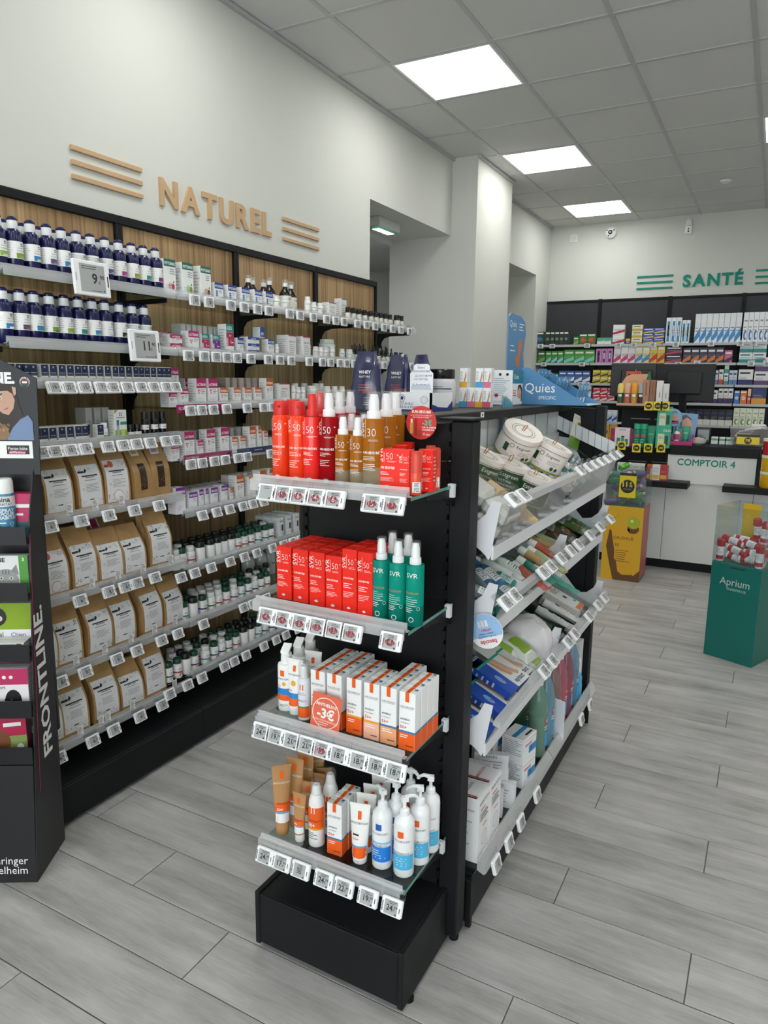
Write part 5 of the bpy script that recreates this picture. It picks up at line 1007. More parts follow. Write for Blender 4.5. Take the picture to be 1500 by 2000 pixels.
def pump(c1, c2, mark, r=.027, h=.225):
    pr = Pr(); wm = mat('#f1f2f4', 'gloss'); pr.part('bottle', MB().lathe([(r*.94, 0), (r, .004), (r, h*.62), (r*.94, h*.68), (r*.6, h*.725), (r*.5, h*.735)], wm, 28)); pr.part('collar', MB().lathe([(r*.5, h*.735), (r*.52, h*.74), (r*.46, h*.80), (r*.26, h*.82)], wm, 22))
    b = MB(); b.lathe([(r*.17, h*.81), (r*.17, h*.9)], wm, 12); b.loft([[(x_, y_, h*.9+dz) for x_, y_, dz in ((-r*.3, -r*.28, 0), (r*.35, -r*.28, 0), (r*.35, r*.28, 0), (-r*.3, r*.28, 0))], [(x_, y_, h*.96+dz) for x_, y_, dz in ((-r*.3, -r*.22, 0), (r*.3, -r*.22, 0), (r*.3, r*.22, 0), (-r*.3, r*.22, 0))]], wm, False); b.tube([(0, 0, h*.945), (-r*.7, 0, h*.955), (-r*1.2, 0, h*.93), (-r*1.35, 0, h*.90)], [r*.22, r*.19, r*.15, r*.12], wm, 10); pr.part('pump', b)
    b = MB(); F = cylm(r, .0005); A = r*1.35; b.rect(F, -r*.3, r*.3, h*.5, h*.58, col(mark), 3); b.text(F, 'LA ROCHE-POSAY', 0, h*.445, r*.22, INK, 'c', fit=r*1.9); b.rect(F, -A, A, h*.1, h*.29, col(c1), 12); b.rect(F, -A, A, h*.33, h*.35, col(c2), 12); b.text(F, 'POSTHELIOS', -r*.8, h*.295, r*.22, INK, fit=r*1.7); b.lines(cylm(r, .0008), -r*.8, r*.7, h*.24, 4, h*.03, h*.008, PW, nu=3); pr.part('label', b); return pr
PA, PBm = pump('#1f7fd8', '#7fbfe8', '#1f5fb0'), pump('#4fb4e0', '#f0f0f0', ORG)
for i, (px, py, q, rz) in enumerate(((746, 1700, PA, -.6), (788, 1716, PBm, -2.4), (818, 1692, PBm, .3), (838, 1668, PBm, .2), (772, 1684, PA, -.2), (800, 1652, PBm, 2.6))):
    p = at(px, py, Z=z); dv = Vector((p.x, p.y, 0)).normalized()*.027
    r_ = place(q, 'pump_bottle', f'white pump bottle with {"deep" if q is PA else "pale"} blue label, {("front left", "foremost", "right of foremost", "rightmost", "rear left", "rearmost")[i]} on bottom end-cap shelf', 'pump bottle', (p.x+dv.x, p.y+dv.y, z), .1, 'white pump bottles')
    for ch_ in r_.children:
        if ch_.name.startswith('pump'): ch_.rotation_euler = (0, 0, rz)
# round sale sign
p = at(823, 826, Y=EY-.055); pr = Pr(); rr = .042
F = front(0, .0006); b = MB(); b.lathe([(rr, 0), (rr, .0015)], mat('#c8342c', 'print'), 48); b.v = [(x_, -z_, y_) for x_, y_, z_ in b.v]; pr.part('disc', b)
b = MB(); F = front(-.0015, .0005); b.text(F, 'SUN SECURE', 0, .024, .0068, PW, 'c', bold=.03); b.text(F, 'LA PROTECTION SOLAIRE QUI', 0, .017, .0032, PW, 'c'); b.text(F, 'REDONNE LE SOURIRE !', 0, .012, .0032, PW, 'c'); b.text(F, '-3€', .004, -.006, .013, col('#4fc0a8'), bold=.03); b.text(F, 'SUR LA GAMME', .002, -.0135, .0042, PW, bold=.02); b.text(F, 'SOLAIRE SVR', .004, -.0195, .0042, PW, bold=.02); b.ring(F, .009, -.028, .003, .0008, PW, 10); b.lines(F, .014, .03, -.0285, 2, .003, .001, PW)
b.rect(F, -.031, -.022, -.028, .0, col('#c9a050')); b.rect(F, -.029, -.024, .0, .009, PW); b.rect(F, -.018, -.011, -.034, .0, col('#8a2a1a')); b.rect(F, -.017, -.012, .0, .009, col('#8a2a1a')); b.rect(F, -.01, .001, -.036, -.018, col('#a8341f')); pr.part('print', b)
place(pr, 'sale_sign', 'round red sale sign reading SUN SECURE minus 3 euros', 'sign', (p.x, p.y, p.z)); 
# ================================================================== THINGS IN THE SLOPING TRAYS
def trayM(nm, y, s, lift=0.0, yaw=0.0):
    zf, dr = trays[nm]; v = Vector((-.226, 0, dr)).normalized(); u = Vector((0, 1, 0)); n = u.cross(v)
    p = Vector((-.634, y, zf))+v*s+n*lift
    return Matrix(((u.x, v.x, n.x, p.x), (u.y, v.y, n.y, p.y), (u.z, v.z, n.z, p.z), (0, 0, 0, 1))) @ Matrix.Rotation(yaw, 4, 'Z')
LAY = Matrix.Rotation(-PI/2, 4, 'X')
def lay(pr, name, label, cat, nm, y, s, lift, yaw=0, group=None, flat=True): return place(pr, name, label, cat, mw=trayM(nm, y, s, lift, yaw) @ (LAY if flat else Matrix.Identity(4)), group=group)
# paper drums of cotton buds
def drum(green):
    r, h = .069, .094; pr = Pr(); wm = mat('#e6ddd6', 'satin'); pr.part('drum', MB().lathe([(r*.97, 0), (r, .002), (r, h*.8)], wm, 36)); pr.part('lid', MB().lathe([(r*1.02, h*.78), (r*1.02, h), (r*.96, h), (r*.95, h-.003), (0, h-.003)], wm, 36, cap=False))
    b = MB(); F = cylm(r, .0006); b.rect(F, -r*2.9, r*2.9, .002, .008, col('#7f9a2a'), 40); b.rect(cylm(r*1.02, .0006), -r*2.9, r*2.9, h*.795, h*.81, INK, 40)
    if green:
        b.rect(F, -r*.5, r*1.2, .006, h*.76, col('#24492a'), 14); F = cylm(r, .001); b.text(F, 'Estgreen', -r*.3, h*.56, .014, col('#e8e8e0')); b.text(F, 'COTONS', -r*.3, h*.38, .008, PW); b.text(F, 'DÉMAQUILLANTS', -r*.3, h*.25, .006, PW); b.text(F, 'RÉUTILISABLES', -r*.3, h*.14, .006, PW); b.disc(F, -r*.75, h*.2, .011, col('#c8cf9a'), 16); b.ring(F, -r*.75, h*.2, .013, .002, col('#24492a'), 18); b.disc(F, -r*1.2, h*.5, .011, col('#8a9270'), 14, .02)
    else:
        F = cylm(r, .001); b.text(F, 'Estgreen', -r*.3, h*.58, .011, INK); b.ring(F, -r*.55, h*.63, .008, .0015, INK, 16); b.rect(F, -r*.95, -r*.7, h*.3, h*.62, col('#24492a'), 3); b.disc(F, r*.25, h*.22, .0065, col('#24492a'), 16); b.disc(F, r*.5, h*.22, .0065, col('#24492a'), 16); b.lines(F, -r*.1, r*.8, h*.46, 3, h*.06, h*.015, GREY, nu=6); b.disc(F, r*1.15, h*.35, .012, col('#24492a'), 16); b.lines(F, r*.1, r*.7, h*.12, 2, h*.05, h*.012, GREY, nu=5)
        for q in range(8): b.ring(F, -r*.55+R.uniform(-.01, .01), h*.33+R.uniform(-.018, .02), .0025, .0006, GREY, 8)
    pr.part('label', b); b = MB(); G_ = topm(h-.003, .0005); b.ring(G_, 0, 0, r*.5, .004, col('#8aa89a'), 28); b.ring(G_, 0, 0, r*.62, .0015, INK, 28); pr.part('lid_print', b)
    pr.part('cord_loop', MB().tube([(0, 0, h-.004), (.004, -.002, h+.012), (.002, -.004, h+.024), (-.006, -.004, h+.018), (-.006, 0, h-.004)], .0016, mat('#a06a3a', 'matte'), 6)); return pr
DW, DG = drum(False), drum(True)
def drumM(px, py, X, tilt, yaw):
    p = at(px, py, X=X); return Matrix.Translation(p) @ Matrix.Rotation(.28 if tilt > .46 else -.05, 4, 'X') @ Matrix.Rotation(tilt, 4, 'Y') @ Matrix.Rotation(yaw, 4, 'Z') @ Matrix.Translation((0, 0, -.047))
GD = 'paper drums of cotton buds'
for px, py, X, tl, yw, k, lab in ((986, 926, -.765, .35, .35, DG, 'green labelled paper drum lying under the white drums, left one'), (1036, 952, -.69, .35, .2, DG, 'green labelled paper drum under the front white drum, right one'), (935, 910, -.80, .45, .8, DG, 'green labelled paper drum behind the left one, mostly hidden'), (1012, 862, -.765, .5, .5, DW, 'white Estgreen paper drum with cord loop, upper left of the two'), (1070, 890, -.685, .45, .45, DW, 'white Estgreen paper drum with cord loop, front right of the two')):
    place(k, 'paper_drum', lab, 'paper drum', mw=drumM(px, py, X, tl, yw), group=GD)
# wrapped cotton packs, kraft packets, small white cubes
def pack(w, d, h, colr, nlab=True, r_=.012):
    pr = Pr(); pr.part('pack', MB().box(-w/2, w/2, -d/2, d/2, 0, h, mat(colr, 'satin'), r_)); pr.part('wrap', MB().box(-w/2-.003, w/2+.003, -d/2-.003, d/2+.003, -.001, h+.003, FILM, r_)); b = MB()
    if nlab: b.lines(front(-d/2-.003), -w*.15, w*.15, h*.5, 2, .006, .002, GREY); b.lines(topm(h+.003), -w*.3, w*.3, 0, 3, .008, .002, LGREY); pr.part('print', b)
    return pr
CP = pack(.115, .085, .045, '#dedfd6')
for i, (y, s, lf) in enumerate(((1.865, .055, .002), (1.865, .055, .049), (1.868, .145, .002), (1.866, .145, .049))): lay(CP, 'cotton_pack', f'white cotton pack in clear wrap, {("lower front", "upper front", "lower rear", "upper rear")[i]} of the pile', 'cotton pack', 'upper', y, s, lf, .04*i-.06, 'wrapped cotton packs', False)
KP = Pr(); KP.part('packet', MB().box(-.05, .05, -.07, .07, 0, .012, mat('#d8b98a', 'matte'), .003)); b = MB(); b.text(topm(.012), 'BABY', -.03, .03, .008, col('#8a6a3a')); b.text(topm(.012), 'COTTON', -.03, .015, .008, col('#8a6a3a')); b.ring(topm(.012), .02, -.03, .008, .0015, INK, 14); KP.part('print', b)
for i, (y, s, lf, yw) in enumerate(((1.985, .17, .02, .2), (2.05, .15, .034, -.1), (2.03, .10, .048, .15), (2.09, .07, .025, -.3))): lay(KP, 'paper_packet', f'tan paper packet beside the wrapped cotton, {ORD[i]} from back', 'packet', 'upper', y, s, lf, yw, 'tan paper packets', False)
WC = pack(.05, .04, .028, '#dfdcd2', False, .005)
for i, (y, s, lf, yw) in enumerate(((1.97, .085, .004, .3), (2.02, .045, .004, .1), (1.965, .035, .004, -.2), (2.085, .04, .004, .4))): lay(WC, 'wrapped_soap', f'small white wrapped block in upper tray, {ORD[i]} from the cotton pile', 'soap', 'upper', y, s, lf, yw, 'small white wrapped blocks', False)
# clear blue blister sticks hanging at the back
for i in range(4):
    pr = Pr(); pr.part('blister', MB().box(-.013, .013, -.006, .006, 0, .17, clear('#dfeaf2', .3, '#8fa8b8', .1), .002)); pr.part('stick', MB().lathe([(.004, .02), (.004, .15)], mat('#3f8fae', 'satin'), 8)); b = MB(); b.rect(front(-.006, .001), -.01, .01, .02, .07, PW); b.rect(front(-.006, .001), -.011, .011, .12, .16, col('#3f9ab0')); pr.part('print', b)
    p = at(980+i*5, 868+i*2, X=-.845); place(pr, 'blister_pack', f'tall clear and blue blister pack at back of upper tray, {ORD[i]} of four', 'blister pack', mw=Matrix.Translation(p) @ Matrix.Rotation(RX, 4, 'Z') @ Matrix.Rotation(.05-.05*i, 4, 'Y'), group='clear blue blister packs')
# ear plug boxes
def plug():
    pr = Pr(); aq = clear('#bfe6df', .55, '#7fc0b4', .08); pr.part('case', MB().box(-.024, .024, -.018, .018, 0, .034, aq, .008)); pr.part('card', MB().box(-.024, .024, -.019, .019, .034, .046, mat('#e9edf0', 'print'), .001)); b = MB(); b.disc(topm(.046), -.008, .004, .011, col('#1f6fa8'), 14, .008); b.text(topm(.046, .001), 'Quies', -.016, 0, .006, PW); b.rect(topm(.046), -.02, .02, -.016, -.01, col('#d8743a')); pr.part('print', b); return pr
PG = plug(); GP = 'aqua ear plug boxes'
spots = [(2.54, .17, .0), (2.6, .17, .0), (2.66, .165, 0), (2.72, .16, 0), (2.57, .115, 0), (2.64, .11, 0), (2.71, .11, 0), (2.78, .10, 0), (2.6, .06, 0), (2.67, .06, 0), (2.745, .055, 0), (2.86, .05, 0), (2.60, .14, .047), (2.69, .13, .047), (2.77, .12, .03), (2.85, .1, .02), (2.93, .05, .01)]
for i, (y, s, lf) in enumerate(spots): lay(PG, 'ear_plug_box', f'aqua ear plug box in upper tray, {ORD[i]} counted from the drums', 'ear plug box', 'upper', y, s, lf+.002, R.uniform(-.4, .4), GP, False)
QB = carton('quies', .075, .02, .05, '#f0f0f0', lambda b, F, w, h: (b.disc(F, -w*.2, h*.6, h*.28, col('#1f6fa8'), 18, h*.2), b.text(raise_(F), 'Quies', -w*.38, h*.54, h*.16, PW), b.rect(F, -w/2, w/2, 0, h*.12, col('#d8743a')), b.lines(F, 0, w*.45, h*.5, 2, h*.12, h*.03, GREY)))
for i, (y, s, lf, yw) in enumerate(((2.97, .09, .05, .3), (3.0, .05, .03, .1), (2.56, .03, .02, -.1), (2.59, .03, .045, -.15))): lay(QB, 'ear_plug_carton', f'white Quies carton lying in upper tray, {("farthest upper", "farthest lower", "nearest lower", "nearest upper")[i]} one', 'carton', 'upper', y, s, lf, yw, 'white Quies cartons')
# hanging grey blisters, slatted far end, tall card
for i in range(8):
    pr = Pr(); pr.part('blister', MB().box(-.03, .03, -.004, .004, 0, .085, clear('#d5dadb', .3, '#8f9898', .1), .002)); pr.part('insert', MB().box(-.02, .02, -.002, .002, .01, .05, mat('#7f8a8a')))
    lay(pr, 'blister_pack', f'grey clear blister standing in upper tray, {ORD[i]} from the tall card', 'blister pack', 'upper', 2.80+i*.028, .165-i*.016, .01, .15, 'grey clear blisters', False)
fs = MB(); s_ = child('end_rack', MB().prism([(-.86, 1.40), (-.86, 1.455), (-.60, 1.345), (-.60, 1.29)], 1, GY1_-.012, GY1_-.008, TRB), bpy.data.objects['gondola'])
for q in range(9):
    a = -.86+q*.029; z1 = 1.46-q*.0123; child('rack_slat', MB().prism([(a+.001, z1-.06), (a+.001, z1), (a+.027, z1-.0115), (a+.027, z1-.0715)], 1, GY1_-.02, GY1_-.012, TRB), s_)
pr = Pr(); pr.part('card', MB().box(-.035, .035, -.001, .001, 0, .15, mat('#d8d4c6', 'print'))); b = MB(); F = front(-.001); b.rect(F, -.005, .028, .08, .125, col('#d8c23a')); b.rect(F, -.035, .035, .0, .05, col('#6a9a2f')); b.rect(F, .0, .023, .085, .12, INK); b.lines(F, -.03, .028, .14, 2, .008, .002, GREY); pr.part('print', b)
p = at(1118, 875, X=-.78); place(pr, 'product_card', 'tall beige and green product card standing among the ear plugs', 'card', mw=Matrix.Translation(p) @ Matrix.Rotation(RX-.5, 4, 'Z') @ Matrix.Rotation(.35, 4, 'Y') @ Matrix.Rotation(-.1, 4, 'X'))
# ------------------------------------------------------------------ lying bottles and tubes
def lyb(h, r, body, cap, lab=None, capk=.22, wide=1.0):
    k = ('lyb', h, r, body if isinstance(body, str) else id(body), cap, lab)
    if k in _C: return _C[k]
    bm = mat(body, 'gloss') if isinstance(body, str) else body; pr = Pr(); hb = h*(1-capk)
    pr.part('bottle', MB().lathe([(r*.92, 0), (r, .004), (r, hb*.82), (r*.8, hb*.93), (r*.5, hb*.97), (r*.45, hb)], bm, 16)); pr.part('cap', MB().lathe([(r*.56, hb), (r*.58, hb+.002), (r*.54, h)], mat(cap), 14))
    if lab: b = MB(); F = cylm(r, .0006); b.rect(F, -r*1.2, r*1.2, hb*.12, hb*.7, col(lab), 8); b.lines(cylm(r, .001), -r*.9, r*.9, hb*.6, 6, hb*.08, hb*.025, INK, nu=3); b.ring(cylm(r, .001), 0, hb*.4, r*.45, r*.1, INK, 4); pr.part('label', b)
    _C[k] = pr; return pr
AQ = clear('#a8dcd6', .5, '#4fa8a0', .06); CB = clear('#b8d4ea', .45, '#5f9ac8', .06); CT = clear('#e4eeee', .35, '#b4c4c4', .08)
GM = 'bottles and tubes in the middle tray'
mid = [(1.81, .02, .02, AQ, '#f0f0f0', '#e9eef0', .11), (1.82, .13, .02, CB, '#e6eaee', '#e9eef0', .11), (1.86, .10, .05, CT, '#f2f2f2', None, .12), (1.84, .04, .055, CT, '#f2f2f2', '#e4ebea', .11), (1.89, .12, .06, CB, '#dfe6ea', '#f0f2f4', .13), (1.93, .08, .065, CB, '#3f7fb0', '#f0f2f4', .13), (1.97, .03, .03, AQ, '#e8eeee', '#e9eef0', .11), (1.93, .02, .05, AQ, '#f0f0f0', '#eef2f2', .12), (2.0, .10, .03, AQ, '#dfeaea', None, .1), (2.04, .06, .04, AQ, '#e8eeee', '#bfe4dc', .09), (2.03, .02, .02, CB, '#e8eeee', '#eef2f2', .1), (1.88, .015, .02, AQ, '#f2f2f2', '#f0f0f0', .1), (2.08, .09, .02, '#d9dedc', '#eef0f0', None, .13), (2.12, .12, .03, '#dfe3e1', '#eef0f0', None, .14), (2.15, .06, .02, '#e3e6e4', '#f4f4f4', None, .15), (2.19, .06, .03, '#e3e6e4', '#f4f4f4', '#e9ecea', .15), (2.11, .03, .02, '#d9dedc', '#eef0f0', None, .1)]
for i, (y, s, lf, bd, cp, lb, h) in enumerate(mid): lay(lyb(h, .019, bd, cp, lb), 'bottle', f'small bottle lying in near half of middle tray, {ORD[i]} from the near end', 'bottle', 'middle', y, s*.6, lf, R.uniform(-.7, .4), GM)
def fl_tube(c, cap): return tube(.045, .14, c, lambda b, F, G_, w, h: (b.rect(F, -w*.3, w*.3, h*.3, h*.8, col(c), 4, 2), b.lines(G_, -w*.25, w*.25, h*.7, 8, h*.05, h*.016, PW)), cap, .016, .03)
TU = {c: fl_tube(c, '#f0f0ee') for c in ('#1f7a68', '#b8503a', '#c8a06a', '#2f8a78', '#a8b88a')}
for i, (y, s, lf, c, yw) in enumerate(((2.2, .1, .04, '#b8503a', 2.9), (2.24, .1, .05, '#1f7a68', 3.0), (2.29, .06, .03, '#1f7a68', 3.3), (2.33, .03, .02, '#2f8a78', 3.2), (2.35, .13, .045, '#c8a06a', 3.0), (2.38, .11, .05, '#a8b88a', 3.1), (2.42, .12, .035, '#c8a06a', 3.2), (2.44, .13, .055, '#b8503a', 3.15), (2.47, .11, .02, '#c8a06a', 3.0), (2.55, .12, .02, '#2f8a78', .1), (2.60, .11, .03, '#c8a06a', .15), (2.65, .1, .03, '#a8b88a', .0), (2.69, .1, .02, '#1f7a68', .1))): lay(TU[c], 'cream_tube', f'{dict(zip(TU, ("dark green", "brick red", "tan", "teal", "sage")))[c]} cream tube lying in middle tray, {ORD[i]} along from near end', 'cream tube', 'middle', y, s if yw > 1 else s*.3, lf, yw, GM)
def sachet(c1, c2, c3):
    pr = Pr(); n = 8; v = []; w, h = .1, .13
    for sgn in (1, -1):
        for j in range(n+1):
            for i in range(n+1): u, q = i/n, j/n; v.append(((u-.5)*w, -sgn*.012*math.sin(PI*u)**.7*math.sin(PI*q)**.7-sgn*.0005, q*h))
    m = (n+1)**2; f = []
    for j in range(n):
        for i in range(n): a = j*(n+1)+i; f += [(a, a+1, a+n+2, a+n+1), (m+a, m+a+n+1, m+a+n+2, m+a+1)]
    pr.part('sachet', MB().add(v, f, clear('#dedede', .55, c1, .1), True)); b = MB(); F = lambda u, q: (u*w, -.012*abs(math.sin(PI*(u+.5)))**.7*math.sin(PI*max(0, min(1, q)))**.7-.0016, q*h)
    b.rect(F, -.46, .46, .72, .96, col('#9aa09a'), 6, 2); b.text(lambda u, q: (u, -.012*abs(math.sin(PI*(u/w+.5)))**.7*math.sin(PI*q/h)**.7-.0022, q), 'fitne', -.035, h*.79, .012, INK); b.disc(F, .05, .36, .22, col(c2), 16, .17); b.disc(lambda u, q: (lambda p: (p[0], p[1]-.0006, p[2]))(F(u, q)), .12, .3, .13, col(c3), 12, .1); pr.part('print', b); return pr
for i, (y, s, lf, yw, cs) in enumerate(((2.76, .08, .02, .1, ('#6a4a3a', '#8a6a5a', '#5a3a30')), (2.82, .06, .035, .2, ('#5a4a3a', '#a07a6a', '#7a5a3a')), (2.9, .09, .02, .1, ('#4a5a2a', '#3f8f3a', '#c8302a')), (2.98, .06, .035, .15, ('#5a6a3a', '#3f9f4a', '#d8402a')), (3.06, .05, .03, .05, ('#4f6a3a', '#58a83a', '#3a7ab8')))): lay(sachet(*cs), 'sachet', f'shiny clear sachet at far end of middle tray, {ORD[i]} from the tubes', 'sachet', 'middle', y, s*.6, lf, yw, 'shiny sachets')
# ------------------------------------------------------------------ lower tray
def d_epi(b, F, w, h):
    b.rect(F, -w*.1, w/2, h*.0, h, col('#d5d6d4')); b.rect(F, -w/2, -w*.1, 0, h, col('#1a48a8')); b.rect(F, -w/2, w*.1, h*.6, h, col('#16368a')); G_ = raise_(F); b.rect(G_, -w/2, w/2, h*.56, h*.6, col('#1f9a86')); b.text(G_, 'CORRECTEUR', -w*.42, h*.8, w*.07, PW); b.text(G_, 'HALLUX', -w*.42, h*.71, w*.07, PW); b.text(G_, 'epitact', w*.0, h*.06, w*.11, col('#1d3a6a'), bold=.02)
    b.poly(G_, [(w*.05, h*.56), (w*.2, h*.56), (w*.3, h*.3), (w*.42, h*.18), (w*.3, h*.14), (w*.18, h*.26)], col('#d0a084')); b.poly(G_, [(-w*.05, h*.56), (w*.04, h*.56), (w*.1, h*.36), (w*.2, h*.2), (w*.08, h*.2), (w*.0, h*.34)], col('#c0906f')); b.disc(G_, -w*.3, h*.25, w*.07, col('#6fa0e0'), 10, h*.1); b.disc(raise_(G_), -w*.27, h*.22, w*.03, col('#e0562a'), 8)
EP = carton('epi', .165, .022, .215, '#1a48a8', d_epi)
for i, (y, s, lf) in enumerate(((1.872, .0, .02), (1.95, .008, .052), (2.03, .016, .084), (2.13, .024, .06))): lay(EP, 'insole_box', f'blue and grey epitact box with bare feet, {ORD[i]} from near end of lower tray', 'carton', 'lower', y, s, lf, -.05, 'blue foot-care boxes')
def soft(w, d, h, c, c2, seed=1):
    rg = random.Random(seed); pr = Pr(); n = 10; v = []
    for j in range(n+1):
        for i in range(n+1):
            u, q = i/n, j/n; e = (math.sin(PI*u)*math.sin(PI*q))**.35 if 0 < u < 1 and 0 < q < 1 else 0; v.append(((u-.5)*w, (q-.5)*d, h*e*(1+rg.uniform(-.1, .1))+.001))
    f = [(j*(n+1)+i, j*(n+1)+i+1, (j+1)*(n+1)+i+1, (j+1)*(n+1)+i) for j in range(n) for i in range(n)]
    k = len(v); v += [(p[0], p[1], 0) for p in v[:k]]; f += [tuple(k+a for a in q[::-1]) for q in f]
    pr.part('pack', MB().add(v, f, mat(c, 'gloss'), True))
    if c2:
        b = MB(); g = [[v[j*(n+1)+i] for i in range(2, 9)] for j in range(2, 8)]; vv = [(p[0], p[1], p[2]+.0012) for r_ in g for p in r_]; b.add(vv, [(j*7+i, j*7+i+1, (j+1)*7+i+1, (j+1)*7+i) for j in range(5) for i in range(6)], col(c2), True); pr.part('print', b)
    return pr
for i, (y, s, lf, yw) in enumerate(((2.25, .14, .04, .2), (2.33, .10, .045, -.1), (2.27, .06, .01, .1), (2.34, .05, .02, .0), (2.25, .17, .015, .3))): lay(soft(.11, .15, .025, '#e6e9e2', '#8fb52a', i), 'wipes_pack', f'white and lime green wipes pack in lower tray, {ORD[i]} of five', 'wipes pack', 'lower', y, s+.02, lf, yw, 'lime green wipes packs', False)
lay(soft(.16, .2, .1, '#e9e3e6', None, 9), 'cotton_bag', 'puffy white bag of cotton in clear film on lower tray', 'cotton bag', 'lower', 2.5, .12, .01, .15, None, False)
GB = carton('grnbox', .05, .03, .09, '#1f5a34', lambda b, F, w, h: (b.rect(F, -w*.3, w*.3, h*.3, h*.42, col('#cfe0d0')), b.disc(F, 0, h*.7, w*.22, col('#3f8a4f'), 12)))
for i, (y, s, lf) in enumerate(((2.42, .12, .02), (2.48, .15, .05), (2.56, .14, .02), (2.62, .15, .04), (2.68, .10, .02), (2.60, .03, .02))): lay(GB, 'green_box', f'small dark green carton in lower tray, {ORD[i]} from near end', 'carton', 'lower', y, s*.8, lf, .1, 'dark green cartons')
lay(carton('sandal', .1, .02, .12, '#c9c7c2', lambda b, F, w, h: [(b.disc(F, -w*.18+k*w*.36, h*.55, w*.16, col('#d8863a'), 14, h*.28), b.disc(raise_(F), -w*.18+k*w*.36, h*.55, w*.12, col('#2f86a8'), 14, h*.24)) for k in (0, 1)]), 'sandal_box', 'pale carton printed with blue and orange sandals in lower tray', 'carton', 'lower', 2.36, .12, .02, .1)
WTU = tube(.06, .16, '#dcdcd8', lambda b, F, G_, w, h: (b.rect(F, -w*.3, w*.3, h*.2, h*.9, col('#dcdcd8'), 4, 3), b.rect(G_, -w*.3, -w*.12, h*.75, h*.85, col('#3f8fb8')), b.lines(G_, -w*.1, w*.3, h*.7, 5, h*.06, h*.016, INK), b.disc(G_, 0, h*.35, w*.12, col('#1d2a5a'), 8, h*.08)), '#e8e8e6', .018, .025)
for i, (y, s, lf) in enumerate(((2.80, .10, .02), (2.88, .09, .03))): lay(WTU, 'gel_tube', f'white tube with small blue figure in lower tray, {ORD[i]} of two', 'gel tube', 'lower', y, s*.2+.16, lf, 3.3, 'white gel tubes')
OB = carton('orgbox', .085, .03, .19, '#ecebe8', lambda b, F, w, h: (b.rect(F, -w/2, w/2, 0, h*.12, col('#e0803a')), b.rect(F, -w*.1, w*.35, h*.84, h*.94, col('#c05a3a')), b.lines(F, -w*.4, w*.4, h*.78, 5, h*.035, h*.012, INK), b.disc(F, 0, h*.45, w*.15, col('#1d2a5a'), 8, h*.06), b.rect(F, w*.2, w*.4, h*.2, h*.27, col('#3f8fc8'))))
lay(OB, 'support_box', 'white and orange carton at far end of lower tray', 'carton', 'lower', 3.02, .04, .03, .0)
lay(carton('orgbox2', .085, .03, .17, '#b8b2aa', d_lines(n=8)), 'support_box', 'greyish carton lying beside the white and orange one', 'carton', 'lower', 2.95, .03, .02, .05)
# round sign on the near tray end
pr = Pr(); rr = .05; b = MB(); b.lathe([(rr, 0), (rr, .0012)], mat('#f0f0f2', 'print'), 40); b.v = [(x_, -z_, y_) for x_, y_, z_ in b.v]; pr.part('disc', b); b = MB(); F = front(-.0012); b.poly(F, [(rr*.97*math.cos(a), rr*.97*math.sin(a)) for a in [PI-.35+PI*1.22*k/20 for k in range(21)]], col('#9fc4ec')); G_ = raise_(F); b.text(G_, 'baccide', 0, .026, .012, col('#c0242c'), 'c', bold=.02); b.text(G_, 'POUR 2 ACHETÉS', 0, .013, .005, col('#1d3a7a'), 'c', bold=.02); b.text(G_, '1 SPRAY OFFERT', 0, .005, .005, col('#1d3a7a'), 'c', bold=.02); b.text(G_, 'OFFERT !', 0, -.006, .007, col('#c0242c'), 'c', bold=.02)
for k in range(3): b.rect(G_, -.012+k*.011, -.004+k*.011, -.03, -.012, col(('#e8eef4', '#f0d8d4', '#cfe4f4')[k]))
pr.part('print', b); p = at(948, 1233, Y=1.765); place(pr, 'round_sign', 'round blue and white baccide sign hanging upside down from the tray', 'sign', mw=Matrix.Translation((p.x, 1.768, p.z)) @ Matrix.Rotation(PI-.35, 4, 'Y'))
# ------------------------------------------------------------------ bottom shelf of the gondola
zb_ = .1935
def d_mask(b, F, w, h):
    b.text(F, 'FRANPROTECTION', -w*.42, h*.88, w*.11, col('#5a5a5a'), fit=w*.84); b.rect(F, -w*.3, w*.1, h*.78, h*.8, col('#c0342a'))
    for k in range(4): b.rect(F, -w*.35, w*.25+(k % 2)*w*.1, h*(.72-k*.035), h*(.735-k*.035), INK)
    b.rect(F, -w*.1, w*.25, h*.5, h*.515, col('#c0342a')); b.ring(F, w*.05, h*.3, w*.25, w*.012, GREY, 24)
    for k in range(4): b.rect(F, -w*.18, w*.28, h*(.22+k*.05), h*(.224+k*.05), GREY)
def d_maskt(b, F, w, d): b.text(F, 'FRANPROTECTION', -w*.4, 0, w*.1, col('#a03038'), fit=w*.8); b.rect(F, -w*.45, -w*.38, -d*.4, d*.4, INK); b.rect(F, -w*.36, -w*.3, -d*.4, d*.4, col('#c0342a'))
MK = carton('mask', .095, .1, .205, '#efeff1', d_mask, d_maskt)
for i, (y, x) in enumerate(((1.852, -.70), (1.952, -.70), (1.852, -.805), (1.952, -.805))): place(MK, 'mask_box', f'tall white FRANPROTECTION mask box, {("near front", "far front", "near rear", "far rear")[i]} of four', 'carton', (x, y, zb_), RX, 'white mask boxes')
def d_th(b, F, w, h): b.rect(F, -w*.2, w*.25, h*.08, h*.4, PW); [b.rect(F, -w*.2, w*.25, h*(.1+k*.035), h*(.115+k*.035), INK) for k in range(8)]
def d_ths(b, F, d, h): b.text(F, 'THIRASIN', -d*.35, h*.85, .01, INK); b.lines(F, -d*.4, d*.4, h*.7, 5, h*.12, h*.03, GREY)
TH = carton('therm', .028, .115, .09, '#dfe0e3', d_th, None, d_ths)
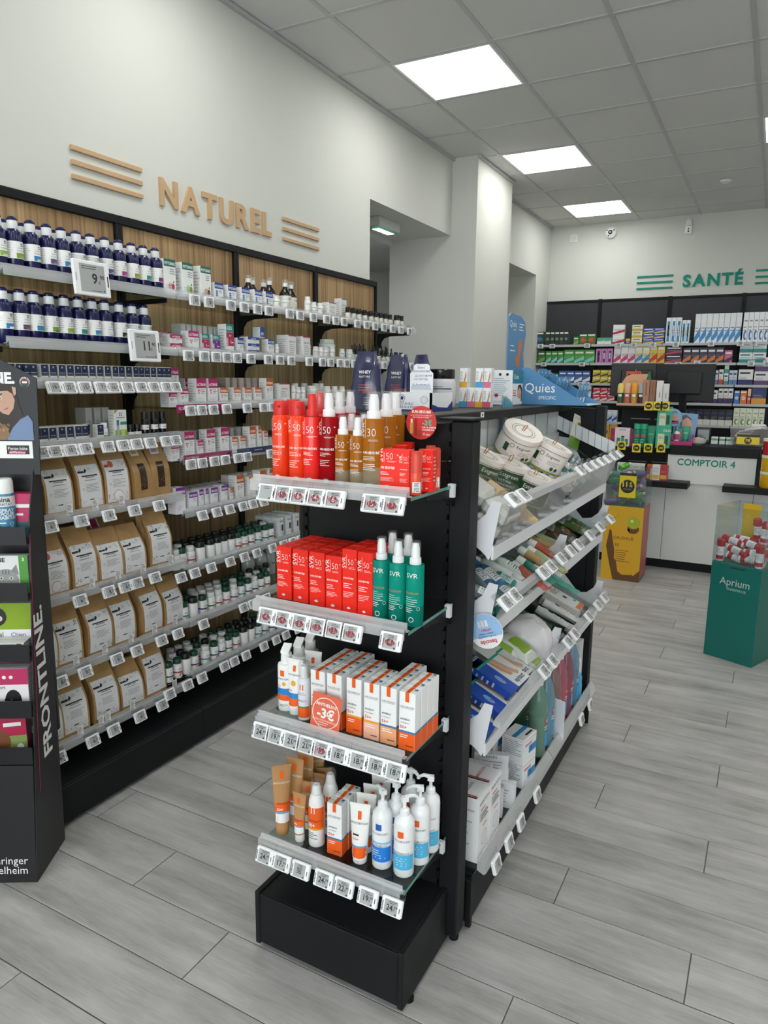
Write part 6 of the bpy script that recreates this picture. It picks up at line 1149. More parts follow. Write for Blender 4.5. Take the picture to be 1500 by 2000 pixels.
for i, (x, y, z_, a) in enumerate(((-.72, 2.06, 0, .2), (-.70, 2.13, 0, .1), (-.75, 2.2, 0, .05), (-.76, 2.05, .0905, .15), (-.73, 2.13, .0905, .3))): place(TH, 'narrow_box', f'narrow pale carton with barcode end, {("near", "middle", "far", "upper near", "upper far")[i]} of five on bottom shelf', 'carton', (x, y, zb_+z_), RX+a, 'narrow barcode cartons')
def d_ba(b, F, w, h): b.rect(F, -w*.1, w/2, h*.3, h*.6, col('#2a8ac8')); b.text(F, 'dexeryl', -w*.4, h*.66, h*.14, col('#c0342a'), bold=.02); b.rect(F, -w/2, w/2, h*.9, h*.915, col('#d8743a')); b.disc(F, w*.1, h*.45, w*.1, col('#1d5a9a'), 12)
def d_bas(b, F, d, h): b.lines(F, -d*.42, d*.42, h*.85, 9, h*.07, h*.022, GREY); b.rect(F, -d/2, d/2, h*.93, h*.94, col('#d8743a'))
BA = carton('bacti', .1, .085, .092, '#eef0f2', d_ba, lambda b, F, w, d: (b.rect(F, -w/2, w/2, -d*.1, d*.1, col('#2a8ac8')), b.rect(F, -w*.1, w*.4, -d*.38, -d*.28, INK)), d_bas)
for i, (x, y, z_) in enumerate(((-.69, 2.31, 0), (-.69, 2.31, .0925), (-.80, 2.30, 0), (-.80, 2.30, .0925))): place(BA, 'medical_box', f'white carton with blue stripe and red lettering, {("lower front", "upper front", "lower rear", "upper rear")[i]} of four', 'carton', (x, y, zb_+z_), RX-.15, 'white blue-striped cartons')
def liq(c, cc, lab='#c8243a', r=.036, h=.33):
    pr = Pr(); m = clear(c, .34, cc, .05); pr.part('bottle', MB().lathe([(r*.9, 0), (r, .006), (r, h*.58), (r*.86, h*.7), (r*.5, h*.82), (r*.38, h*.86)], m, 24)); pr.part('liquid', MB().lathe([(r*.8, .004), (r*.9, .008), (r*.9, h*.5), (0, h*.5)], clear(c, .38, cc, .05), 20, cap=False)); pr.part('cap', MB().lathe([(r*.42, h*.86), (r*.42, h)], mat('#e6e6e8'), 16)); b = MB(); F = cylm(r, .0006); b.disc(F, 0, h*.45, r*.5, col(lab), 16, h*.05); b.rect(F, -r*.4, r*.4, h*.14, h*.3, col('#3f9ad8'), 5); b.text(cylm(r, .001), 'ALV', -r*.32, h*.43, r*.3, PW); b.lines(F, -r*.5, r*.5, h*.37, 2, h*.03, h*.01, PW, nu=3); pr.part('label', b); return pr
for i, (px, y, c, cc, nm) in enumerate(((1068, 2.52, '#d8ece2', '#a4c4b2', 'pale green'), (1085, 2.62, '#d4eaf4', '#a4d0e2', 'light blue'), (1098, 2.72, '#ece0dc', '#b8a09a', 'brownish'), (1112, 2.82, '#f8d4dc', '#e890a6', 'pink'), (1125, 2.92, '#ecccd2', '#c88492', 'dark pink'), (1128, 3.02, '#dce8f2', '#9abcd6', 'blue grey'))): place(liq(c, cc), 'mouthwash_bottle', f'clear bottle of {nm} liquid on bottom gondola shelf', 'liquid bottle', (-.685, y, zb_), RX, 'bottles of coloured liquid')
for i, (y, c, cc, nm) in enumerate(((2.57, '#bfe0cf', '#6f9a84', 'pale green'), (2.67, '#b8dcea', '#6aa8c0', 'light blue'), (2.87, '#f0b8c4', '#d0607a', 'pink'))): place(liq(c, cc), 'mouthwash_bottle', f'clear bottle of {nm} liquid standing in rear row', 'liquid bottle', (-.77, y, zb_), RX, 'bottles of coloured liquid')
pr = lyb(.19, .02, '#3fb0e0', '#f2f2f2', None, .35); pr2 = Pr(); pr2.parts = list(pr.parts); b = MB(); b.text(cylm(.02, .001), 'spray', .007, .02, .02, PW, 'l', PI/2, bold=.02); b.disc(cylm(.02, .0008), 0, .1, .008, col('#c8243a'), 12); pr2.part('label', b); place(pr2, 'spray_bottle', 'sky blue bottle reading spray with white cap on bottom shelf', 'spray bottle', (-.67, 3.10, zb_), RX)
place(carton('tallw', .07, .06, .24, '#dfe1e2', d_lines(n=14, c='#b8b0b0')), 'tall_box', 'tall pale carton at far end of bottom gondola shelf', 'carton', (-.71, 3.19, zb_), RX)
pr = Pr(); pr.part('card', MB().box(-.03, .03, -.001, .001, 0, .17, mat('#f0f0f2', 'print'))); place(pr, 'divider_card', 'white upright card between blue and brownish liquid bottles', 'card', (-.645, 2.672, zb_), RX+1.2)
# ------------------------------------------------------------------ price tags of the trays
GG = 'electronic price tags on the aisle side'
def gtags(pts, X, z, shelf, tilt, sc=1.0):
    for i, px in enumerate(pts):
        mw = Matrix.Translation((X, ypx(px, X, z), z)) @ Matrix.Rotation(RX, 4, 'Z') @ Matrix.Rotation(-tilt, 4, 'X')
        place(tagpr(R.choice(['4', '5', '7', '9', '12', '29']), '90', sc=sc), 'price_tag', f'white electronic price tag, {ORD[i]} from near end of {shelf}', 'price tag', group=GG, mw=mw)
gtags((1000, 1019), -.578, 1.30, 'upper tray, near bay', .85)
gtags((1131, 1147, 1160, 1172, 1184, 1196, 1208), -.578, 1.30, 'upper tray, far bay', .85, .9)
gtags((985, 1000+2, 1058, 1073, 1093, 1112, 1127, 1150, 1170, 1190), -.585, 1.022, 'middle tray', .8)
gtags((1060, 1077, 1107, 1120, 1148, 1166, 1178), -.585, .672, 'lower tray', .8)
gtags((966, 991, 1014, 1046, 1133, 1150), -.612, .175, 'bottom gondola shelf', .25)
# ================================================================== ON TOP OF THE GONDOLA
def pouch(seed):
    rg = random.Random(seed); w, d, h = .105, .05, .178; pr = Pr(); rings = []
    for k in range(10):
        t_ = k/9; a = w/2*(1-.42*t_**2.2); c_ = d/2*(1-t_)**.6+.002; rings.append([(a*math.copysign(abs(math.sin(q))**.6, math.sin(q))+rg.uniform(-.001, .001), -c_*math.copysign(abs(math.cos(q))**.7, math.cos(q))+rg.uniform(-.001, .001), h*t_) for q in [2*PI*i/20 for i in range(20)]])
    pr.part('pouch', MB().loft(rings, mat('#171a4a', 'gloss'), True)); pr.part('film', MB().loft([[(x*1.05, y*1.2, z_*1.01) for x, y, z_ in r_] for r_ in rings], clear('#ffffff', .0, '#ffffff', .1), True, False, False), label='crinkled clear plastic wrap')
    b = MB(); F = lambda u, v: (u, -(d/2*(1-v/h)**.6+.002)*1.0-.002, v); b.text(F, 'WHEY', 0, h*.62, .010, PW, 'c', bold=.02); b.text(F, 'NATURE', 0, h*.55, .007, PW, 'c'); b.lines(F, -.02, .03, h*.42, 3, .008, .002, col('#c0485a')); b.rect(F, -.005, .035, h*.28, h*.36, col('#7a2a3a')); b.lines(F, .0, .03, h*.2, 4, .007, .0015, LGREY); pr.part('print', b); return pr
for i, (px, Y, rz) in enumerate(((716, 1.97, .15), (778, 2.22, .0), (822, 2.24, -.5))): place(pouch(i), 'powder_pouch', f'navy powder pouch in crinkled clear wrap, {("left", "middle, behind the soap display", "right, behind the soap display")[i]}', 'pouch', (xpx(px, Y, 1.55), Y, ZT), rz, 'navy pouches')
t = thing('soap_display', 'white and blue counter display of soaps beside the navy pouch', 'display box', (xpx(757, 1.98, 1.55), 1.98, ZT))
CW = mat('#eceef2', 'print'); BLU = '#1d2f7a'
child('box', MB().box(0, .15, 0, .006, 0, .055, CW).box(.144, .15, 0, .16, 0, .055, CW).box(0, .006, 0, .16, 0, .055, CW).box(0, .15, 0, .16, 0, .004, CW), t)
hb_ = MB().prism([(.0, 0), (.0, .115), (.012, .125), (.012, .138), (.02, .145), (.062, .145), (.07, .138), (.07, .125), (.082, .115), (.082, 0)], 1, .155, .158, CW); child('header', hb_, t)
b = MB(); F = lambda u, v: (u, .1545, v); b.text(F, 'Estive', .041, .13, .008, col(BLU), 'c'); b.text(F, 'SAVON AU LAIT DE CHÈVRE', .041, .118, .007, col(BLU), 'c', fit=.06); b.text(F, 'LE SAVON', .04, .104, .007, col(BLU), 'c'); b.text(F, '100% NATUREL', .04, .093, .007, col(BLU), 'c', fit=.05); b.text(F, '3,90 €', .078, .105, .0055, INK, 'r', bold=.02)
pts = [(.004, .062)]+[(.006+.0062*k, .07+.012*abs(math.sin(k*1.7))) for k in range(12)]+[(.078, .062)]
b.poly(F, pts, col('#c6cede'));
for k in range(11): b.poly(F, [(.006+.0062*k, .071+.012*abs(math.sin(k*1.7))), (.0122+.0062*k, .071+.012*abs(math.sin((k+1)*1.7))), (.0122+.0062*k, .0695+.012*abs(math.sin((k+1)*1.7))), (.006+.0062*k, .0695+.012*abs(math.sin(k*1.7)))], col(BLU))
child('header_print', b, t)
b = MB(); F = front(0); b.ring(F, .05, .038, .011, .0015, col(BLU), 20); b.poly(F, [(.043, .036), (.049, .045), (.057, .041), (.053, .032)], col(BLU)); b.text(F, 'SAVON SURGRAS', .055, .018, .0075, col(BLU), 'c', fit=.07); b.text(F, 'CORPS, VISAGE & MAINS', .055, .008, .0075, col(BLU), 'c', fit=.1); b.poly(F, [(0, 0), (.15, 0), (.15, .006), (.1, .002), (.05, .004), (0, .008)], col(BLU)); b.disc(F, .126, .034, .010, col('#dfe4ee'), 16, .014); b.ring(F, .126, .034, .012, .001, col(BLU), 18)
G_ = sidem(.15); b.poly(G_, [(.0, 0), (.16, 0), (.16, .03), (.12, .008), (.05, .012), (0, .022)], col(BLU)); child('print', b, t)
for i in range(3): place(pack(.05, .04, .045, '#efe9d2', False, .006), 'soap_bar', f'cream soap bar in the white and blue display, {ORD[i]} from left', 'soap', (t.location.x+.032+.044*i, 2.09, ZT+.0045), RX, 'cream soap bars')
for i, (px, Y) in enumerate(((858, 2.33), (842, 2.47))):
    pr = Pr(); r = .058; pr.part('tub', MB().lathe([(r*.94, 0), (r, .006), (r, .085), (r*.92, .097), (r*.86, .1)], mat('#cfd0d2', 'gloss'), 32)); pr.part('lid', MB().lathe([(r*.9, .098), (r*.92, .1), (r*.92, .128), (r*.88, .131)], mat('#141416', 'gloss'), 32)); b = MB(); F = cylm(r, .0006); b.rect(F, -r, r, .062, .066, INK, 10); b.rect(F, -r, r*.4, .07, .072, INK, 8); b.rect(F, r*.1, r*.6, .01, .05, INK, 6); pr.part('label', b)
    place(pr, 'powder_tub', f'pale tub with wide black lid on the gondola top, {("front", "rear")[i]} one', 'tub', (xpx(px, Y, 1.55), Y, ZT), .2, 'black-lidded tubs')
NP = [carton(('nail', c), .027, .04, .068, '#eef0f2', lambda b, F, w, h, c=c: (b.rect(F, -w/2, w/2, 0, h*.3, col(c)), b.rect(F, -w*.45, -w*.1, h*.35, h*.95, PW), [b.rect(F, -w*.42, -w*.14, h*(.4+.06*k), h*(.42+.06*k), INK) for k in range(8)], b.poly(F, [(w*.05, h*.3), (w*.35, h*.9), (w*.42, h*.6), (w*.25, h*.3)], col('#c88a6a')))) for c in ('#3f9ac8', '#d06a8a', '#d8a020', '#c04a6a')]
for tier in range(2):
    for i in range(4):
        if tier == 1 and i == 1: continue
        Y = 2.40+.02*tier; place(NP[(i+tier*2) % 4], 'nail_care_carton', f'small slim carton on gondola top, {("lower", "upper")[tier]} tier, {ORD[i]} from left', 'carton', (xpx(903+i*15.5, Y, 1.55), Y+.02, ZT+tier*.0685), .1, 'slim nail care cartons')
for i in range(4): place(NP[i], 'nail_care_carton', f'small slim carton in rear row on gondola top, {ORD[i]} from left', 'carton', (xpx(905+i*15, 2.46, 1.55), 2.48, ZT), .1, 'slim nail care cartons')
def d_qs(b, F, w, h):
    b.lines(F, -w*.45, w*.45, h*.75, 9, h*.06, h*.02, col('#9ab0c4'))
    for k in range(3): b.disc(F, -w*.32+k*w*.3, h*.88, w*.06, INK, 10)
    b.disc(F, -w*.15, h*.27, w*.08, col('#d0487a'), 12); b.text(F, 'OXYGEN', -w*.3, h*.06, h*.06, col('#7a98b8'))
def d_qf(b, F, d, h):
    b.rect(F, -d/2, d/2, h*.62, h, col('#1d7a92')); G_ = raise_(F); b.text(G_, 'Quies', -d*.4, h*.76, h*.14, PW); b.disc(G_, d*.2, h*.36, d*.22, col('#d0a890'), 14, h*.18); b.poly(G_, [(d*.0, h*.4), (d*.05, h*.58), (d*.3, h*.6), (d*.46, h*.45), (d*.46, h*.1), (d*.36, h*.1), (d*.38, h*.4), (d*.2, h*.52)], col('#3a2a26')); b.lines(G_, -d*.42, -d*.05, h*.4, 3, h*.07, h*.03, col('#d8642a'))
Y = 2.75; place(carton('quiesbig', .10, .13, .135, '#eef0f2', d_qs, None, d_qf), 'ear_plug_carton', 'large white and teal Quies carton with child on the gondola top', 'carton', ((xpx(953, Y, 1.55)+xpx(1000, Y, 1.55))/2, Y+.065, ZT), 0)
# blue cardboard wedge display
t = thing('ear_plug_display', 'blue cardboard Quies wedge display with tall rounded header', 'display stand', (-.94, 2.93, ZT)); BL = mat('#4f86b4', 'print'); BL2 = mat('#3a6f9e', 'print')
side = [(0, 0), (.0, .15), (.03, .15), (.26, .012), (.28, 0)]
child('side_panel', MB().prism(side, 1, 0, .003, BL), t); child('side_panel', MB().prism(side, 1, .24, .243, BL), t)
child('tray_floor', MB().box(0, .28, .003, .24, 0, .004, mat('#bcd4e4', 'print')).prism([(.0, .004), (.0, .06), (.1, .06), (.1, .004)], 1, .003, .24, BL2).prism([(.1, .004), (.1, .03), (.19, .03), (.19, .004)], 1, .003, .24, BL2), t)
hd = [(.0, 0), (0, .36), (.03, .375), (.16, .37), (.22, .35), (.235, .30), (.21, .22), (.225, .16), (.24, 0)]
child('header', MB().prism([(y_, z_) for y_, z_ in hd], 0, -.07, -.066, BL), t)
b = MB(); F = lambda u, v: (-.0655, u, v); b.text(F, 'Quies', .015, .32, .028, PW); b.text(F, 'SPECIFIC', .06, .305, .008, PW); b.poly(F, [(.1, .19), (.13, .21), (.14, .26), (.17, .28), (.19, .25), (.17, .22), (.16, .16), (.12, .15)], col('#c8783a')); b.lines(F, .14, .21, .335, 3, .012, .004, PW); b.lines(F, .03, .1, .24, 2, .02, .004, PW); b.disc(F, .05, .33, .06, col('#3a6f9e'), 20) if False else None; b.lines(F, .04, .2, .13, 3, .014, .004, PW); child('header_print', b, t)
b = MB(); F = front(0); b.text(F, 'Quies', .015, .05, .04, PW); b.text(F, 'SPECIFIC', .075, .022, .014, PW); child('side_print', b, t)
for i in range(11):
    pr = Pr(); pr.part('card', MB().box(-.018, .018, -.001, .001, 0, .085, mat('#5f98c4', 'print'))); pr.part('case', MB().box(-.012, .012, -.012, -.001, .03, .06, clear('#cfe4f0', .4, '#6fa0c0', .08), .003)); b = MB(); b.rect(front(-.0012), -.015, .015, .0, .028, PW); b.disc(front(-.001), 0, .074, .006, PW, 10); pr.part('print', b)
    rw, cl_ = divmod(i, 4); x = -.94+.04+rw*.09; place(pr, 'ear_plug_card', f'blue ear plug card in the wedge display, row {("one", "two", "three")[rw]}, {ORD[cl_]} along', 'card', mw=Matrix.Translation((x, 2.965+cl_*.055, ZT+(.0605, .0305, .0045)[rw])) @ Matrix.Rotation(RX, 4, 'Z') @ Matrix.Rotation(.25, 4, 'X'), group='blue ear plug cards')
# white label on the board edge
for px, py in ((942, 804),):
    p = at(px, py, X=-.80); pr = Pr(); pr.part('sticker', MB().box(-.014, .014, -.0005, 0, -.008, .008, PW)); b = MB(); b.rect(front(-.0005), -.006, .006, -.003, .003, INK); pr.part('print', b); place(pr, 'edge_label', 'tiny white label on the dark edge of the gondola top', 'label', (-.7995, p.y, ZT-.012), RX)
# ================================================================== BACK WALL SHELVING
BX = [-2.64, -1.893, -1.136, -.398, .35, 1.10]; SBK = [2.03, 1.825, 1.60, 1.405, 1.175, .97]; YS = 8.36
GREYM = mat('#b9bcbc', 'satin'); DKP = mat('#3c3d40', 'dark')
for i in range(4):
    x0, x1 = BX[i], BX[i+1]; L = x1-x0
    t = thing('shelving_unit', f'dark grey bay of back wall shelving under SANTÉ, {ORD[i]} from left', 'shelving', (x0, YB, 0), 0, 'back wall shelving bays')
    child('back_panel', MB().box(.02, L-.02, -.04, -.02, .1, 2.53, DKP), t)
    child('frame', MB().box(0, L, -.05, 0, 2.53, 2.555, BLACK, .002).box(0, .02, -.055, 0, 0, 2.56, BLACK, .002).box(L-.02, L, -.055, 0, 0, 2.56, BLACK, .002), t)
    for z in SBK:
        s = child('shelf', MB().box(.004, L-.004, YS-YB, -.05, -.018, 0, BLACK), t, (0, 0, z)); child('price_rail', MB().box(.004, L-.004, YS-YB-.012, YS-YB, -.022, .004, GREYM), s)
def box3(w, h, c, c2, k=0, d=.06):
    def fn(b, F, w, h):
        if k == 0: b.rect(F, -w/2, w/2, h*.55, h, col(c2)); b.rect(F, -w*.35, w*.35, h*.3, h*.38, PW)
        elif k == 1: b.rect(F, -w/2, w/2, 0, h*.35, col(c2)); b.rect(F, -w*.4, w*.3, h*.7, h*.82, col('#2a3a6a'))
        elif k == 2: b.poly(F, [(-w/2, h*.2), (w/2, h*.55), (w/2, h*.25), (-w/2, 0)], col(c2)); b.rect(F, -w*.4, w*.4, h*.72, h*.85, PW)
        elif k == 3: b.disc(F, 0, h*.45, min(w, h)*.34, col(c2), 14); b.rect(F, -w*.42, w*.42, h*.82, h*.93, PW)
        elif k == 4: b.rect(F, -w*.25, w*.25, h*.08, h*.86, col(c2)); b.rect(F, -w*.12, w*.12, h*.3, h*.7, PW)
        elif k == 5: b.disc(F, w*.05, h*.24, w*.36, col(c2), 14, h*.16); b.disc(raise_(F), w*.18, h*.24, w*.2, PW, 12, h*.1); b.rect(F, -w*.3, w*.3, h*.7, h*.75, GREY)
        b.lines(raise_(F), -w*.4, w*.4, h*.5, 2, h*.1, h*.03, GREY)
    return carton(('b3', round(w, 3), round(h, 3), c, c2, k), w, d, h, c, fn)
SHN = ['top', 'second', 'third', 'fourth', 'fifth', 'bottom']
def brow(sh, items, side='left'):
    cnt = {}
    for px0, px1, h, c, c2, k, n, nm in items:
        z = SBK[sh]; step = (px1-px0)/n
        for j in range(n):
            a, b_ = xpx(px0+step*j+.3, YS+.01, z+.05), xpx(px0+step*(j+1)-.3, YS+.01, z+.05); q = cnt[nm] = cnt.get(nm, -1)+1
            tiers = 1
            if isinstance(h, tuple): hh, tiers = h
            else: hh = h
            for tr in range(tiers):
                lab = f'{nm} carton, {ORD[q]} of its kind on {SHN[sh]} back wall shelf' + ((', lower', ', upper', ', topmost')[tr]+' tier' if tiers > 1 else '')
                place(box3(b_-a, hh, c, c2, k), 'medicine_carton', lab, 'carton', ((a+b_)/2, YS+.042, z+tr*(hh+.0006)), 0, f'cartons on the {SHN[sh]} back wall shelf')
brow(0, [(1046, 1062, .155, '#1f4a28', '#2a5fa0', 3, 1, 'dark green and blue'), (1065, 1110, .155, '#24382a', '#7a8a80', 3, 5, 'dark green and grey'), (1120, 1130, .09, '#4a8a3a', '#8fc04a', 2, 1, 'small light green'), (1131, 1163, .12, '#2f7a2a', '#d0402a', 3, 2, 'bright green'), (1166, 1194, .075, '#e6eae8', '#4fae8a', 0, 2, 'white and mint'), (1196, 1219, (.105, 2), '#e8e9ee', '#b8242c', 2, 1, 'red and blue'), (1222, 1231, .06, '#23408a', '#e8b030', 0, 1, 'small navy'), (1233, 1254, (.068, 3), '#efe9c8', '#c8b03a', 1, 1, 'cream and yellow flat'), (1255, 1297, (.055, 3), '#2a56b0', '#e8c030', 2, 2, 'blue and yellow flat'), (1299, 1329, .27, '#e9eef2', '#2a86b8', 4, 3, 'tall white and blue'), (1330, 1346, .24, '#e9eef2', '#2a86b8', 4, 2, 'slightly shorter white and blue'), (1355, 1446, .30, '#e9eef4', '#3f8fd0', 2, 8, 'tall white with blue slash'), (1449, 1500, .30, '#eef2f6', '#1f6fb8', 5, 5, 'tall white with blue wave')])
brow(1, [(1050, 1064, .14, '#2f6a3a', '#6ab04a', 2, 1, 'first green'), (1065, 1100, .14, '#3a9a2f', '#8fd0e0', 2, 3, 'green'), (1101, 1161, .15, '#48a838', '#7fd0c8', 2, 3, 'wide green'), (1163, 1196, .16, '#d88ac8', '#5a3a7a', 4, 3, 'pink'), (1198, 1240, .19, '#efe8ee', '#d0407a', 2, 3, 'white and pink'), (1240, 1268, .19, '#e8dcb0', '#3f8fc8', 2, 2, 'blue and yellow'), (1268, 1298, .2, '#e8c03a', '#c8402a', 2, 2, 'yellow and red'), (1299, 1331, (.088, 2), '#2a2238', '#b8485a', 2, 1, 'dark purple flat'), (1333, 1413, .16, '#2c2644', '#d87a3a', 2, 5, 'dark purple'), (1414, 1430, .13, '#c85a8a', '#3a2a4a', 2, 1, 'small raspberry'), (1443, 1496, (.105, 2), '#dfeaea', '#1f8a8a', 1, 2, 'white and teal')])
brow(2, [(1064, 1090, .11, '#2f8a3a', '#c8d060', 2, 2, 'green'), (1091, 1152, .14, '#2a5fb0', '#e8eef4', 2, 4, 'blue and white'), (1157, 1202, (.075, 2), '#e2c22e', '#3a4a2a', 2, 3, 'yellow'), (1358, 1373, .13, '#e9eeea', '#e0a030', 1, 1, 'white and orange'), (1374, 1387, .12, '#e4f0ee', '#3fae9a', 1, 2, 'white and mint'), (1388, 1402, .15, '#cfd8e8', '#4f7fc0', 1, 2, 'pale blue'), (1403, 1412, .16, '#e8e4e0', '#c8402a', 1, 1, 'white and red'), (1413, 1422, (.12, 2), '#e4ecea', '#3f9a8a', 1, 1, 'white and green'), (1423, 1439, .15, '#cfd8ea', '#5f86c0', 1, 2, 'lavender'), (1441, 1470, .16, '#eceae0', '#1f2a6a', 1, 1, 'wide cream and navy'), (1472, 1500, (.14, 2), '#e6e2e6', '#5a3a6a', 1, 1, 'white and plum')])
brow(3, [(1129, 1154, (.085, 2), '#e6ecf2', '#2a86c8', 2, 1, 'white and blue'), (1157, 1200, (.075, 2), '#c8283a', '#e8e0e0', 2, 3, 'red'), (1354, 1366, .12, '#e8e6ea', '#6a3a7a', 1, 1, 'white and violet'), (1367, 1401, .14, '#e9e8ec', '#4a2a6a', 1, 2, 'wide white and violet'), (1402, 1431, .16, '#e9e6e0', '#3a2a5a', 1, 3, 'slim white and violet'), (1433, 1444, .14, '#2f7ac0', '#e8eef4', 3, 1, 'blue'), (1445, 1458, .14, '#e0742a', '#f0e0c8', 3, 1, 'orange'), (1459, 1466, .16, '#c85a3a', '#f0c8a8', 0, 1, 'rust'), (1467, 1496, .18, '#23306a', '#e09a2a', 1, 1, 'wide navy and orange')])
brow(4, [(1175, 1205, .13, '#dfe6f0', '#2a56b8', 2, 3, 'white and royal blue'), (1330, 1430, .17, '#1e1d20', '#d8d6d2', 1, 7, 'black and white'), (1431, 1492, .19, '#dfe6cc', '#6f9a3a', 5, 5, 'pale green')])
brow(5, [(1174, 1205, .2, '#e0a81e', '#3f6fb0', 3, 2, 'yellow and blue')])
tagn = [(0, (1056, 1079, 1147, 1208, 1238, 1275, 1320, 1389, 1446, 1472)), (1, (1062, 1137, 1325, 1361, 1467, 1497)), (2, (1134, 1146))]
for sh, pxs in tagn:
    for i, px in enumerate(pxs): place(tagpr('9', '90', sc=1.1), 'price_tag', f'tiny price tag, {ORD[i]} from left on {SHN[sh]} back wall shelf', 'price tag', (xpx(px, YS-.013, SBK[sh]-.01), YS-.013, SBK[sh]-.012), 0, 'price tags on the back wall shelving')
# ================================================================== COUNTER
YC = 6.54; t = thing('counter', 'white COMPTOIR 4 pharmacy counter with dark worktop and side ledges', 'counter', (0, 0, 0)); CWH = mat('#dfe0dd', 'satin')
child('front_panel', MB().box(-.77, -.09, YC, YC+.02, .77, 1.012, CWH, .001), t)
for x0, x1 in ((-1.3, -.772), (-.768, -.09), (-.086, .6)): child('lower_panel', MB().box(x0, x1, YC+.03, YC+.05, .077, .785, CWH, .001), t)
child('plinth', MB().box(-1.3, .6, YC+.05, YC+.07, 0, .077, BLACK), t)
child('worktop', MB().box(-.755, -.07, YC-.02, YC+.75, 1.012, 1.092, ANTH, .003), t); child('carcass', MB().box(-.76, -.10, YC+.08, YC+.7, .08, 1.012, BLACK), t)
for x0, x1 in ((-1.3, -.577), (-.315, .6)): child('ledge', MB().box(x0, x1, YC-.2, YC+.06, .745, .795, ANTH, .002), t)
b = MB(); x0, x1 = xpx(1323, YC, .96), xpx(1446, YC, .96); [b.text(front(YC, .001+.0002*q), 'COMPTOIR 4', x0+dx, .925+dz, .056, col('#0f8a78'), fit=x1-x0, res=3) for q, (dx, dz) in enumerate(((0, 0), (.0035, 0), (.0018, .003), (.0018, -.002)))]; child('lettering', b, t)
# dark shelf unit beside the counter
t = thing('counter_rack', 'black shelf rack with cosmetics left of COMPTOIR 4', 'shelf rack', (0, 0, 0)); YR = 6.50; xa, xb = xpx(1206, YR, 1.2), xpx(1304, YR, 1.2)-.03
child('back_panel', MB().box(xa, xb, YR+.16, YR+.18, .80, 1.62, BLACK), t)
RZ = [at(1260, 793, Y=YR).z, at(1260, 874, Y=YR).z]
for z in RZ: child('shelf', MB().box(xa, xb, YR, YR+.16, z-.015, z, BLACK, .001), t)
for z in (RZ[0]-.12, RZ[1]-.14):
    for k in range(2): child('slot', MB().box(xa+.08+.2*k, xa+.24+.2*k, YR+.158, YR+.16, z, z+.006, mat('#8a8c8e', 'metal')), t)
# paalm display
t = thing('perfume_display', 'peach cardboard paalm display with four coloured tubes on the rack', 'display stand', (xpx(1203, YR, RZ[0]), YR+.01, RZ[0])); PEA = mat('#d9a886', 'print')
W_ = xpx(1262, YR, RZ[0])-xpx(1203, YR, RZ[0]); child('tray', MB().box(0, W_, 0, .1, 0, .02, PEA), t)
bp = [(0.02, 0), (.02, .20), (.05, .25), (.10, .27), (W_-.02, .27), (W_, .2), (W_, 0)]; child('back_card', MB().prism(bp, 1, .1, .104, PEA), t)
b = MB(); F = front(.1); b.text(F, 'paalm.', W_*.2, .27, .038, col('#d0583a'), bold=.05); b.text(F, 'confiné', W_*.3, .2, .02, col('#b8a02a'), bold=.02); b.text(F, 'sensorielle', W_*.25, .165, .018, col('#e07a3a')); b.poly(F, [(W_*.85, .2), (W_*.95, .3), (W_*1.05, .22), (W_, .18)], col('#2f6a4a')); child('print', b, t)
for i, (c, c2, n) in enumerate((('#e8d070', '#2f5a3a', 'yellow and green'), ('#dcae90', '#b8685a', 'pink'), ('#f0a030', '#c8a04a', 'orange'), ('#a8acb0', '#3a2a2a', 'grey'))):
    pr = Pr(); pr.part('tube', MB().lathe([(.026, 0), (.026, .085)], mat(c2, 'satin'), 16)); pr.part('cap', MB().lathe([(.028, .085), (.028, .145), (.02, .165), (.008, .17)], mat(c, 'satin'), 16)); b = MB(); b.rect(cylm(.026), -.015, .015, .055, .075, PW, 3); pr.part('label', b)
    place(pr, 'perfume_stick', f'{n} perfume stick in the paalm display', 'perfume stick', (xpx(1209+i*13.5, YR, RZ[0]+.05), YR+.055, RZ[0]+.0205), 0, 'coloured perfume sticks')
for i, (a, b_, h, c, nm) in enumerate(((1255, 1267, .22, '#b08468', 'brown'), (1268, 1279, .22, '#9a6a50', 'darker brown'), (1281, 1293, .215, '#e6e4e0', 'white paalm'), (1294, 1305, .19, '#dcdad6', 'shorter white paalm'))):
    x0, x1 = xpx(a, YR, RZ[0]+.1), xpx(b_, YR, RZ[0]+.1); place(carton(('pa', i), x1-x0, .05, h, c, (lambda b, F, w, h: b.text(F, 'paalm.', w*.15, h*.35, w*.3, INK, 'l', PI/2)) if i > 1 else (lambda b, F, w, h: b.rect(F, -w*.1, w*.1, h*.4, h*.9, col('#8a5a40')))), 'perfume_carton', f'{nm} tall carton on the upper rack shelf', 'carton', ((x0+x1)/2, YR+.04, RZ[0]), 0, 'tall perfume cartons')
YL = '#e8d020'
def ylab(txt, w=.07, h=.075):
    pr = Pr(); pr.part('label', MB().box(-w/2, w/2, -.002, 0, -h/2, h/2, mat(YL, 'print'))); b = MB(); F = front(-.002); b.disc(F, 0, 0, h*.36, INK, 20); b.text(raise_(F), txt, 0, -h*.1, h*.2, col(YL), 'c', bold=.03); pr.part('print', b); return pr
for i, (px, py, s) in enumerate(((1267, 793, '32€'), (1285, 793, '31€'), (1299, 793, '29€'), (1214, 870, '24€'), (1243, 875, '19€'), (1266, 875, '25€'), (1291, 875, '29€'))):
    p = at(px, py, Y=YR-.005); place(ylab(s), 'yellow_label', f'yellow and black price label, {ORD[i if i < 3 else i-3]} from left on {("upper", "lower")[i > 2]} rack shelf', 'price label', (p.x, YR-.006, p.z), 0, 'yellow price labels')
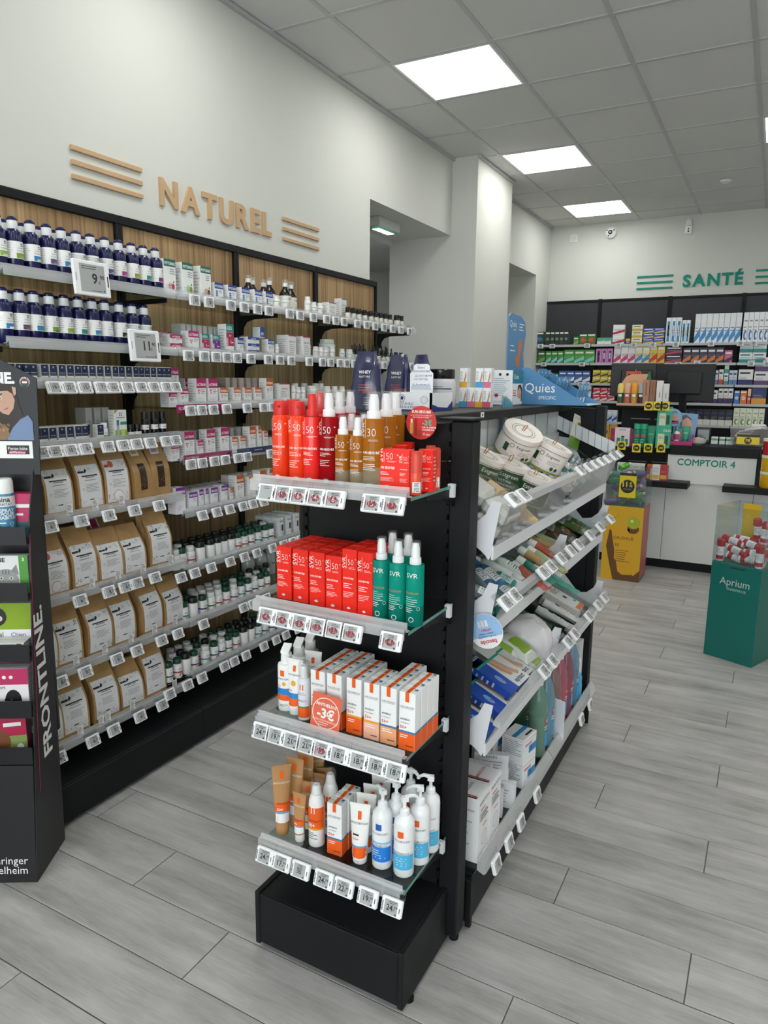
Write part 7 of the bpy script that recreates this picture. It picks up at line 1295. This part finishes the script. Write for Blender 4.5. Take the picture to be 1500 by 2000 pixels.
# nuxe products
z = RZ[1]; GRN = '#1f8a6a'
x0, x1 = xpx(1200, YR, z+.1), xpx(1229, YR, z+.1); place(carton('nux1', x1-x0, .06, .16, '#e0d8dc', lambda b, F, w, h: (b.rect(F, -w*.5, w*.5, h*.5, h, col('#e8d4dc')), b.text(raise_(F), 'NUXE', 0, h*.85, h*.09, INK, 'c'), b.rect(F, -w*.35, -w*.1, h*.08, h*.45, col(GRN)), b.rect(F, -w*.05, w*.15, h*.08, h*.55, col('#3f9a7a')), b.rect(F, w*.2, w*.4, h*.08, h*.4, col(GRN)))), 'gift_carton', 'pale pink gift carton printed with green tubes on lower rack shelf', 'carton', ((x0+x1)/2, YR+.05, z), 0)
for i, px in enumerate((1196, 1234)): place(carton(('nuxm', i), .05, .05, .15, '#a01f5a', d_lines(n=3, c='#c04a80')), 'gift_carton', f'magenta carton {("left", "right")[i]} of the pale gift carton', 'carton', (xpx(px, YR+.05, z), YR+.09, z), 0)
for i, px in enumerate((1243, 1255)):
    pr = Pr(); pr.part('bottle', MB().lathe([(.03, 0), (.032, .005), (.032, .15), (.026, .155)], mat(GRN, 'gloss'), 18)); pr.part('cap', MB().lathe([(.03, .155), (.03, .2)], mat('#3fae86', 'satin'), 18)); b = MB(); b.rect(cylm(.032), -.018, .018, .085, .11, col('#c04a6a'), 3); b.lines(cylm(.032), -.02, .02, .06, 2, .02, .005, PW, nu=2); pr.part('label', b); place(pr, 'shampoo_bottle', f'green bottle with lighter cap on lower rack shelf, {("left", "right")[i]} of two', 'bottle', (xpx(px, YR+.05, z), YR+.05, z), 0, 'green bottles')
place(tube(.085, .18, GRN, lambda b, F, G_, w, h: (b.text(G_, 'ZINC', 0, h*.6, w*.16, col('#8fe0c0'), 'c'), b.text(G_, 'SEBUM', 0, h*.5, w*.12, col('#c04a6a'), 'c')), GRN, .03, .03), 'cream_tube', 'wide green tube on lower rack shelf', 'tube', (xpx(1270, YR+.05, z), YR+.05, z), 0)
def d_zinc(b, F, w, h): b.rect(F, -w*.35, w*.1, h*.1, h*.7, col('#d8e0b8')); b.text(F, 'ZINC', -w*.3, h*.45, h*.12, col('#c03a6a'), bold=.02, fit=w*.36); b.text(F, 'DUO', w*.02, h*.8, h*.12, PW, bold=.02); b.rect(F, w*.15, w*.38, h*.15, h*.6, col('#1f4a3a'))
for k in range(2): x0, x1 = xpx(1280, YR, z+.1), xpx(1308, YR, z+.1); place(carton('zinc', x1-x0, .06, .175, '#3fae8e', d_zinc), 'cosmetic_carton', f'mint green ZINC DUO carton, {("lower", "upper")[k]} of the stack', 'carton', ((x0+x1)/2, YR+.05, z+k*.1755), 0, 'mint green cartons')
# nuxe display on the worktop
ZW = 1.0925
x0 = xpx(1308, YC, 1.15); x1 = xpx(1352, YC, 1.15); W_ = x1-x0
t = thing('cosmetic_display', 'pink NUXE counter display with smiling face and green tube', 'display stand', (x0, YC+.02, ZW))
child('tray', MB().box(0, W_, 0, .12, 0, .03, mat('#c0246e', 'print')).box(0, .004, 0, .12, .03, .09, mat('#c0246e', 'print')).box(W_-.004, W_, 0, .12, .03, .09, mat('#c0246e', 'print')), t)
child('back_card', MB().prism([(0, 0), (.01, .24), (W_*.3, .27), (W_+.02, .26), (W_, 0)], 1, .12, .124, mat('#7fa8cc', 'print')), t)
b = MB(); F = front(.12); b.text(F, 'NUXE', W_*.08, .225, .025, INK, bold=.02, fit=W_*.7); b.disc(F, W_*.62, .15, W_*.26, col('#d8a48e'), 20, .075); G_ = raise_(F); b.disc(G_, W_*.6, .12, W_*.1, PW, 12, .014); b.poly(G_, [(W_*.4, .2), (W_*.6, .235), (W_*.85, .2), (W_*.8, .22), (W_*.6, .25), (W_*.42, .23)], col('#6a4a3a')); b.poly(G_, [(W_*.3, .06), (W_*.45, .14), (W_*.55, .18), (W_*.5, .1), (W_*.42, .06)], col('#cf9a84')); b.rect(G_, W_*.32, W_*.42, .13, .19, col('#3f8a7a')); child('print', b, t)
place(tube(.07, .12, '#2fa080', lambda b, F, G_, w, h: b.text(G_, 'ZINC', 0, h*.55, w*.16, PW, 'c'), '#1f8a6a', .025, .02), 'cream_tube', 'green tube standing in the NUXE display', 'tube', (x0+W_*.66, YC+.08, ZW+.0302), 0)
place(lyb(.12, .024, '#e8eeee', '#3fae96', '#c04a70', .3), 'serum_bottle', 'small white and green bottle in the NUXE display', 'bottle', (x0+W_*.25, YC+.08, ZW+.0302), 0)
pr = Pr(); b = MB(); b.lathe([(.075, 0), (.075, .003)], mat('#8fb0cc', 'print'), 28); b.v = [(x_, -z_, y_) for x_, y_, z_ in b.v]; pr.part('disc', b); b = MB(); F = front(-.003); b.disc(F, .0, -.01, .05, col('#cf9a88'), 18, .03); b.rect(F, -.05, .05, -.055, -.03, col('#c0246e')); b.text(F, 'NUXE', 0, .035, .018, INK, 'c'); pr.part('print', b); pr.part('stem', MB().box(-.004, .004, 0, .003, -.2, -.07, CLEAR)); p = at(1314, 815, Y=YC+.05); place(pr, 'round_sign', 'round blue and pink cosmetics sign above the mint cartons', 'sign', (p.x, p.y, p.z))
# basket of packs
x = xpx(1462, YC+.2, 1.15); t = thing('counter_basket', 'round clear basket with yellow label on the COMPTOIR 4 worktop', 'basket', (x, YC+.2, ZW)); child('bowl', MB().lathe([(.09, 0), (.13, .02), (.15, .15)], clear('#eeeeee', .15, '#dddddd', .1), 28, cap=False), t); child('label', MB().box(-.085, .085, -.155, -.152, .03, .11, mat(YL, 'print')), t); b = MB(); b.rect(front(-.155), -.085, .085, .09, .11, INK); b.disc(front(-.155), .0, .06, .028, INK, 20); b.text(front(-.156), '7€', 0, .05, .025, col(YL), 'c', bold=.03); child('print', b, t)
for i in range(12): a = i*.55; place(carton('pk', .1, .015, .06, '#dcdad8', lambda b, F, w, h: (b.rect(F, -w/2, w/2, 0, h*.4, col('#b8c0cc')), b.rect(F, -w*.4, w*.2, h*.6, h*.7, INK))), 'tissue_pack', f'white pack heaped in the counter basket, {ORD[i]} of twelve', 'pack', mw=Matrix.Translation((x+.07*math.cos(a)*(.4+.05*i), YC+.2+.06*math.sin(a), ZW+.03+i*.014)) @ Matrix.Rotation(a, 4, 'Z') @ Matrix.Rotation(-PI/2+.3*math.sin(i), 4, 'X'), group='white packs in the basket')
for i, px in enumerate((1397, 1410, 1424)): place(carton(('cw', i), .065, .06, .06, '#e2e8e4', lambda b, F, w, h: b.rect(F, -w/2, w/2, h*.5, h*.8, col('#6aa88a'))), 'small_carton', f'small white and green carton on the worktop, {ORD[i]} of three', 'carton', (xpx(px, YC+.35, 1.1), YC+.35, ZW), 0, 'small cartons on the worktop')
# computer screens
for i, (px, py, Y, w, h) in enumerate(((1336, 748, 6.95, .50, .33), (1243, 742, 7.0, .46, .3))):
    p = at(px, py, Y=Y); pr = Pr(); pr.part('screen', MB().box(-w/2, w/2, 0, .03, -h/2, h/2, mat('#17181a', 'satin'), .006)); pr.part('rear_bulge', MB().box(-w*.3, w*.3, -.025, 0, -h*.3, h*.3, mat('#1e1f22', 'satin'), .008)); pr.part('stand', MB().box(-.03, .03, .0, .03, ZW-p.z+.012, -h*.3, BLACK)); pr.part('foot', MB().box(-.1, .1, -.08, .1, ZW-p.z, ZW-p.z+.012, BLACK, .003)); place(pr, 'computer_screen', f'black computer screen seen from behind, {("right, above the worktop", "left, behind the paalm display")[i]}', 'computer screen', (p.x, p.y, p.z), -.1+.2*i)
# little terminal
p = at(1372, 860, Y=YC+.3); pr = Pr(); pr.part('terminal', MB().box(-.06, .06, 0, .03, 0, .14, mat('#232427', 'satin'), .01)); pr.part('display', MB().box(-.045, .045, -.001, 0, .03, .12, mat('#7a7f84', 'gloss'))); place(pr, 'card_terminal', 'small black framed terminal on the COMPTOIR 4 worktop', 'terminal', (p.x, YC+.33, ZW), .1)
pr = Pr(); pr.part('bowl', MB().lathe([(.03, 0), (.06, .02), (.065, .05)], mat('#c9c4be', 'gloss'), 20)); pr.part('filling', MB().lathe([(.058, .035), (.04, .06), (.0, .07)], mat('#b8a8a0', 'matte'), 16, cap=False)); p = at(1365, 868, Y=YC+.1); place(pr, 'small_bowl', 'small pale bowl beside the NUXE display', 'bowl', (xpx(1363, YC+.1, 1.1), YC+.1, ZW), 0)
# white and orange cartons on the left ledge, tubs on the right ledge
for i, (px, c) in enumerate(((1212, '#e6e6e4'), (1226, '#e6e6e4'), (1241, '#e4e4e2'), (1256, '#e4e4e2'), (1266, '#c8642a'), (1281, '#e6e4e0'), (1296, '#b83a3a'))): place(carton(('uv', i), .062, .06, .13, c, lambda b, F, w, h: (b.text(F, 'UVA', 0, h*.72, h*.1, INK, 'c'), b.rect(F, -w*.4, w*.4, h*.1, h*.35, col('#e0b03a')), b.lines(F, -w*.35, w*.35, h*.6, 2, h*.07, h*.02, GREY))), 'sun_carton', f'white and orange carton on the left ledge, {ORD[i]} from left', 'carton', (xpx(px, YC-.13, .85), YC-.1, .7955), 0, 'cartons on the left ledge')
for i in range(3):
    pr = Pr(); r = .075; pr.part('tub', MB().lathe([(r*.92, 0), (r, .01), (r, .11)], mat('#d8a818' if i < 2 else '#b8282c', 'gloss'), 22)); pr.part('lid', MB().lathe([(r*1.02, .11), (r*1.02, .13)], mat('#e8e2d0'), 22)); place(pr, 'food_tub', f'{("yellow tub, lower", "yellow tub, upper", "red tub on top")[i]} of the stack on right ledge', 'tub', (xpx(1505, YC-.1, .9), YC-.1, .7955+i*.1305), 0, 'tubs on the right ledge')
# ================================================================== TEAL BIN WITH RED AND WHITE BOTTLES
A0 = Vector((-.242, 4.531, 0)); A1 = Vector((.022, 4.422, 0)); ang = math.atan2(A1.y-A0.y, A1.x-A0.x); AW = (A1-A0).length
t = thing('display_bin', 'teal Aprium PHARMACIE floor bin with clear acrylic top', 'display bin', A0, ang); TL = mat('#07655c', 'satin'); AH = .58
child('body', MB().box(0, AW, 0, AW, 0, AH, TL, .002), t)
for nm, a in (('front_pane', (0, AW, 0, .003)), ('rear_pane', (0, AW, AW-.003, AW)), ('left_pane', (0, .003, 0, AW)), ('right_pane', (AW-.003, AW, 0, AW))): child(nm, MB().box(*a, AH, .915, clear('#f2f6f6', .015, '#ffffff')), t)
b = MB(); F = front(0, .001); b.text(F, 'Aprium', AW*.2, AH-.125, .045, col('#b8c4c0'), fit=AW*.6, res=3); b.text(F, 'PHARMACIE', AW*.36, AH-.155, .015, col('#b8c4c0'), fit=AW*.42); b.rect(F, AW*.38, AW*.68, AH-.022, AH-.016, INK); child('lettering', b, t)
b = MB().box(AW*.1, AW*.45, AW-.008, AW-.004, AH+.08, .90, mat('#d8b01e', 'print')); child('yellow_card', b, t)
def rw():
    pr = Pr(); pr.part('bottle', MB().lathe([(.02, 0), (.022, .004), (.022, .085), (.019, .09)], mat('#ece9ea', 'gloss'), 16)); pr.part('cap', MB().lathe([(.0225, .088), (.0235, .092), (.0235, .125), (.018, .132), (.006, .135)], mat('#b81e2c', 'gloss'), 16)); b = MB(); F = cylm(.022); b.rect(F, -.03, .03, .012, .035, col('#b81e2c'), 8); b.lines(F, -.018, .02, .075, 4, .008, .003, GREY, nu=3); pr.part('label', b); return pr
RW = rw(); ca, sa = math.cos(ang), math.sin(ang)
sp = [(.03, .03, 0, None), (.255, .03, 0, None), (.12, .06, .0, 1.9), (.2, .08, .0, -1.2), (.1, .12, .02, 1.6), (.19, .14, .03, 1.4), (.24, .15, .02, -1.5), (.12, .05, .045, 1.8), (.22, .06, .05, 1.5), (.08, .18, .05, -1.3), (.18, .1, .085, 1.75), (.12, .14, .1, 1.65), (.2, .2, .08, 1.0), (.15, .22, .12, None), (.23, .12, .12, None), (.07, .1, .09, -1.4), (.26, .22, .05, None), (.2, .05, .012, 1.6)]
for i, (a, c_, z_, r_) in enumerate(sp):
    p = A0+Vector((ca*a-sa*c_, sa*a+ca*c_, AH+.003+z_)); mw = Matrix.Translation(p) @ Matrix.Rotation(ang, 4, 'Z')
    if r_ is not None: mw = mw @ Matrix.Translation((0, 0, .024)) @ Matrix.Rotation(r_ if abs(r_) > 1.3 else r_*1.2, 4, 'Y') @ Matrix.Rotation(.2*math.sin(i*2.1), 4, 'X') @ Matrix.Translation((0, 0, -.065))
    else: mw = mw @ Matrix.Rotation(.15*math.sin(i*3), 4, 'X')
    place(RW, 'shower_bottle', f'small white bottle with red cap heaped in teal bin, {ORD[i]} from the bottom', 'bottle', mw=mw, group='red and white bottles in the teal bin')
# ================================================================== YELLOW FLOOR DISPLAY
C0 = Vector((-1.155, 5.957, 0)); CWd = .308; t = thing('floor_display', 'yellow CAUDALIE floor display bin with green grape picture', 'display bin', C0, .0); CH = .62
child('body', MB().box(0, CWd, 0, CWd, 0, CH, mat('#1f5a4a', 'satin'), .002), t)
b = MB(); F = front(0, .001); YEL = col('#d9a81e'); b.rect(F, 0, CWd, 0, CH, YEL); G_ = raise_(F); BR = col('#6a4418')
b.poly(G_, [(.03, .28), (.05, .42), (.10, .42), (.10, .18), (.26, .05), (.308, .1), (.308, .0), (.10, .0), (.06, .15)], BR); G2 = raise_(G_)
b.poly(G2, [(.06, .44), (.205, .44), (.285, .09), (.24, .055), (.17, .05), (.135, .075)], col('#dca41c')); G3 = raise_(G2)
b.text(G3, 'CAUDALÍE', .085, .345, .026, INK, fit=.16, rot=-.0, res=2); b.text(G3, '50', .1, .285, .026, INK); b.lines(G3, .11, .24, .25, 6, .018, .004, INK); b.disc(G2, .235, .44, .046, BR, 20, .04); b.disc(G3, .235, .49, .05, col('#a8b01e'), 24); b.disc(raise_(G3), .222, .505, .013, col('#dfe08a'), 12); b.ring(G2, .07, .56, .045, .004, col('#c89010'), 20); child('front_print', b, t)
b = MB(); F = lambda u, v: (CWd+.001, u, v); b.rect(F, 0, CWd, .02, CH, col('#b05a5a')); child('side_print', b, t)
for nm, a in (('front_pane', (0, CWd, 0, .003)), ('rear_pane', (0, CWd, CWd-.003, CWd)), ('left_pane', (0, .003, 0, CWd)), ('right_pane', (CWd-.003, CWd, 0, CWd))): child(nm, MB().box(*a, CH, .925, clear('#f2f6f6', .02, '#ffffff')), t)
pr = Pr(); pr.part('card', MB().box(-.065, .065, -.002, 0, -.1, .1, mat('#e2ca22', 'print'))); b = MB(); F = front(-.002); b.rect(F, -.065, .065, .078, .1, INK); b.disc(F, 0, -.01, .055, INK, 28); G_ = raise_(F); b.text(G_, '11', -.008, -.012, .04, col('#e2ca22'), 'r', bold=.04) if False else b.text(G_, '11', -.04, -.012, .04, col('#e2ca22'), bold=.04); b.text(G_, '€', .015, .008, .02, col('#e2ca22'), bold=.03); b.text(G_, '90', .012, -.014, .018, col('#e2ca22'), bold=.03); b.text(G_, 'LE LOT DE 2', 0, -.035, .008, col('#e2ca22'), 'c'); pr.part('print', b)
p = at(1226, 948, Y=5.952); place(pr, 'price_card', 'yellow and black price card reading 11 euros 90', 'price card', (p.x, 5.952, p.z), 0)
cc = ['#6a5a9a', '#3f7a3a', '#2f8a7a', '#d89a1a', '#5a4a8a', '#5aa83a', '#8a7ab8', '#c88a1a', '#4a2a5a', '#48a05a']
for i in range(26):
    a = .045+(i*.37 % 1)*.22; c_ = .045+(i*.23 % 1)*.22; z_ = (i//5)*.055; cN = cc[i % 10]
    mw = Matrix.Translation((C0.x+a, C0.y+c_, CH+.03+z_)) @ Matrix.Rotation(i*1.3, 4, 'Z') @ Matrix.Rotation(1.35+.15*math.sin(i), 4, 'Y') @ Matrix.Translation((0, 0, -.06))
    place(lyb(.13, .024, cN, '#d8d0c0' if i % 3 else cN, None, .15), 'gel_bottle', f'coloured bottle heaped in the yellow bin, {ORD[i]} from the bottom', 'bottle', mw=mw, group='coloured bottles in the yellow bin')
# ================================================================== BLACK PET DISPLAY AT THE LEFT EDGE
FC = Vector((-1.945, 1.272, 0)); fang = math.atan2(.51, .86); t = thing('pet_display', 'tall black FRONTLINE cardboard floor display at left edge', 'display stand', FC, fang); FB = mat('#15161a', 'satin'); FW = .52
child('base', MB().prism([(0, 0), (.042, .385), (.22, .385), (.22, 0)], 0, -FW, -.004, FB), t)
def fy_(z): return .128*z/1.17+.0
child('side_panel', MB().prism([(0, 0), (.22, 0), (.235, .7), (.25, 1.38), (.215, 1.36), (.148, 1.172)], 0, -.004, .0, FB), t); child('side_panel', MB().prism([(0, 0), (.22, 0), (.235, .7), (.25, 1.38), (.215, 1.36), (.148, 1.172)], 0, -FW, -FW+.004, FB), t)
child('back_panel', MB().box(-FW, 0, .235, .25, .41, 1.36, FB), t)
hp = [(-FW, 1.30), (-FW, 1.6), (-.30, 1.70), (-.12, 1.68), (.03, 1.60), (.02, 1.30)]; child('header', MB().prism(hp, 1, .2, .206, FB), t)
b = MB(); F = front(.2, .001); b.text(F, 'FRONTLINE.', -.036, 1.585, .033, PW, 'r', bold=.045, fit=.5)
G_ = raise_(F); cx_, cz_ = -.006, 1.588; b.rect(G_, cx_-.008, cx_+.008, cz_-.0024, cz_+.0024, PW); b.rect(G_, cx_-.007, cx_+.007, cz_+.0024, cz_+.0068, col('#b8323a')); b.rect(G_, cx_-.007, cx_+.007, cz_-.0068, cz_-.0024, col('#2f7a4a'))
for k in range(20): a = 2*PI*k/20; b.poly(F, [(cx_+.0125*math.cos(a)-.001, cz_+.0125*math.sin(a)-.0016), (cx_+.0125*math.cos(a)+.001, cz_+.0125*math.sin(a)-.0016), (cx_+.0155*math.cos(a)+.001, cz_+.0155*math.sin(a)+.0016), (cx_+.0155*math.cos(a)-.001, cz_+.0155*math.sin(a)+.0016)], PW)
# printed picture: girl with brown hair and denim shirt leaning on a curly dog
HAIR, SKIN, DEN = col('#2a1d18'), col('#c39a84'), col('#6f86ac'); x_ = lambda px: -.105+px*.00155; z_ = lambda py: 1.345+(905-py)*.00163
def pp(l, m, e=0):
    Fq = front(.2, .0014+e); b.poly(Fq, [(x_(a), z_(c_)) for a, c_ in l], m)
pp([(-10, 770), (10, 757), (30, 760), (45, 775), (50, 800), (60, 830), (72, 850), (70, 866), (30, 866), (-10, 866)], HAIR)
pp([(-12, 785), (8, 770), (26, 770), (38, 778), (42, 790), (38, 806), (28, 818), (16, 815), (-2, 800), (-12, 795)], SKIN, .0006)
pp([(-12, 775), (0, 768), (20, 768), (38, 774), (30, 772), (4, 774), (-8, 786), (-12, 790)], HAIR, .001)
pp([(20, 866), (34, 842), (50, 826), (66, 818), (74, 830), (74, 866)], DEN, .0008)
pp([(-12, 826), (6, 830), (22, 842), (28, 856), (18, 866), (-12, 866)], col('#8a6a4a'), .001)
for k in range(14): b.disc(front(.2, .003), x_(-8+k*2.6), z_(842+5*math.sin(k*2.3)), .005, col(('#a5845f', '#7a5a3c', '#94744f')[k % 3]), 8)
pp([(8, 786), (15, 783), (18, 787), (11, 789)], col('#f0e8e4'), .0012); pp([(11, 788), (14, 784), (16, 787)], col('#1a1210'), .0016); pp([(6, 780), (18, 777), (19, 779), (7, 783)], HAIR, .0014); pp([(19, 807), (29, 803), (28, 806), (21, 809)], col('#a5625a'), .0012); pp([(38, 764), (46, 766), (46, 778), (41, 782)], SKIN, .0012)
G3 = front(.2, .0016); b.rect(G3, x_(-20), x_(70), z_(901), z_(868), PW); b.rect(front(.2, .002), x_(18), x_(63), z_(893), z_(876), INK); b.text(front(.2, .0026), 'Pense-bête', x_(21), z_(885), .011, PW, fit=.06); b.rect(front(.2, .0024), x_(22), x_(56), z_(892), z_(886), col('#b8306a')); b.text(front(.2, .003), 'ANTIbébêtes', x_(23), z_(891.5), .0065, PW, bold=.02, fit=.05)
child('header_print', b, t)
b = MB(); F = lambda u, v: (.0008, u, v); b.add([F(fy_(1.12)+.012, 1.12), F(fy_(1.12)+.017, 1.12), F(fy_(.28)+.04, .28), F(fy_(.28)+.035, .28)], [(0, 3, 2, 1)], col('#b8245a')); 
b.text(F, 'FRONTLINE.', .175, .37, .062, PW, 'l', PI/2, bold=.03, sx=1.1, fit=.6); child('side_print', b, t)
b = MB(); F = front(0, .001); Fb = lambda u, v: (u, .045*v/.41-.001, v); b.text(Fb, 'Boehringer', -.028, .062, .026, PW, 'r'); b.text(Fb, 'Ingelheim', -.03, .03, .026, PW, 'r'); child('base_print', b, t)
trz = [1.10, .925, .73, .55, .40]
for k, z in enumerate(trz): child('tray', MB().box(-FW+.004, -.004, fy_(z)+.004, .235, z-.01, z, FB).box(-FW+.004, -.004, fy_(z), fy_(z)+.006, z-.012, z+.045, FB), t)
def fpl(pr, name, label, cat, u, v, z, rz=0.0, group=None):
    place(pr, name, label, cat, mw=Matrix.Translation(FC) @ Matrix.Rotation(fang, 4, 'Z') @ Matrix.Translation((u, v, z)) @ Matrix.Rotation(rz, 4, 'Z'), group=group)
pr = Pr(); r, h = .03, .19; pr.part('can', MB().lathe([(r, 0), (r, h*.72), (r*.9, h*.76)], mat('#3f86a8', 'satin'), 24)); pr.part('cap', MB().lathe([(r*.93, h*.76), (r*.93, h*.96), (r*.8, h)], WHITE, 22)); b = MB(); F = cylm(r, .0006); b.rect(F, -r*1.5, r*1.5, h*.55, h*.72, col('#e2e6e8'), 10); G_ = cylm(r, .001); b.text(G_, 'nina', -r*.7, h*.63, .016, INK, bold=.02); b.text(G_, 'HABITAT', -r*.8, h*.57, .008, INK); b.text(G_, 'SPRAY', -r*.6, h*.46, .011, PW, bold=.02); b.text(G_, 'POUR', -r*.5, h*.4, .011, PW, bold=.02); b.text(G_, 'HABITAT', -r*.8, h*.34, .011, PW, bold=.02)
for k in range(3): b.ring(G_, r*.5, h*(.26-.08*k), .006, .0012, PW, 14)
b.lines(G_, -r*.8, r*.2, h*.27, 3, .015, .003, PW, nu=3); pr.part('label', b); fpl(pr, 'spray_can', 'blue and white spray can with white cap on the black display', 'spray can', -.085, .172, 1.1005, .5)
PK = carton('petpink', .09, .05, .14, '#c0245e', lambda b, F, w, h: (b.rect(F, -w/2, w/2, 0, h*.35, col('#2f6a70')), b.rect(F, -w/2, w/2, h*.68, h*.76, PW), b.rect(F, -w*.1, w*.2, h*.5, h*.55, PW)))
fpl(PK, 'pet_carton', 'pink and teal pet carton behind the blue spray can', 'carton', -.055, .208, 1.1005, .05)
def d_cat(b, F, w, h):
    b.rect(F, -w*.5, w*.32, 0, h, col('#e4e6e4')); b.rect(F, w*.32, w*.5, 0, h, col('#4f9a3a')); G_ = raise_(F); b.text(G_, 'FRONTLINE', w*.05, h*.84, h*.11, INK, 'r', bold=.04); b.disc(G_, w*.05, h*.36, w*.26, col('#9a9c9c'), 20, h*.3); G2 = raise_(G_)
    for s in (-1, 1): b.poly(G2, [(w*.05+s*w*.1, h*.6), (w*.05+s*w*.22, h*.78), (w*.05+s*w*.26, h*.5)], col('#8a8c8c')); b.disc(G2, w*.05+s*w*.1, h*.42, w*.045, col('#d8e0c8'), 12, h*.04); b.disc(raise_(G2), w*.05+s*w*.1, h*.42, w*.02, INK, 8)
    b.poly(G2, [(w*.02, h*.3), (w*.08, h*.3), (w*.05, h*.26)], col('#c08a8a')); b.disc(G_, w*.05, h*.12, w*.14, col('#d4d6d6'), 14, h*.12); b.text(raise_(F), '3', w*.41, h*.86, h*.09, PW, 'c', bold=.03)
    for s in (-1, 0, 1): b.rect(G2, w*.05+s*w*.06-w*.012, w*.05+s*w*.06+w*.012, h*.52, h*.62, col('#6a6c6c'))
fpl(carton('catbox', .15, .03, .125, '#dfe2e0', d_cat), 'pet_carton', 'white and green carton with grey cat face on the black display', 'carton', -.09, .15, .9255, .06)
def d_dog(b, F, w, h):
    b.rect(F, -w/2, w/2, h*.45, h, col('#8fae1e')); G_ = raise_(F); b.disc(G_, -w*.2, h*.72, w*.2, col('#2a2624'), 16, h*.2); b.disc(raise_(G_), -w*.14, h*.68, w*.06, col('#d8d4d0'), 10); b.text(G_, 'vital', -w*.2, h*.3, h*.1, INK, 'c'); b.text(G_, 'Chien', w*.2, h*.3, h*.09, col('#5a3a8a'), 'c'); b.rect(G_, w*.05, w*.35, h*.08, h*.15, col('#5a2a7a'))
fpl(carton('dogbox', .16, .04, .16, '#ecebee', d_dog), 'pet_carton', 'green and white carton with small dog reading vital Chien', 'carton', -.1, .17, .7305, .04)
for k in range(4): fpl(carton('flatw', .15, .06, .012, '#d4d6d6', lambda b, F, w, h: (b.rect(F, -w*.1, w*.3, h*.3, h*.6, INK), b.rect(F, w*.35, w*.45, h*.2, h*.8, col('#8a1f4a')))), 'flat_carton', f'flat white carton in the black display, {("bottom", "second", "third", "top")[k]} of the stack', 'carton', -.1, .118, .7305+k*.0122, .04, 'flat white cartons')
def d_pk(b, F, w, h):
    b.rect(F, -w/2, w/2, h*.62, h, col('#c02a62')); G_ = raise_(F); b.disc(G_, w*.2, h*.24, w*.16, col('#1a1818'), 16, h*.26); b.poly(G_, [(w*.04, h*.3), (w*.0, h*.14), (w*.1, h*.12)], col('#1a1818')); b.text(G_, 'confort', -w*.1, h*.52, h*.09, col('#4a4a4a'), 'c'); b.disc(raise_(G_), w*.16, h*.26, w*.02, col('#8a6a4a'), 8); b.rect(G_, -w*.4, -w*.1, h*.35, h*.45, col('#d04a7a')); b.disc(G_, w*.05, h*.8, w*.04, PW, 8); b.disc(G_, w*.18, h*.8, w*.04, PW, 8)
for k in range(2): fpl(carton('pkdog', .16, .045, .14, '#f0eaee', d_pk), 'pet_carton', f'pink and white carton with black puppy, {("front", "rear")[k]} of two', 'carton', -.105+.012*k, .115+.055*k, .5505, .06, 'pink puppy cartons')
def d_pd(b, F, w, h): b.rect(F, -w/2, w/2, 0, h*.5, col('#8aa05a')); G_ = raise_(F); b.disc(G_, -w*.1, h*.35, w*.28, col('#7a4a2c'), 18, h*.34); b.disc(raise_(G_), -w*.1, h*.5, w*.06, INK, 10); b.rect(G_, w*.05, w*.4, h*.75, h*.85, PW); b.disc(G_, w*.36, h*.2, w*.07, PW, 12)
fpl(carton('poodle', .15, .06, .13, '#b8204e', d_pd), 'pet_carton', 'magenta carton with brown curly dog in lowest tray', 'carton', -.12, .11, .4005, .2)
for k in range(3): fpl(carton('pleaf', .09, .004, .13, '#b0aeb0', lambda b, F, w, h: (b.rect(F, -w/2, w/2, 0, h*.3, col('#8a1f3a')), b.disc(F, 0, h*.6, w*.25, col('#5a5a5c'), 12))), 'leaflet', f'grey and red leaflet leaning in lowest tray, {ORD[k]} of three', 'leaflet', -.065+.006*k, .15+.025*k, .4005, .3, 'grey and red leaflets')
